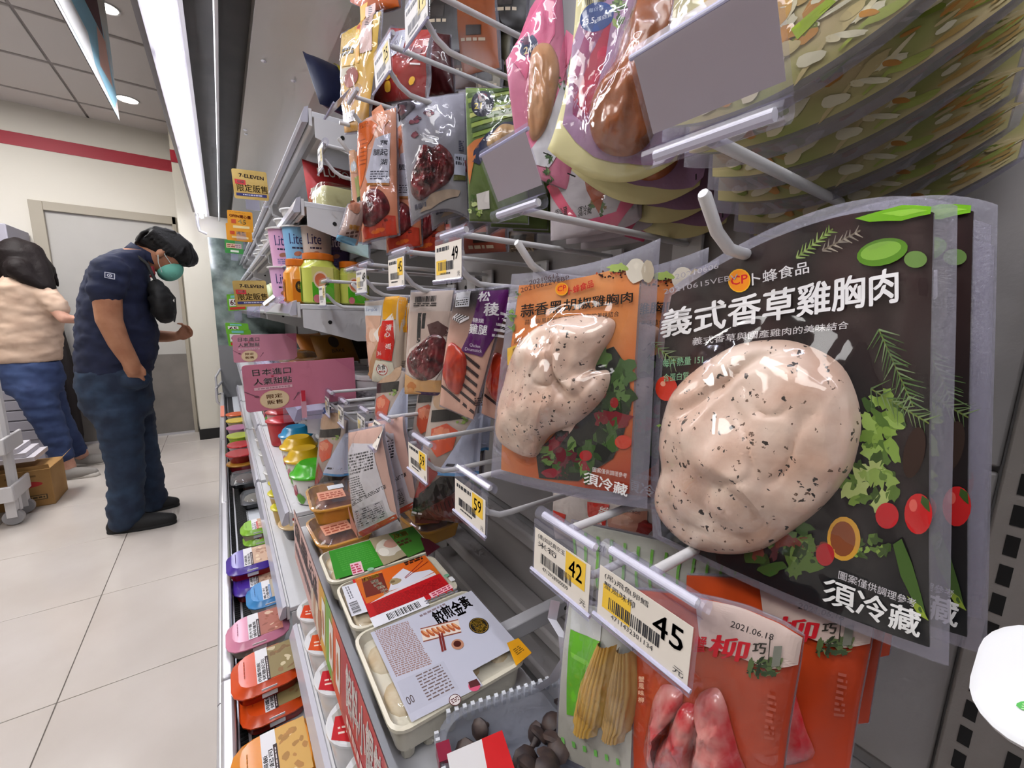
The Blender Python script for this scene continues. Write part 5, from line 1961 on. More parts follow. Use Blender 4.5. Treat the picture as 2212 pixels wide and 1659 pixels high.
def A_(a):
    a.quad((.06, .05), (.50, .02), (.10, .95), '2f8a22', 3, 3)
    a.poly([(.48, .0), (.8, .1), (.86, .95), (.5, .98)], '9c8f74')
    a.disc((.62, .5), .12, .28, 'c9c2b4', 16, 0, .15)
    a.disc((.66, .6), .07, .16, 'b58a7a', 14, 0, .1)
    a.disc((.55, .4), .05, .14, 'dad4c8', 14)
    a.poly([(.72, .0), (.98, .1), (.98, .98), (.70, .95)], '3f7a2a')
    a.lines((.14, .2), (.46, .18), (.15, .85), 10, '4a9a3a', .4, 12)
    a.quad((.20, .02), (.30, .0), (.22, .36), 'e4b9c4', 1, 2)
    a.lines((.21, .04), (.29, .03), (.22, .32), 4, 'b02a4a', .6, 2)
    a.disc((.36, .02), .03, .05, '8ab89a')
    a.text('及第', (.72, .7), (.88, .7), (.72, .9), 'd6b04a', .03)
    a.lines((.72, .4), (.86, .44), (.72, .6), 2, '4a2a14', .7, 3)
    a.poly([(.88, -.15), (1.06, .0), (1.02, .35), (.96, .5)], '4a1420')


tray('cream tray of dumplings with a green label, furthest of the trays', .192, .672, .176, .098, A_)

# promotional strip in front of the trays
ps = empty('shelf_strip', 'red, green and pink promotional strip standing in front of the dumpling trays', 'sign', (.088, .55, .70))
Sp = plane((.090, .93, .705), (0, -.72, 0), (.004, 0, .112))
G().quad(Sp, 30, 3, lambda u, v: C('d2a9a2' if u < .40 else 'd9a02a' if u < .46 else '6aa83a' if u < .53 else 'd8521e' if u < .57 else 'a8343a' if u < .62 else 'b31526' if u < .85 else 'e6d3bc')).quad(lambda u, v, o: Sp(u, v, -.0012), 2, 1, 'd8d0d4').part('printed_strip', ps, PRINT, smooth=False, world=True)
a = Art(Sp)
a.lines((.02, .15), (.38, .15), (.02, .75), 2, '4a3a3a', .5, 14)
a.text('日式豚骨．鮮蝦餛飩．手工水餃', (.02, .55), (.36, .55), (.02, .9), '3a2a2c', .02)
for i, c in enumerate(('c9b9a8', 'b58a6a', 'd6c9b4', 'a8704a')):
    a.disc((.30 + i * .03, .3), .02, .25, c, 12, 0, .2)
for u in (.425, .50, .56):
    a.quad((u - .012, .2), (u + .022, .2), (u - .006, .85), 'e6e2dc', 1, 2)
    a.disc((u + .006, .5), .010, .2, 'b0703a', 10)
a.text('餡料小餛飩', (.63, .35), (.83, .35), (.63, .92), 'f6ecea', .03)
a.lines((.63, .1), (.83, .1), (.63, .24), 1, 'e8c4c0', .8, 12)
a.text('全品項', (.865, .30), (.99, .30), (.865, .92), 'b31526', .03)
a.text('10.6', (.90, .05), (.97, .05), (.90, .2), '4a3a3a')
a.done(ps, world=True)

# ---- yellow trays
AMBER = mat('amber_plastic', 'd79a3c', .25, coat=.3)


def ytray(label, x, y, z, rz):
    t = empty('lidded_tray', label, 'food tray', (x, y, z), rz, group='amber lidded trays')
    G().rloft([(0, .085, .115, .016), (.03, .098, .13, .022), (.032, .108, .14, .028), (.035, .108, .14, .028), (.036, .098, .13, .024), (.014, .088, .118, .02)], 'ffffff', n=3, cap=(1, 1)).part('tray_base', t, AMBER)
    G().rloft([(.0355, .106, .138, .028), (.0375, .098, .13, .024), (.044, .088, .118, .022)], 'ffffff', n=3, cap=(0, 1)).part('tray_lid', t, LID)
    G().ell((0, 0, .022), .04, .05, .010, n=12).part('filling', t, mat('brown_filling', 'a8602a', .5, col2='7a3a1a', vs_=60))
    a = Art(plane((-.044, -.05, .0445), (.08, 0, 0), (0, .09, 0)))
    a.rect(.1, .1, .75, .6, 'e2a38a')
    a.lines((.15, .15), (.7, .15), (.15, .5), 3, 'a8503a', .5, 4)
    a.rect(.4, .65, .8, .9, 'e0e4ea')
    a.done(t)
    return t


ytray('lower amber lidded tray beside the green-lidded tub', .165, .84, .762, .05)
ytray('upper amber lidded tray beside the green-lidded tub', .172, .90, .807, -.06)
q = at(925, 1110, Z=.80)
ytray('lower amber lidded tray under the salmon packs', q.x, q.y, .762, .1)
ytray('upper amber lidded tray under the salmon packs', q.x - .004, q.y + .006, .807, .02)

# ---- clear tray with mushrooms
q = at(1150, 1660, Z=.80)
mt_ = empty('mushroom_tray', 'clear ribbed plastic tray of dark mushrooms with a red card', 'food tray', (q.x, q.y, .762), math.radians(-14))
G().rloft([(0, .13, .10, .02), (.05, .16, .13, .03), (.053, .17, .14, .034), (.056, .17, .14, .034), (.054, .156, .126, .03), (.008, .124, .094, .02)], 'ffffff', n=5).part('tray_shell', mt_, clear('tray_shell_clear', 'e8eaf0', .28, .1, spec=1.5, bodycol='c9ccd6'))
g = G()
for i in range(16):
    g.box(-.0862, -.056 + i * .007, .044, -.082, -.053 + i * .007, .0575, 'd9dce4')
    g.box(-.07 + i * .009, .0665, .044, -.066 + i * .009, .0712, .0575, 'd9dce4')
g.part('rim_ribs', mt_, PLAST, kind='stuff')
for p in ((-.086, .03), (-.086, -.03)):
    G().box(p[0] - .001, p[1] - .009, .045, p[0] + .012, p[1] + .009, .0585, '8a1f3a').part('maroon_band', mt_, PLAST)
for i in range(26):
    x, y = random.uniform(-.055, .065), random.uniform(-.045, .05)
    mu = G().lathe([(.003, -.012), (.004, 0), (.012, .001), (.013, .004), (.009, .009), (.002, .011)], n=9, cols='ffffff')
    mu.xf(Matrix.Translation((x, y, .030 + random.uniform(0, .016))) @ Matrix.Rotation(random.uniform(-1.2, 1.2), 4, 'X') @ Matrix.Rotation(random.uniform(-1.2, 1.2), 4, 'Y') @ Matrix.Scale(random.uniform(.8, 1.25), 4))
    mu.part('mushroom', mt_, mat('dark_mushroom', '4a3a34', .55, col2='2c2224', vs_=90))
Sp = plane((-.08, -.05, .060), (.055, 0, .004), (0, .07, .006))
G().quad(Sp, 1, 1, 'd8d5d6').quad(lambda u, v, o: Sp(u, v, -.001), 1, 1, 'd8d5d6').part('card', mt_, PAPER)
a = Art(Sp)
a.poly([(.5, 0), (1, 0), (1, 1), (.62, 1)], 'c81e22')
a.done(mt_)
# clear strap curling down beside the trays
st = empty('plastic_strap', 'loose clear plastic strap hanging beside the dumpling trays', 'strap', tuple(at(1190, 1400, X=.26)))
pts = [at(*p, X=.26) for p in ((1195, 1300), (1188, 1340), (1212, 1380), (1216, 1430), (1190, 1470), (1150, 1495), (1125, 1505))]
g = G()
vs = []
for i, p in enumerate(pts):
    vs += [p + Vector((0, .004, 0)), p + Vector((.006, -.004, 0))]
g.add(vs, [(2 * i, 2 * i + 1, 2 * i + 3, 2 * i + 2) for i in range(len(pts) - 1)])
g.part('strap', st, mat('strap_plastic', 'c9c9d6', .2, coat=.4), world=True)

# ---- soup cups with peel lids
for i in range(6):
    lc = ['d8441c', 'd8501e', 'c41f2a', 'c8242a', 'd0391f', 'c8242a'][i]

    def LA(a, lc=lc):
        a.poly([(.1, .2), (.5, .05), (.9, .25), (.92, .7), (.5, .95), (.1, .75)], 'b9b4ae')
        a.poly([(.0, .3), (.3, .05), (.62, .1), (.55, .55), (.15, .7)], lc)
        a.lines((.12, .3), (.4, .2), (.15, .5), 2, 'f0d8cc', .4, 3)
    cup('soup_cup', ['white soup cup with an orange peel lid, first behind the promotional strip', 'white soup cup with an orange lid, second behind the strip', 'white soup cup with a red lid, third behind the strip', 'white soup cup with a red lid, fourth behind the strip', 'white soup cup with a red-orange lid, fifth behind the strip', 'white soup cup with a red lid, nearest behind the strip'][i],
        'soup cup', .128, .885 - i * .1, .522, .034, .043, .075, 'dedddf', 'e6e5e8', 'white soup cups', lart=LA, lidh=.005, rim=.004)


# ---- boxed meals on the bottom deck
def bento(label, x, y, z, sx, sy, lid, base, text, food, band='3a2a2c', h=.04, group='boxed meals on the bottom deck', rz=0):
    t = empty('meal_box', label, 'meal box', (x, y, z), rz, group=group)
    G().rloft([(0, sx * .82, sy * .82, .02), (h * .55, sx * .95, sy * .95, .03), (h * .6, sx, sy, .034)], base, n=3).part('base', t, PLAST)
    G().rloft([(h * .6, sx * 1.02, sy * 1.02, .035), (h * .66, sx * 1.02, sy * 1.02, .035), (h * .74, sx * .96, sy * .96, .034), (h, sx * .80, sy * .82, .026)], lid, n=3).part('lid', t, PLAST)
    Sp = plane((-sx * .40, -sy * .41, h + .0004), (sx * .80, 0, 0), (0, sy * .82, 0))
    a = Art(Sp)
    a.rect(.52, .02, .98, .98, food)
    for i in range(14):
        a.disc((random.uniform(.58, .94), random.uniform(.08, .92)), random.uniform(.03, .09), random.uniform(.02, .06), lerp(food, random.choice(['f0e0c0', '8a4a2a', '6d3a24']), .5), 9, random.uniform(0, 3), .2)
    a.rect(.30, .0, .52, 1.0, 'e6e4e8')
    a.rect(.47, .0, .53, .72, band)
    a.lines((.485, .05), (.485, .66), (.515, .05), 1, 'd6cfd0', .5, 9)
    n = len(text)
    k = (n + 1) // 2
    a.text(text[:k], (.46, .04), (.46, .66), (.395, .04), '2a2226', .02)
    a.text(text[k:], (.38, .04), (.38, .6), (.315, .04), '2a2226', .02)
    a.lines((.08, .3), (.08, .8), (.12, .3), 1, lerp(lid, '401a10', .4), .5, 6)
    a.done(t)
    # sleeve running down the aisle-side wall of the lid
    g = G().box(-sx * .02 - .012, -sy * .49, h * .3, sx * .10, -sy * .475, h * .8, 'e2dfe2')
    g.part('sleeve', t, PAPER)
    return t


BZ = .412


def bat(px, py, z=.49):
    q = at(px, py, Z=z)
    return q.x, q.y


x, y = bat(610, 1600)
bento('yellow-lidded meal box of cheese rice, nearest on the bottom deck', .018, y - .02, BZ + .034, .128, .135, 'e08a1a', 'd8d2c6', '雙拼起司奶香焗飯', 'd0a45c')
bento('white-labelled meal box standing before the yellow-lidded one', .045, y - .15, BZ + .03, .128, .125, 'dcdce2', 'd8d2c6', '起司焗烤通心麵', 'b99a6a')
x, y = bat(600, 1425)
bento('upper orange-lidded meal box of roast chicken cheese rice', .022, y, BZ + .04, .128, .118, 'd84c16', 'b0241a', '烤雞起司肉醬焗飯', '8a7a52')
bento('lower orange-lidded meal box under the roast chicken one', .030, y - .035, BZ, .124, .118, 'd84c16', 'b0241a', '烤雞起司肉醬焗飯', '8a7a52')
x, y = bat(575, 1345)
bento('pink-lidded meal box of sliced pork noodles', .014, y + .01, BZ + .034, .128, .11, 'd98aa8', 'd8d2c6', '燒味燻燒肉大干麵', 'a8685a')
x, y = bat(590, 1265)
bento('blue-lidded meal box with a white label', .05, y + .02, BZ + .02, .11, .11, '3f8ac8', 'dcdad8', '白醬燻雞義大利', 'b5a894', band='5a8ac0')
x, y = bat(570, 1195)
bento('upper purple-lidded meal box with a red base', .018, y, BZ + .04, .128, .13, '4a2f9a', 'b0161e', '泡菜豬肉石鍋飯', 'c9a890')
bento('lower purple-lidded meal box under the first purple one', .026, y - .05, BZ, .122, .13, '4a2f9a', 'b0161e', '泡菜豬肉石鍋飯', 'c9a890')
x, y = bat(575, 1125)
bento('small red-labelled meal box with a lime lid', .045, y, BZ + .035, .1, .10, '8ac03a', 'd9c2b4', 'BENTO', 'c8a48a', band='c8281e')
bento('lower lime-lidded meal box under the red-labelled one', .05, y - .01, BZ, .1, .1, '8ac03a', 'd9c2b4', 'BENTO', 'c8a48a', band='c8281e')


def clear_tray(label, x, y, z, sx, sy, col, food, h=.04):
    t = empty('deli_tray', label, 'food tray', (x, y, z), group='black deli trays')
    G().rloft([(0, sx * .85, sy * .85, .015), (h * .5, sx, sy, .02), (h * .52, sx * .92, sy * .92, .02)], col, n=3).part('tray_base', t, PLAST)
    G().rloft([(h * .52, sx * 1.02, sy * 1.02, .02), (h * .6, sx * 1.02, sy * 1.02, .02), (h, sx * .85, sy * .85, .02)], 'ffffff', n=3, cap=(0, 1)).part('lid', t, LID)
    G().ell((0, 0, h * .5), sx * .4, sy * .38, h * .3, food, 12).part('food', t, MATTE)
    return t


x, y = bat(545, 1018)
clear_tray('black deli tray with a clear lid on the bottom deck', .03, y, BZ + .03, .11, .15, '141416', '5a4a44')
x, y = bat(560, 1050)
clear_tray('black tray in shiny film on the bottom deck, before the clear-lidded one', .055, y, BZ + .01, .10, .13, '1c1c20', '7a7468')
x, y = bat(525, 985)
for i, (dz, lb) in enumerate(((0, 'lower red noodle bowl with a gold lid'), (.045, 'upper red noodle bowl with a gold lid'))):
    cup('noodle_bowl', lb + ' on the bottom deck', 'bowl', .025, y + .02 * i, BZ + dz + .001, .045, .06, .042, '8f1520', 'a8762a' if not i else 'b02a30', 'red noodle bowls', lidh=.006, rim=.005)
for i, (c1, c2, lb) in enumerate((('d9c9c9', 'c41f2a', 'red-lidded bowl'), ('b9d24a', 'c9d84a', 'lime-lidded bowl'), ('d9a8c4', 'd98ab0', 'pink-lidded bowl'), ('e0d0a0', 'e6c84a', 'yellow-lidded bowl'), ('c8b9a8', 'd8602a', 'orange-lidded bowl'))):
    cup('noodle_bowl', lb + ' far along the bottom deck', 'bowl', .03, 2.62 + i * .2, BZ + .04, .045, .058, .045, c1, c2, 'bowls far along the bottom deck', lidh=.006, rim=.005)
    cup('noodle_bowl', lb + ' far along the bottom deck, under its twin', 'bowl', .03, 2.62 + i * .2, BZ + .001, .045, .056, .036, c1, c2, 'bowls far along the bottom deck', lidh=.005, rim=.004)

# ---- lowest shelf of the next bay: puddings and bowls
for i, (px, py) in enumerate(((600, 1040), (600, 1062), (608, 1092))):
    q = at(px, py, Z=.585)

    def LA(a):
        for k in range(16):
            a.disc((random.uniform(.15, .85), random.uniform(.15, .85)), .06, .05, random.choice(['b9b41e', 'd8d22a', '8f8f18', 'e6e05a']), 8)
        a.poly([(.55, .1), (.8, .05), (.9, .35), (.65, .3)], 'c8321e')
    cup('pudding_cup', ['furthest pudding cup with a mottled yellow lid', 'middle pudding cup with a mottled yellow lid', 'nearest pudding cup with a mottled yellow lid'][i], 'pudding', q.x + .01, q.y, .522, .03, .038, .06, 'c9a45c', 'd9cf2a', 'yellow-lidded pudding cups', lart=LA, rim=.005)
q = at(628, 1128, Z=.57)
cup('dessert_bowl', 'black dessert bowl with a red and white lid near the pudding cups', 'bowl', q.x + .02, q.y, .522, .036, .05, .045, '141214', 'd9b98a', lart=lambda a: (a.poly([(.2, .5), (.5, .2), (.85, .3), (.8, .7), (.5, .85)], '8a1f1c'), a.poly([(.2, .4), (.5, .3), (.6, .45), (.3, .55)], 'f0e6e0'), a.poly([(.5, .6), (.9, .4), (.8, .8)], '1a1412')), rim=.006)
for i in range(9):
    cup('dessert_cup', ORD[i // 2] + [' small white dessert cup on the lowest shelf beyond the puddings', ' small grey dessert cup on the lowest shelf beyond the puddings'][i % 2], 'cup', .13 + .02 * (i % 2), 1.62 + i * .13, .522, .03, .037, .05, ['d6d4d2', 'b9bcc0'][i % 2], ['e2e0e0', '5a5c60'][i % 2], ['white cups beyond the puddings', 'grey cups beyond the puddings'][i % 2], rim=.004)

# ---- fifth shelf: tubs with bright lids
TZ = .762


def LGREEN(a):
    a.poly([(.3, .3), (.5, .2), (.7, .3), (.7, .6), (.5, .7), (.3, .6)], '7ad84a')


def TART(a):
    a.rect(.1, .3, .3, .6, 'b0405a')
    a.bars((.55, .5), (.8, .5), (.55, .75), 12)
    a.disc((.35, .25), .1, .18, '6da84a', 12, 0, .2)
    a.poly([(.15, .6), (.3, .5), (.3, .8)], 'c98a94')


def tub(label, x, y, lid, body='e0dedc', h=.07, r=.047, dome=.030, art=TART):
    return cup('food_tub', label, 'food tub', x, y, TZ, r * .82, r, h, body, lid, 'bright-lidded tubs on the fifth shelf', art=art, dome=dome, rim=.005)


tub('white food tub with a bright green domed lid', .157, 1.085, '46b41c')
tub('food tub with a yellow domed lid, nearer of the two', .158, 1.21, 'd9ae14', 'd8d4cc')
tub('food tub with a yellow domed lid, further of the two', .160, 1.33, 'd9ae14', 'd8d4cc')
tub('food tub with a blue domed lid', .170, 1.46, '1f86b8', 'd0d4d8')
tub('red food tub with a clear red lid', .150, 1.62, 'b81e2c', 'b32a30', .085, .05, .012, None)
tub('food tub with a dark red lid behind the red one', .16, 1.76, 'a8242c', 'c9a8a0', .085, .05, .012)
for i, (l, b_) in enumerate((('6d6a70', '3a3a40'), ('d98a2a', '2a2a5a'), ('c9c2ba', '5a3a30'), ('e0a04a', 'c9b8a0'), ('d2d2d8', 'a8a8b0'), ('c87a9a', 'd0c0c4'), ('d8d04a', 'd6d2b4'))):
    tub(f"food tub with a {['grey', 'orange', 'stone-coloured', 'amber', 'silver', 'pink', 'lemon yellow'][i]} lid further along the fifth shelf", .155, 1.98 + i * .16, l, b_, .07, .046, .012)
for i in range(7):
    tub(f"{ORD[i]} white-lidded food tub of the back row on the fifth shelf", .27, 1.1 + i * .14, 'dcdce0', 'c9c9cc', .075, .05, .008, None)
bpy.context.view_layer.update()

# ---- fourth shelf: round white pots, pastries
PZ = 1.007
for i in range(8):
    x, y = .225 + .09 * (i % 2), 1.10 + (i // 2) * .1

    def PA(a):
        a.rect(.0, .05, 1, .55, 'a8a6aa')
        for k in range(60):
            a.disc((random.random(), random.uniform(.08, .52)), .03, .03, random.choice(['6a686c', 'c9c7ca', '8a888c']), 6)
    cup('dessert_pot', ORD[i // 2] + (' front-row' if i % 2 == 0 else ' back-row') + ' round white dessert pot behind the pink sign', 'pot', x, y, PZ, .038, .042, .055, 'dcdadb', 'e4e2e4', 'white dessert pots on the fourth shelf', art=PA, rim=.003, lidh=.012)
BROWN = mat('brown_pouch_film', '6d4a1c', .22, coat=.5, col2='a8762a', vs_=18, bump=.3, bs=30)


def pillow(name, label, cat, x, y, z, sx, sy, sz, rz, col, m_=None, art=None, tilt=0.0, group=None):
    """a pillow-packed pouch lying or leaning on a shelf"""
    t = empty(name, label, cat, (x, y, z), rz, group)
    g = G()
    n = 14
    for sg in (1, -1):
        k = len(g.v)
        vs = []
        for j in range(n + 1):
            for i in range(n + 1):
                u, v = i / n * 2 - 1, j / n * 2 - 1
                h = max(0, (1 - abs(u) ** 2.4) * (1 - abs(v) ** 3.0)) ** .6
                vs.append((u * sx / 2, v * sy / 2 * (1 - .06 * (1 - u * u)), sg * sz / 2 * h * (1 + .12 * noise2(u * 2, v * 2, 1, x * 7 + y))))
        fs = [(j * (n + 1) + i, j * (n + 1) + i + 1, (j + 1) * (n + 1) + i + 1, (j + 1) * (n + 1) + i) for j in range(n) for i in range(n)]
        g.add(vs, fs if sg > 0 else [f[::-1] for f in fs], col)
    M = Matrix.Translation((0, 0, sz / 2 + abs(math.sin(tilt)) * sy / 2)) @ Matrix.Rotation(tilt, 4, 'X')
    g.xf(M)
    g.part('pouch', t, m_ or PRINT)
    if art:
        def S(u, v, o=0):
            a_, b_ = u * 2 - 1, v * 2 - 1
            h = max(0, (1 - abs(a_) ** 2.4) * (1 - abs(b_) ** 3.0)) ** .6
            return M @ Vector((a_ * sx / 2, b_ * sy / 2, sz / 2 * h * 1.1 + o))
        a = Art(S, base=.0012)
        art(a)
        a.done(t)
    return t


pillow('pastry_pack', 'golden brown pastry pack with a dark round mark on the fourth shelf', 'pastry', .27, 1.30, 1.062, .12, .10, .05, .2, '8a5f1e', art=lambda a: (a.disc((.4, .55), .12, .2, '2a1c10'), a.text('BAKE', (.3, .2), (.6, .2), (.3, .3), '3a2410')), tilt=.9)
pillow('pastry_pack', 'shiny brown bun pack lying over the white pots', 'pastry', .20, 1.25, 1.075, .12, .1, .03, .5, '5a3414', BROWN)
pillow('pastry_pack', 'tan bun pack lying at the shelf edge beside the pink signs', 'pastry', .175, 1.42, 1.075, .12, .12, .04, .9, '9a6a2a', BROWN)
pillow('pastry_pack', 'orange-brown waffle pack standing behind the pink signs', 'pastry', .24, 1.48, 1.06, .09, .12, .03, .3, 'b9742a', tilt=.8)
pillow('pastry_pack', 'dark cocoa pack at the back of the fourth shelf', 'pastry', .36, 1.35, 1.062, .14, .1, .05, .1, '2a1c16', tilt=.9)
pillow('napkin_pack', 'white folded paper pack lying between the pink signs', 'pack', .15, 1.18, 1.012, .12, .10, .035, .2, 'cfd6e0')
for i in range(8):
    clear_tray(ORD[i // 2] + [' black sushi tray with a clear lid along the fourth shelf', ' grey sushi tray with a clear lid along the fourth shelf'][i % 2], .21, 1.72 + i * .2, PZ, .12, .15, ['141416', '3a3a3e'][i % 2], ['c9a48a', 'a8b08a'][i % 2], .05)['group'] = ['black sushi trays', 'grey sushi trays'][i % 2]

# ---- third shelf: yoghurt cups, juice, paper cups
YZ = 1.252


def yo(label, x, y, col, z=YZ, r=.036, h=.088, tx='3a3a6a'):
    def A(a):
        a.rect(.0, .0, 1, 1, col)
        a.text('Lite', (.40, .55), (.72, .55), (.40, .82), tx, .01)
        a.lines((.45, .42), (.72, .42), (.45, .48), 1, '33304a', .8, 4)
        a.disc((.58, .30), .10, .06, 'a8705a', 12, .3)
        a.lines((.42, .05), (.75, .05), (.42, .2), 3, '6a6a9a', .4, 4)
    return cup('yoghurt_cup', label, 'yoghurt', x, y, z, r * .82, r, h, 'd6d6de', 'd9d6d6', 'Lite yoghurt cups', art=A, rim=.006, lidh=.003)


def yat(px, py, Y):
    q = at(px, py, Y=Y)
    return q.x


yo('pink Lite yoghurt cup at the shelf front, stacked on another', yat(618, 560, 1.22), 1.22, 'dba8cc', YZ + .092)
yo('pink Lite yoghurt cup under the stacked one', yat(618, 600, 1.22) , 1.22, 'd6a8d0', YZ)
yo('light blue Lite yoghurt cup stacked beside the pink one', yat(650, 560, 1.16), 1.165, '7fb4dc', YZ + .092)
yo('light blue Lite yoghurt cup under the stacked one', yat(650, 560, 1.16), 1.165, '7fb4dc', YZ)
yo('cream Lite yoghurt cup, upper of the cream pair', yat(683, 545, 1.12) + .006, 1.135, 'cfc9c4', YZ + .092)
yo('cream Lite yoghurt cup, lower of the cream pair', yat(683, 545, 1.12) + .006, 1.135, 'cfc9c4', YZ)
yo('violet Lite yoghurt cup, upper of the violet pair', yat(722, 555, 1.13) + .012, 1.15, '4a3f6d', YZ + .092, tx='e0dcf0')
yo('violet Lite yoghurt cup, lower of the violet pair', yat(722, 555, 1.13) + .012, 1.15, '4a3f6d', YZ, tx='e0dcf0')


def bottle(label, x, y, body, cap, art, r=.03, h=.085, z=YZ):
    t = empty('juice_bottle', label, 'bottle', (x, y, z), group='fruit juice bottles')
    G().rloft([(0, r * 1.7, r * 1.7, r * .5), (.004, r * 2, r * 2, r * .6), (h * .80, r * 2, r * 2, r * .6), (h * .92, r * 1.6, r * 1.6, r * .75), (h, r * 1.5, r * 1.5, r * .74)], body, n=4).part('bottle_body', t, PLAST)
    G().lathe([(r * .80, h), (r * .82, h + .002), (r * .82, h + .014), (r * .7, h + .016)], n=20, cols=cap).part('cap', t, PLAST)
    S1 = plane((-r - .0004, r * .55, h * .05), (0, -r * 1.1, 0), (0, 0, h * .78))
    S2 = plane((-r * .55, -r - .0004, h * .05), (r * 1.1, 0, 0), (0, 0, h * .78))
    for S in (S1, S2):
        a = Art(S)
        art(a)
        a.done(t)
    return t


def JO(a):
    a.rect(0, 0, 1, .75, 'e07c14')
    a.disc((.45, .5), .28, .2, '3a2414')
    a.text('桔', (.3, .42), (.6, .42), (.3, .6), 'e6b43a')
    a.text('檬', (.7, .42), (1, .42), (.7, .6), '3a2414')


def JG(a):
    a.rect(0, 0, 1, .55, '4fae1e')
    a.rect(0, .55, 1, 1, 'd9d27a')
    a.disc((.4, .62), .34, .26, 'e8cfb4')
    a.disc((.4, .62), .27, .2, 'd8734a')
    a.disc((.75, .25), .26, .2, '6aae3a')
    a.disc((.2, .08), .18, .12, 'd87a84')
    a.poly([(.55, .45), (.8, .5), (.7, .6)], '2a5a1a')


bottle('orange juice bottle with an orange cap at the shelf front', yat(645, 620, 1.105), 1.105, 'e0901e', 'd8701a', JO)
bottle('green guava juice bottle with an orange cap, first of two', yat(690, 610, 1.085), 1.085, 'c6cc5a', 'd8701a', JG, .042, .10)
bottle('green guava juice bottle with an orange cap, second of two', yat(770, 610, 1.085) - .01, 1.085, 'c6cc5a', 'd8701a', JG, .036, .088)
for i in range(4):
    x, y = .175 + .014 * i, 1.30 + .05 * i
    pillow('milk_pack', ORD[i] + ' blue and white milk drink pack in the row beside the gold sign', 'pack', x, y, YZ, .05, .075, .03, .4, 'c9d0e0', art=lambda a: (a.rect(.1, .1, .9, .45, '2a4a8f'), a.lines((.2, .55), (.8, .55), (.2, .8), 2, '2a3a6a', .5, 3)), tilt=1.2, group='blue and white milk packs')
for i in range(9):
    pillow('sandwich', ORD[i // 2] + [' sandwich in clear film further along the third shelf', ' salad roll in clear film further along the third shelf'][i % 2], 'sandwich', .20, 1.62 + i * .2, YZ, .11, .09, .06, .1, ['c9b49a', '8fa06a'][i % 2], art=lambda a: a.rect(.3, .1, .45, .9, 'd9a89a'), tilt=.5, group=['sandwiches on the third shelf', 'salad rolls on the third shelf'][i % 2])
# ---- second and top shelf
q = at(712, 415, Y=1.14)
pillow('snack_bag', 'red and cream snack bag with white lettering standing behind the tofu', 'food bag', q.x + .02, 1.20, 1.472, .13, .12, .05, .1, 'a8242a', art=lambda a: (a.poly([(.05, .1), (.95, .3), (.95, .45), (.05, .3)], 'e0d6c0'), a.text('PLUTO', (.2, .55), (.8, .6), (.2, .75), 'f2eaea', .02)), tilt=1.25)
tf = empty('tofu_block', 'pale yellow tofu block in a clear film pack at the end of the second shelf', 'tofu', (q.x + .01, 1.10, 1.472), .1)
G().rloft([(0, .092, .085, .01), (.004, .098, .09, .012), (.040, .098, .09, .012), (.045, .092, .085, .01)], 'cfcb96', n=3).part('tofu', tf, PLAST)
G().rloft([(0, .125, .105, .02), (.03, .112, .10, .014), (.052, .098, .088, .012), (.062, .05, .03, .01)], 'ffffff', n=4).part('film_wrap', tf, FILM2)
for i in range(8):
    cup('paper_cup', ORD[i] + ' white paper bowl from the hooks on the second shelf', 'bowl', .215, 1.42 + i * .17, 1.472, .035, .05, .05, 'd9d8d8', 'e2e2e2', 'white paper bowls on the second shelf', rim=.005)
for i in range(6):
    pillow('salad_bag', ORD[i // 2] + [' red salad bag lying along the top shelf', ' green salad bag lying along the top shelf'][i % 2], 'food bag', .28, 1.2 + i * .22, 1.657, .14, .15, .05, .15 * i, ['a83a3a', '5a7a4a'][i % 2], group=['red bags on the top shelf', 'green bags on the top shelf'][i % 2])
pillow('snack_bag', 'navy and yellow bag standing at the corner of the top shelf', 'food bag', .26, 1.10, 1.657, .12, .14, .05, .3, '141a34', art=lambda a: a.poly([(.5, .7), (.95, .6), (.95, .98), (.55, .98)], 'b9a81e'), tilt=1.1)
q = at(543, 440, Y=1.75)


# ---- signs clipped to the price rails
def sign(name, label, Y, tl, tr, bl, col, art, t=.0012, r=.06, col2=None, cat='sign', group=None):
    a_, b_, c_ = at(*tl, Y=Y), at(*tr, Y=Y), at(*bl, Y=Y)
    O, U, V = c_, b_ - a_, a_ - c_
    s = empty(name, label, cat, tuple(O + U * .5), group=group)
    S = plane(O, U, V)
    G().card(S, t, col, r, U.length / max(V.length, 1e-6)).part('card', s, PAPER if not col2 else col2, world=True, smooth=False)
    a = Art(S, base=.0005)
    art(a)
    a.done(s, PAPER, world=True)
    G().box(O.x + U.x * .3, Y + t, O.z - .03, O.x + U.x * .7, Y + t + .002, O.z + .015).part('clip', s, CLEAR, world=True)
    return s


GOLD = mat('gold_card', 'b9964a', .32, metal=.35, col2='d9bd74', vs_=9)


def A7(a):
    a.rect(.06, .10, .94, .20, '2a2a6a')
    a.lines((.25, .125), (.8, .125), (.25, .175), 1, 'c9c9dc', .8, 8)
    a.text('7-ELEVEN', (.20, .74), (.90, .70), (.20, .86), '1f1f4a', .03)
    a.text('限定販售', (.10, .26), (.98, .24), (.10, .52), '2a2018', .006)
    a.quad((.06, .50), (.36, .48), (.06, .66), 'd0323a', 1, 1)
    a.text('極選', (.12, .54), (.32, .53), (.12, .63), 'f0b8b0', .02)


sign('shelf_sign', 'upper gold limited-sale sign clipped below the canopy liner', 1.75, (499, 363), (575, 372), (507, 428), 'd9c27a', A7, group='gold limited-sale signs', col2=GOLD)
sign('shelf_sign', 'lower gold limited-sale sign in front of the milk packs', 1.42, (501, 606), (574, 606), (510, 663), 'd9b25a', A7, group='gold limited-sale signs', col2=GOLD)


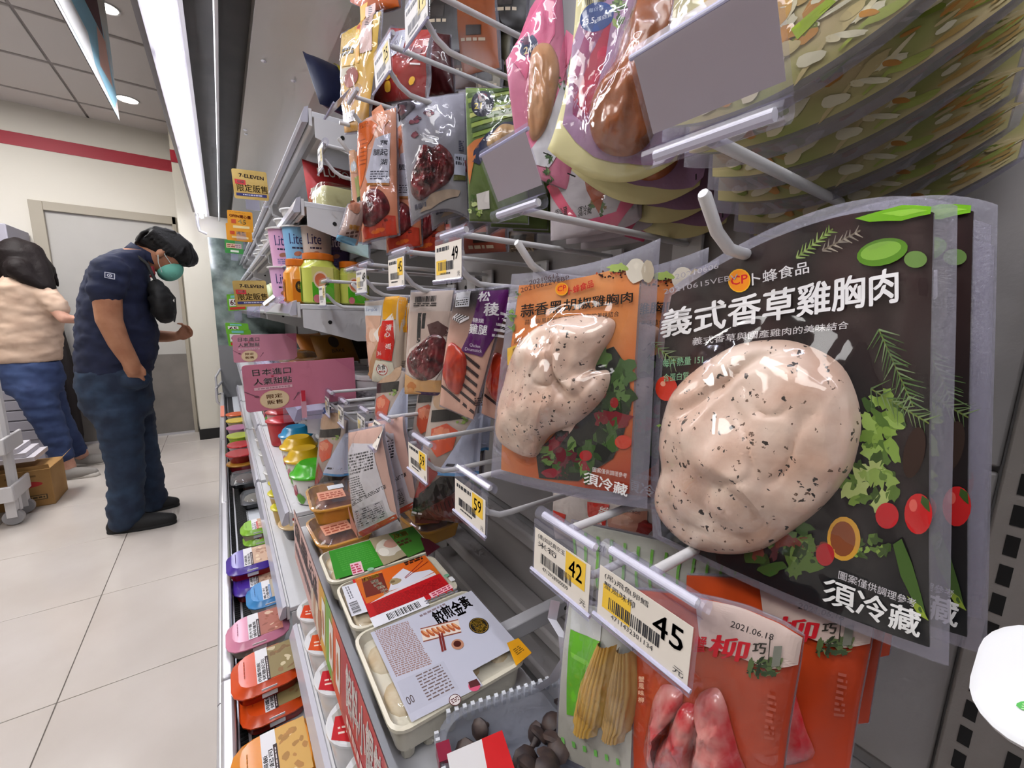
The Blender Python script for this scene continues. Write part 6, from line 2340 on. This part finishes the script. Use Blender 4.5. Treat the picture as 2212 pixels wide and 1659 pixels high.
def AO(a):
    a.text('OPEN開心價', (.08, .68), (.92, .64), (.08, .84), 'b3401a', .03)
    a.rect(.14, .38, .32, .58, 'c84a1e')
    a.text('45', (.40, .38), (.72, .36), (.40, .60), 'e6c87a', .02)
    a.rect(.2, .16, .85, .28, 'f0d8a0')
    a.lines((.1, .92), (.7, .90), (.1, .95), 1, 'b37a1a', .8, 6)


sign('price_sign', 'front orange 45 price card under the upper gold sign', 1.95, (490, 453), (545, 459), (493, 498), 'e29a18', AO, group='orange 45 price cards')
sign('price_sign', 'rear orange 45 price card half behind the front one', 2.05, (487, 481), (543, 488), (490, 518), 'e29a18', AO, group='orange 45 price cards')
sign('price_sign', 'green price card under the orange 45 cards', 2.25, (485, 517), (525, 521), (486, 546), '2f8a3a', lambda a: (a.rect(.08, .4, .9, .75, 'd9b49a'), a.lines((.12, .45), (.85, .45), (.12, .7), 2, '7a3a2a', .5, 4), a.rect(.3, .1, .75, .25, 'dfe6da')))


def A6(a):
    a.rect(.10, .28, .55, .72, 'e6e6e2')
    a.text('65', (.16, .36), (.50, .36), (.16, .66), 'a8182a', .03)
    a.rect(.10, .06, .92, .22, 'c83a24')
    a.rect(.2, .78, .7, .92, '7ac8c0')


sign('price_sign', 'lime price card reading 65 behind the lower gold sign', 1.62, (489, 636), (530, 634), (493, 672), '6cb82a', A6, group='lime price cards')
sign('price_sign', 'lime price card above the pink signs', 2.0, (486, 697), (536, 699), (489, 722), '6cb82a', A6, group='lime price cards')
sign('price_sign', 'lime price card tucked behind the smaller pink sign', 1.75, (489, 711), (541, 712), (494, 748), '6cb82a', A6, group='lime price cards')


def APk(a):
    a.text('日本進口', (.08, .76), (.40, .76), (.08, .90), 'f0d6dc', .02)
    a.text('人氣甜點', (.08, .56), (.40, .56), (.08, .70), 'f0d6dc', .02)
    a.disc((.24, .73), .012, .02, 'b0324a')
    a.rect(.08, .45, .40, .51, 'e6bcc6')
    a.lines((.11, .465), (.38, .465), (.11, .495), 1, 'b07a88', .8, 9)
    a.disc((.24, .22), .125, .205, 'e8c69a', 28)
    a.disc((.24, .22), .117, .19, 'ead0a8', 28)
    a.text('限定', (.175, .25), (.305, .25), (.175, .34), 'a85a2a', .02)
    a.text('販售', (.175, .12), (.305, .12), (.175, .21), 'a85a2a', .02)
    a.line((.0, .45), (.08, .34), .005, '7a4a5a')
    a.disc((.095, .32), .018, .03, '7a4a5a', 10, .6)
    a.line((.40, .16), (.44, .28), .005, '8a5a6a')
    a.disc((.447, .30), .012, .03, '8a5a6a', 10, -.3)
    a.poly([(.80, 1), (1, 1), (1, .65)], 'c8708c')


sign('shelf_sign', 'large pink dessert sign with a cream round seal', 1.0, (521, 790), (764, 772), (533, 892), 'cf7a92', APk, r=.03, group='pink dessert signs')
sign('shelf_sign', 'smaller pink dessert sign behind the large one', 1.35, (501, 724), (640, 720), (505, 784), 'd08a9e', APk, r=.03, group='pink dessert signs')
# pink and white card holder at the rail end
q = at(652, 855, Y=1.0)
s = empty('card_clip', 'small pink and red card in a clear clip beside the large pink sign', 'card', (q.x, .985, 1.0))
G().box(q.x - .004, .985, 1.0, q.x + .006, .988, 1.055).part('card', s, mat('pink_card', 'd9a0b0', .5), world=True)
G().box(q.x - .003, .984, 1.038, q.x + .005, .985, 1.062).part('red_tip', s, mat('red_card', 'c8203a', .5), world=True)
# lifted price rail cover hanging loose on the third shelf
q = at(610, 680, Y=1.05)
s = empty('rail_cover', 'lifted clear rail cover with a white paper slip on the third shelf', 'rail cover', (.14, 1.12, 1.25))
vs = []
for i in range(9):
    t = i / 8
    y_ = 1.04 + t * .42
    vs += [(.118 - .02 * t + .006 * math.sin(t * 9), y_, 1.262 + .006 * math.sin(t * 7)), (.075 + .008 * math.sin(t * 6), y_, 1.226 + .01 * math.sin(t * 5))]
G().add(vs, [(2 * i, 2 * i + 1, 2 * i + 3, 2 * i + 2) for i in range(8)]).part('clear_cover', s, clear('rail_cover_plastic', 'f0f0ff', .3, .08, .3, 30, 1.5, 'd6d6ea'), world=True)
G().add([(.11, 1.16, 1.266), (.085, 1.16, 1.244), (.088, 1.24, 1.252), (.114, 1.24, 1.276)], [(0, 1, 2, 3)]).part('paper_slip', s, mat('paper_white', 'e2e2e6', .7), world=True)
# orange tag on the fridge lip end
s = empty('lip_tag', 'salmon orange notice stuck on the far end of the fridge lip', 'notice', (FX, 3.9, .46))
G().box(FX - .006, 3.55, .462, FX + .018, 3.95, .464).part('notice', s, mat('salmon_paper', 'e08a74', .6), world=True)

# ================================================================== people and the far aisle
def oval(g, rings, n=20):
    """horizontal elliptic rings (x, y, z, rx, ry) lofted, ends closed"""
    k = len(g.v)
    for (x, y, z, rx, ry) in rings:
        for j in range(n):
            t = 2 * math.pi * j / n
            g.v.append(Vector((x + rx * math.cos(t), y + ry * math.sin(t), z)))
    for i in range(len(rings) - 1):
        for j in range(n):
            q = (j + 1) % n
            g.f.append((k + i * n + j, k + i * n + q, k + (i + 1) * n + q, k + (i + 1) * n + j))
            g.c.append((1, 1, 1))
            g.m.append(0)
    for f in (tuple(k + j for j in range(n))[::-1], tuple(k + (len(rings) - 1) * n + j for j in range(n))):
        g.f.append(f)
        g.c.append((1, 1, 1))
        g.m.append(0)
    return g


def limb(g, pts, n=14):
    """round limb through (Vector, r)"""
    g.tube([p for p, r in pts], [r for p, r in pts], n=n)
    for p, r in (pts[0], pts[-1]):
        g.ell(p, r * .98, r * .98, r * .98, n=12)
    return g


def flesh(g, name, parent, mt, vox, smooth=6, fold=0.0, fs=14, floor=None):
    """joins the collected volumes into one continuous skin"""
    off = parent.location + (parent.parent.location if parent.parent else Vector())
    v = [p - off for p in g.v]
    me = mkmesh(name, v, g.f)
    o = bpy.data.objects.new(name, me)
    md = o.modifiers.new('remesh', 'REMESH')
    md.mode = 'VOXEL'
    md.voxel_size = vox
    if smooth:
        sm = o.modifiers.new('smooth', 'SMOOTH')
        sm.iterations = smooth
        sm.factor = .6
    m2 = evaluated(o)
    bpy.data.meshes.remove(me)
    if fold or floor is not None:
        for w_ in m2.vertices:
            if fold:
                c = w_.co
                w_.co = c + w_.normal * (fold * noise.noise(Vector((c.x * fs, c.y * fs, c.z * fs * 2.2))) + fold * .6 * noise.noise(Vector((c.x * fs * 2.5, c.y * fs * 2.5, c.z * fs * 6))))
            if floor is not None and w_.co.z < floor:
                w_.co.z = floor
    m2.polygons.foreach_set('use_smooth', [True] * len(m2.polygons))
    m2.materials.append(mt)
    m2.name = name
    o = bpy.data.objects.new(name, m2)
    COL.objects.link(o)
    o.parent = parent
    return o


SKIN = mat('skin_tan', 'b07c5e', .5, col2='9c664a', vs_=14, bump=.1, bs=200)
SKINP = mat('skin_light', 'd0a08c', .5, col2='c28f7a', vs_=18)
NAVY = mat('navy_knit', '161f3e', .85, bump=.3, bs=700, col2='101833', vs_=20)
JEAN = mat('dark_denim', '16233a', .85, bump=.35, bs=600, col2='24374f', vs_=16)
JEAN2 = mat('blue_denim', '26355c', .85, bump=.35, bs=600, col2='34466f', vs_=12)
HAIR = mat('black_hair', '0b090a', .55, spec=.3, bump=.6, bs=220)
HAIR2 = mat('dark_brown_hair', '150c0d', .65, spec=.25, bump=.6, bs=200)
BEIGE = mat('beige_knit', 'c9ae9a', .85, bump=.3, bs=500, col2='bda08c', vs_=14)
MINT = mat('mask_mint', '6fb8a4', .8, bump=.1, bs=300)
SHOE = mat('black_shoe', '0d0d10', .7, bump=.4, bs=300)

MY = 3.06
W = lambda px, py, Y=MY: at(px, py, Y=Y)
man = empty('person', 'man in navy polo, dark jeans and mint face mask, looking down', 'person', (-.47, 3.05, 0))


def rings(lst, Y, s=1.0):
    r = []
    for px, py, rx, ry in lst:
        p = W(px, py, Y)
        r.append((p.x, Y, p.z, rx * s, ry * s))
    return r


torso = [(250, 806, .156, .16), (254, 770, .170, .172), (256, 715, .168, .178), (250, 660, .148, .182), (254, 615, .134, .190), (262, 582, .116, .195), (274, 556, .092, .165), (292, 541, .064, .10)]
HC = W(354, 549)
th = math.radians(42)
HM = Matrix.Translation(HC) @ Matrix.Rotation(th, 4, 'Y')
RA = [(W(236, 588, 2.875), .062), (W(231, 640, 2.865), .058), (W(236, 692, 2.86), .053), (W(258, 742, 2.855), .045), (W(281, 780, 2.86), .037), (W(290, 800, 2.87), .036)]
LA_ = [(W(268, 590, 3.25), .058), (W(272, 690, 3.27), .05), (W(322, 726, 3.25), .043), (W(362, 727, 3.22), .034), (W(380, 726, 3.2), .028)]
g = G()
oval(g, rings(torso, MY, .9))
limb(g, [(W(300, 552), .06), (W(330, 556), .058)])
k = len(g.v)
g.ell((0, 0, 0), .094, .074, .110, n=20)
g.ell((.062, 0, -.050), .042, .050, .055, n=14)
g.ell((.098, 0, -.012), .014, .012, .022, n=10)
g.xf(HM, k)
limb(g, RA)
limb(g, LA_)
# hands: palm and five separate bent fingers each
pl = W(393, 724, 3.19)
k = len(g.v)
g.ell((0, 0, 0), .036, .018, .030, n=12)
g.xf(Matrix.Translation(pl) @ Matrix.Rotation(.5, 4, 'Y'), k)
for i, (dx, dz, l, up) in enumerate(((.012, .022, .062, 1.35), (.026, .014, .052, .9), (.032, .002, .046, .75), (.032, -.010, .038, .6))):
    b0 = pl + Vector((dx, -.012 + .004 * i, dz))
    m1 = b0 + Vector((math.cos(up) * l * .5, -.010, math.sin(up) * l * .5))
    m2 = m1 + Vector((math.cos(up + .9) * l * .35, -.012, math.sin(up + .9) * l * .35))
    m3 = m2 + Vector((math.cos(up + 1.7) * l * .25, -.008, math.sin(up + 1.7) * l * .25))
    limb(g, [(b0, .0092), (m1, .0088), (m2, .0082), (m3, .007)], 8)
b0 = pl + Vector((-.008, -.012, .020))
limb(g, [(b0, .011), (b0 + Vector((.012, -.010, .022)), .0095), (b0 + Vector((.026, -.012, .036)), .008)], 8)
pr = W(287, 796, 2.865)
g.ell(pr, .040, .020, .036, n=12)
for i in range(4):
    b0 = pr + Vector((-.022 + .017 * i, .004, -.024))
    limb(g, [(b0, .0095), (b0 + Vector((.004, .004, -.030)), .009), (b0 + Vector((.006, .010, -.052)), .008)], 8)
limb(g, [(pr + Vector((.030, -.004, .01)), .011), (pr + Vector((.044, -.008, -.012)), .0095), (pr + Vector((.046, -.006, -.034)), .008)], 8)
oval(g, rings([(256, 880, .12, .14), (252, 806, .13, .14)], MY))
limb(g, [(W(258, 880, 2.98), .085), (W(270, 980, 2.97), .06), (W(272, 1120, 2.96), .05)])
limb(g, [(W(285, 880, 3.15), .085), (W(308, 980, 3.16), .06), (W(330, 1085, 3.18), .05)])
flesh(g, 'body', man, SKIN, .0065, 2)
# polo shirt
g = G()
oval(g, rings(torso, MY, 1.0))
limb(g, [(W(240, 582, 2.885), .078), (W(231, 615, 2.868), .076), (W(229, 632, 2.862), .074)])
limb(g, [(W(262, 582, 3.24), .075), (W(268, 640, 3.26), .07)])
flesh(g, 'polo_shirt', man, NAVY, .012, 3, .010, 10)
g = G()
for i in range(9):
    t = math.radians(-150 + i * 300 / 8)
c0 = W(306, 548)
vs = []
for i in range(17):
    t = 2 * math.pi * i / 16
    ax = Vector((math.cos(t) * .062, math.sin(t) * .074, math.cos(t) * -.040))
    vs += [c0 + ax * .95 + Vector((.02, 0, .018)), c0 + ax * 1.12 + Vector((.0, 0, -.022))]
g.add(vs, [(2 * i, 2 * i + 1, 2 * i + 3, 2 * i + 2) for i in range(16)])
o = g.part('collar', man, NAVY, world=True)
so = o.modifiers.new('solid', 'SOLIDIFY')
so.thickness = .006
# shirt sleeve badge
bq = W(236, 594, 2.782)
Sb = plane(bq + Vector((-.018, 0, -.014)), (.036, 0, -.006), (.003, 0, .028))
a = Art(Sb, base=.001)
a.rect(0, 0, 1, 1, 'c9cbd6')
a.rect(.08, .1, .92, .9, '1a2346')
a.disc((.48, .5), .26, .28, 'c9cbd6')
a.disc((.48, .5), .17, .18, '1a2346')
a.disc((.5, .5), .08, .09, 'c9cbd6')
a.done(man, PAPER, 'sleeve_badge', world=True)
# jeans
g = G()
oval(g, rings([(248, 792, .152, .162), (250, 830, .156, .17), (256, 870, .150, .172), (264, 900, .135, .168)], MY))
limb(g, [(W(252, 880, 2.985), .108), (W(262, 930, 2.975), .098), (W(270, 985, 2.97), .086), (W(273, 1040, 2.965), .080), (W(272, 1090, 2.96), .080), (W(272, 1118, 2.955), .082)])
limb(g, [(W(280, 880, 3.14), .108), (W(298, 940, 3.15), .092), (W(312, 1000, 3.16), .080), (W(322, 1050, 3.17), .076), (W(330, 1080, 3.18), .078)])
g.ell(pr + Vector((.0, .048, -.058)), .065, .055, .065, n=14)
flesh(g, 'jeans', man, JEAN, .013, 4, .010, 8)
for Yc, pts in ((0, (((-.575, 2.965), .040), ((-.53, 2.958), .047), ((-.46, 2.945), .052), ((-.39, 2.93), .046), ((-.335, 2.918), .034))), (1, (((-.53, 3.19), .040), ((-.49, 3.19), .046), ((-.43, 3.185), .050), ((-.37, 3.18), .042), ((-.335, 3.175), .030)))):
    g = G()
    limb(g, [(Vector((p[0], p[1], .030)), r) for p, r in pts])
    limb(g, [(Vector((pts[0][0][0] + .02, pts[0][0][1], .05)), .05), (Vector((pts[1][0][0] + .03, pts[1][0][1], .085)), .052)])
    s = flesh(g, 'shoe', man, SHOE, .008, 3, floor=.002)
    g = G()
    limb(g, [(Vector((p[0], p[1], .006)), r * .98) for p, r in pts])
    flesh(g, 'sole', s, mat('black_sole', '1a1a1c', .8), .008, 2, floor=.001)
# hair, ear straps, mask, eye
g = G()
g.ell((-.022, 0, .038), .108, .088, .094, n=20)
g.ell((.040, 0, .060), .096, .080, .068, n=18)
g.ell((.088, 0, .048), .032, .064, .042, n=14)
g.ell((-.09, 0, .0), .045, .066, .05, n=12)
HK = 0
for i in range(34):
    a_ = -1.25 + 2.5 * i / 33
    y0 = math.sin(a_) * .07
    e_ = random.uniform(-.012, .012)
    g.tube([(-.02, y0 * .8, .130), (.05, y0 * .98, .118 + e_), (.098, y0, .075 + e_), (.118 + e_ * .5, y0 * .95, .030 + e_)], [.010, .011, .010, .003], n=6)
    g.tube([(-.03, y0 * .9, .130), (-.10, y0 * 1.1, .08 + e_), (-.118, y0 * 1.05, .02 + e_), (-.105, y0, -.04 + e_)], [.010, .011, .010, .004], n=6)
for sg in (-1, 1):
    for i in range(9):
        x_ = -.09 + .018 * i
        g.tube([(x_ * .7, sg * .06, .115), (x_, sg * .088, .06), (x_ - .005, sg * .089, .018 - random.uniform(0, .02))], [.010, .011, .004], n=6)
g.xf(HM, HK)
flesh(g, 'hair', man, HAIR, .0055, 2, .0015, 90)
g = G()
g.ell((.072, 0, -.050), .056, .066, .068, n=16)
g.ell((.092, 0, -.035), .034, .030, .034, n=12)
g.xf(HM)
flesh(g, 'face_mask', man, MINT, .008, 3)
g = G()
for z0, z1 in ((-.02, .012), (-.085, -.022)):
    g.tube([(.060, -.062, z0), (.02, -.084, (z0 + z1) / 2), (-.004, -.088, z1)], .002, n=5)
g.xf(HM)
g.part('mask_strap', man, mat('strap_white', 'c9d6d2', .7), world=True)
g = G()
k = 0
g.ell((-.004, -.080, -.006), .019, .010, .030, n=12)
g.ell((.0, -.088, .0), .010, .006, .018, n=10)
g.xf(HM)
flesh(g, 'ear', man, SKIN, .004, 2)
G().ell((.088, -.030, .012), .006, .012, .006, n=8).xf(HM).part('eye', man, mat('dark_eye', '140f0d', .3), world=True)
# black sling bag on the chest
g = G()
c0 = W(350, 655, 3.0)
g.ell(c0, .055, .11, .105, n=14)
g.ell(c0 + Vector((-.015, 0, .07)), .04, .08, .06, n=12)
g.ell(c0 + Vector((.01, 0, -.05)), .045, .09, .06, n=12)
bag_ = empty('sling_bag', 'black drawstring sling bag hanging on the man\'s chest', 'bag', tuple(c0))
flesh(g, 'bag_body', bag_, mat('black_bag_cloth', '0b0b0d', .75, bump=.3, bs=200), .011, 3, .010, 16)
G().tube([c0 + Vector((.03, -.09, .09)), c0 + Vector((.065, -.09, .03)), c0 + Vector((.062, -.09, -.05)), c0 + Vector((.05, -.09, -.10))], .004, n=6).part('drawstring', bag_, SHOE, world=True)
G().tube([c0 + Vector((-.01, -.08, .12)), W(318, 570, 2.93), W(285, 545, 2.95)], .008, n=6).part('shoulder_strap', bag_, SHOE, world=True)
G().tube([W(327, 575, 2.98), W(331, 590, 2.98), W(328, 600, 2.98)], .010, n=6).part('lanyard', man, mat('red_lanyard', '8a1420', .6), world=True)

for k_ in range(3):
    g = G().tube([(.100 + .010 * (k_ != 0) - .004 * k_, -.050, -.030 - .022 * k_), (.122 - .006 * abs(k_ - 1), 0, -.032 - .024 * k_), (.100 + .010 * (k_ != 0) - .004 * k_, .050, -.030 - .022 * k_)], .0022, n=6)
    g.xf(HM)
    g.part('mask_pleat', man, MINT, world=True)

# ---- the woman behind
WY = 4.2
woman = empty('person', 'woman with long dark hair in a beige t-shirt and blue jeans, seen from behind', 'person', (-1.05, 4.2, 0))


def wr(lst, s=1.0):
    r = []
    for px, py, rx, ry in lst:
        p = W(px, py, WY)
        r.append((p.x, WY, p.z, rx * s, ry * s))
    return r


wt = [(62, 782, .165, .13), (62, 740, .168, .135), (62, 690, .165, .135), (60, 650, .160, .14), (54, 620, .140, .15), (42, 600, .085, .10), (36, 590, .05, .06)]
g = G()
oval(g, wr(wt, .82))
limb(g, [(W(38, 600, WY), .05), (W(42, 570, WY), .05)])
g.ell(W(46, 558, WY), .088, .08, .11, n=16)
limb(g, [(W(98, 632, 4.12), .05), (W(122, 668, 4.08), .042), (W(140, 690, 4.06), .036), (W(160, 690, 4.08), .03)])
hp = W(168, 690, 4.08)
g.ell(hp, .036, .02, .03, n=12)
for i in range(4):
    limb(g, [(hp + Vector((.025, 0, .016 - .011 * i)), .009), (hp + Vector((.055, .005, .010 - .011 * i)), .008), (hp + Vector((.07, .01, -.008 - .010 * i)), .007)], 8)
limb(g, [(hp + Vector((.0, -.01, .02)), .010), (hp + Vector((.022, -.02, .035)), .009), (hp + Vector((.042, -.02, .034)), .008)], 8)
oval(g, wr([(74, 850, .09, .09), (66, 782, .10, .09)]))
limb(g, [(W(80, 840, 4.14), .065), (W(115, 930, 4.13), .055), (W(148, 1012, 4.12), .045)])
limb(g, [(W(92, 840, 4.28), .065), (W(130, 920, 4.34), .055), (W(176, 982, 4.40), .045)])
flesh(g, 'body', woman, SKINP, .012, 2)
g = G()
oval(g, wr(wt))
limb(g, [(W(88, 622, 4.13), .068), (W(112, 650, 4.10), .064), (W(126, 666, 4.09), .060)])
flesh(g, 't_shirt', woman, BEIGE, .014, 5, .010, 8)
g = G()
oval(g, wr([(66, 778, .148, .125), (70, 800, .155, .132), (72, 820, .155, .135), (78, 850, .14, .13)]))
limb(g, [(W(72, 840, 4.14), .105), (W(96, 890, 4.135), .09), (W(116, 935, 4.13), .074), (W(134, 985, 4.12), .066)])
limb(g, [(W(92, 840, 4.28), .105), (W(118, 890, 4.31), .088), (W(142, 940, 4.35), .072), (W(166, 972, 4.39), .066)])
flesh(g, 'jeans', woman, JEAN2, .014, 4, .010, 8)
g = G()
g.ell(W(42, 556, WY), .108, .100, .125, n=18)
limb(g, [(W(62, 545, WY), .075), (W(86, 585, 4.15), .06), (W(104, 620, 4.12), .04), (W(118, 650, 4.10), .014)])
limb(g, [(W(40, 580, 4.1), .07), (W(60, 600, 4.08), .05), (W(90, 620, 4.07), .02)])
limb(g, [(W(5, 560, WY), .06), (W(-5, 590, WY), .05)])
hc = W(42, 556, WY)
for i in range(30):
    t_ = i / 29
    a_ = -2.7 + 3.6 * t_
    p_ = hc + Vector((math.cos(a_) * .10, math.sin(a_) * .095, .03))
    q_ = hc + Vector((math.cos(a_) * .112 + .03, math.sin(a_) * .10, -.06))
    e_ = W(random.uniform(30, 112), random.uniform(612, 650), 4.14 - .05 * random.random()) if math.sin(a_) < .3 else q_ + Vector((.02, 0, -.12))
    g.tube([hc + Vector((0, 0, .122)), p_, q_, q_.lerp(e_, .6) + Vector((0, -.01, 0)), e_], [.014, .016, .018, .016, .004], n=6)
flesh(g, 'hair', woman, HAIR2, .008, 3, .002, 60)
for p0, p1, Yc in (((-1.06, 4.12), (-.86, 4.08), 0), ((-1.0, 4.42), (-.80, 4.38), 1)):
    g = G()
    a0, a1 = Vector((*p0, .035)), Vector((*p1, .030))
    limb(g, [(a0, .042), (a0.lerp(a1, .35), .05), (a0.lerp(a1, .75), .044), (a1, .032)])
    s = flesh(g, 'shoe', woman, mat('grey_sneaker', '8f8a86', .8, bump=.3, bs=200), .010, 3, floor=.002)
    g = G()
    limb(g, [(Vector((a0.x, a0.y, .008)), .044), (Vector((a1.x, a1.y, .008)), .038)])
    flesh(g, 'sole', s, mat('white_sole', 'c9c4be', .7), .010, 1, floor=.001)

# ---- carton with paper, trolley, cabinet
bx = empty('cardboard_box', 'brown cardboard box with a red lozenge printed on its side', 'box', (-1.22, 3.72, 0))
xr = -.945
CB = mat('cardboard', 'a8814e', .8, bump=.15, bs=80, col2='9c7442', vs_=6)
G().box(-1.5, 3.60, .0, xr, 3.86, .235).part('carton', bx, CB, world=True, bevel=.003)
g = G().add([(-1.5, 3.60, .235), (xr, 3.60, .235), (xr + .01, 3.55, .275), (-1.5, 3.55, .27)], [(0, 1, 2, 3)]).add([(xr, 3.60, .235), (xr, 3.86, .235), (xr + .05, 3.85, .29), (xr + .05, 3.61, .28)], [(0, 1, 2, 3)])
g.part('flap', bx, CB, world=True)
Sx = plane((-1.5, 3.5995, 0), (xr + 1.5, 0, 0), (0, 0, .235))
a = Art(Sx)
a.disc((.78, .62), .15, .085, 'b02a2a')
a.lines((.66, .8), (.9, .8), (.66, .88), 1, '7a5a30', .6, 4)
a.poly([(.72, .18), (.95, .18), (.95, .32), (.72, .32)], '4a3a24')
a.poly([(.73, .2), (.94, .2), (.94, .3), (.73, .3)], 'a8814e')
a.lines((.75, .22), (.93, .22), (.75, .28), 1, '4a3a24', .8, 6)
a.done(bx, PAPER, world=True)
for i in range(5):
    sh = G().box(-1.5 - .02 * i, 3.60 + .01 * i, .0, -1.0 - .035 * i, 3.84, .026)
    pk = tag(sh.part('paper_bundle', None, mat('white_paper', 'cfcad2', .8)), ['lowest white paper bundle on the cardboard box', 'second white paper bundle on the cardboard box', 'middle white paper bundle on the cardboard box', 'fourth white paper bundle on the cardboard box', 'topmost white paper bundle on the cardboard box'][i], 'paper', 'paper bundles on the cardboard box')
    pk.location.z = .292 + .028 * i
tr = empty('trolley', 'white plastic utility trolley with shelves at the picture edge', 'trolley', (-1.3, 3.42, 0))
TW = mat('trolley_plastic', 'cfccce', .5)
p0, p1 = at(2, 900, Y=3.42), at(38, 1100, Y=3.42)
G().tube([p1, p1.lerp(p0, .5), p0, p0 + Vector((0, 0, .3))], .022, n=8).part('post', tr, TW, world=True)
for z, nm in ((.15, 'lower'), (.42, 'upper')):
    G().box(-1.8, 3.32, z, p1.x + .02, 3.56, z + .02).box(-1.8, 3.305, z, p1.x + .03, 3.32, z + .09).box(p1.x + .015, 3.32, z, p1.x + .03, 3.56, z + .09).part('shelf', tr, TW, world=True, bevel=.006)
for x, y in ((p1.x, 3.36), (p1.x, 3.52)):
    c = G().lathe([(.012, -.014), (.042, -.014), (.045, 0), (.042, .014), (.012, .014)], n=18, cols='8f8d90')
    c.xf(Matrix.Translation((x, y, .047)) @ Matrix.Rotation(math.pi / 2, 4, 'X'))
    w_ = c.part('wheel', tr, PLAST, world=True)
    G().box(x - .02, y - .022, .05, x + .02, y + .022, .15).part('fork', tr, TW, world=True)
cb = empty('steel_cabinet', 'grey steel cabinet with slatted lower doors behind the woman', 'cabinet', (-1.5, 4.85, 0))
G().box(-2.1, 4.62, 0, -1.22, 5.06, 1.80).part('cabinet_body', cb, mat('cabinet_grey', '9a97a4', .5), world=True, bevel=.006)
for i in range(9):
    G().box(-2.08, 4.605, .2 + i * .08, -1.24, 4.62, .27 + i * .08).part('slat', cb, mat('slat_grey', '8f8c96', .5), world=True, bevel=.003)
G().box(-1.66, 4.612, .95, -1.652, 4.62, 1.78).part('door_seam', cb, DARK, world=True)
um = empty('umbrella', 'closed dark umbrella leaning beside the stockroom door', 'umbrella', tuple(W(172, 945, 4.95)))
u0, u1 = W(172, 940, 4.95), W(124, 690, 4.95)
u0.z = .012
G().tube([u0, u0.lerp(u1, .1), u0.lerp(u1, .7), u1], [.012, .03, .045, .02], n=10).part('folded_canopy', um, mat('dark_umbrella_cloth', '1a1214', .7), world=True)
G().tube([u1, u1 + (u1 - u0) * .12], .011, n=8).part('handle', um, mat('umbrella_handle', '4a2a1c', .5), world=True)

bpy.data.scenes.remove(BENCH)
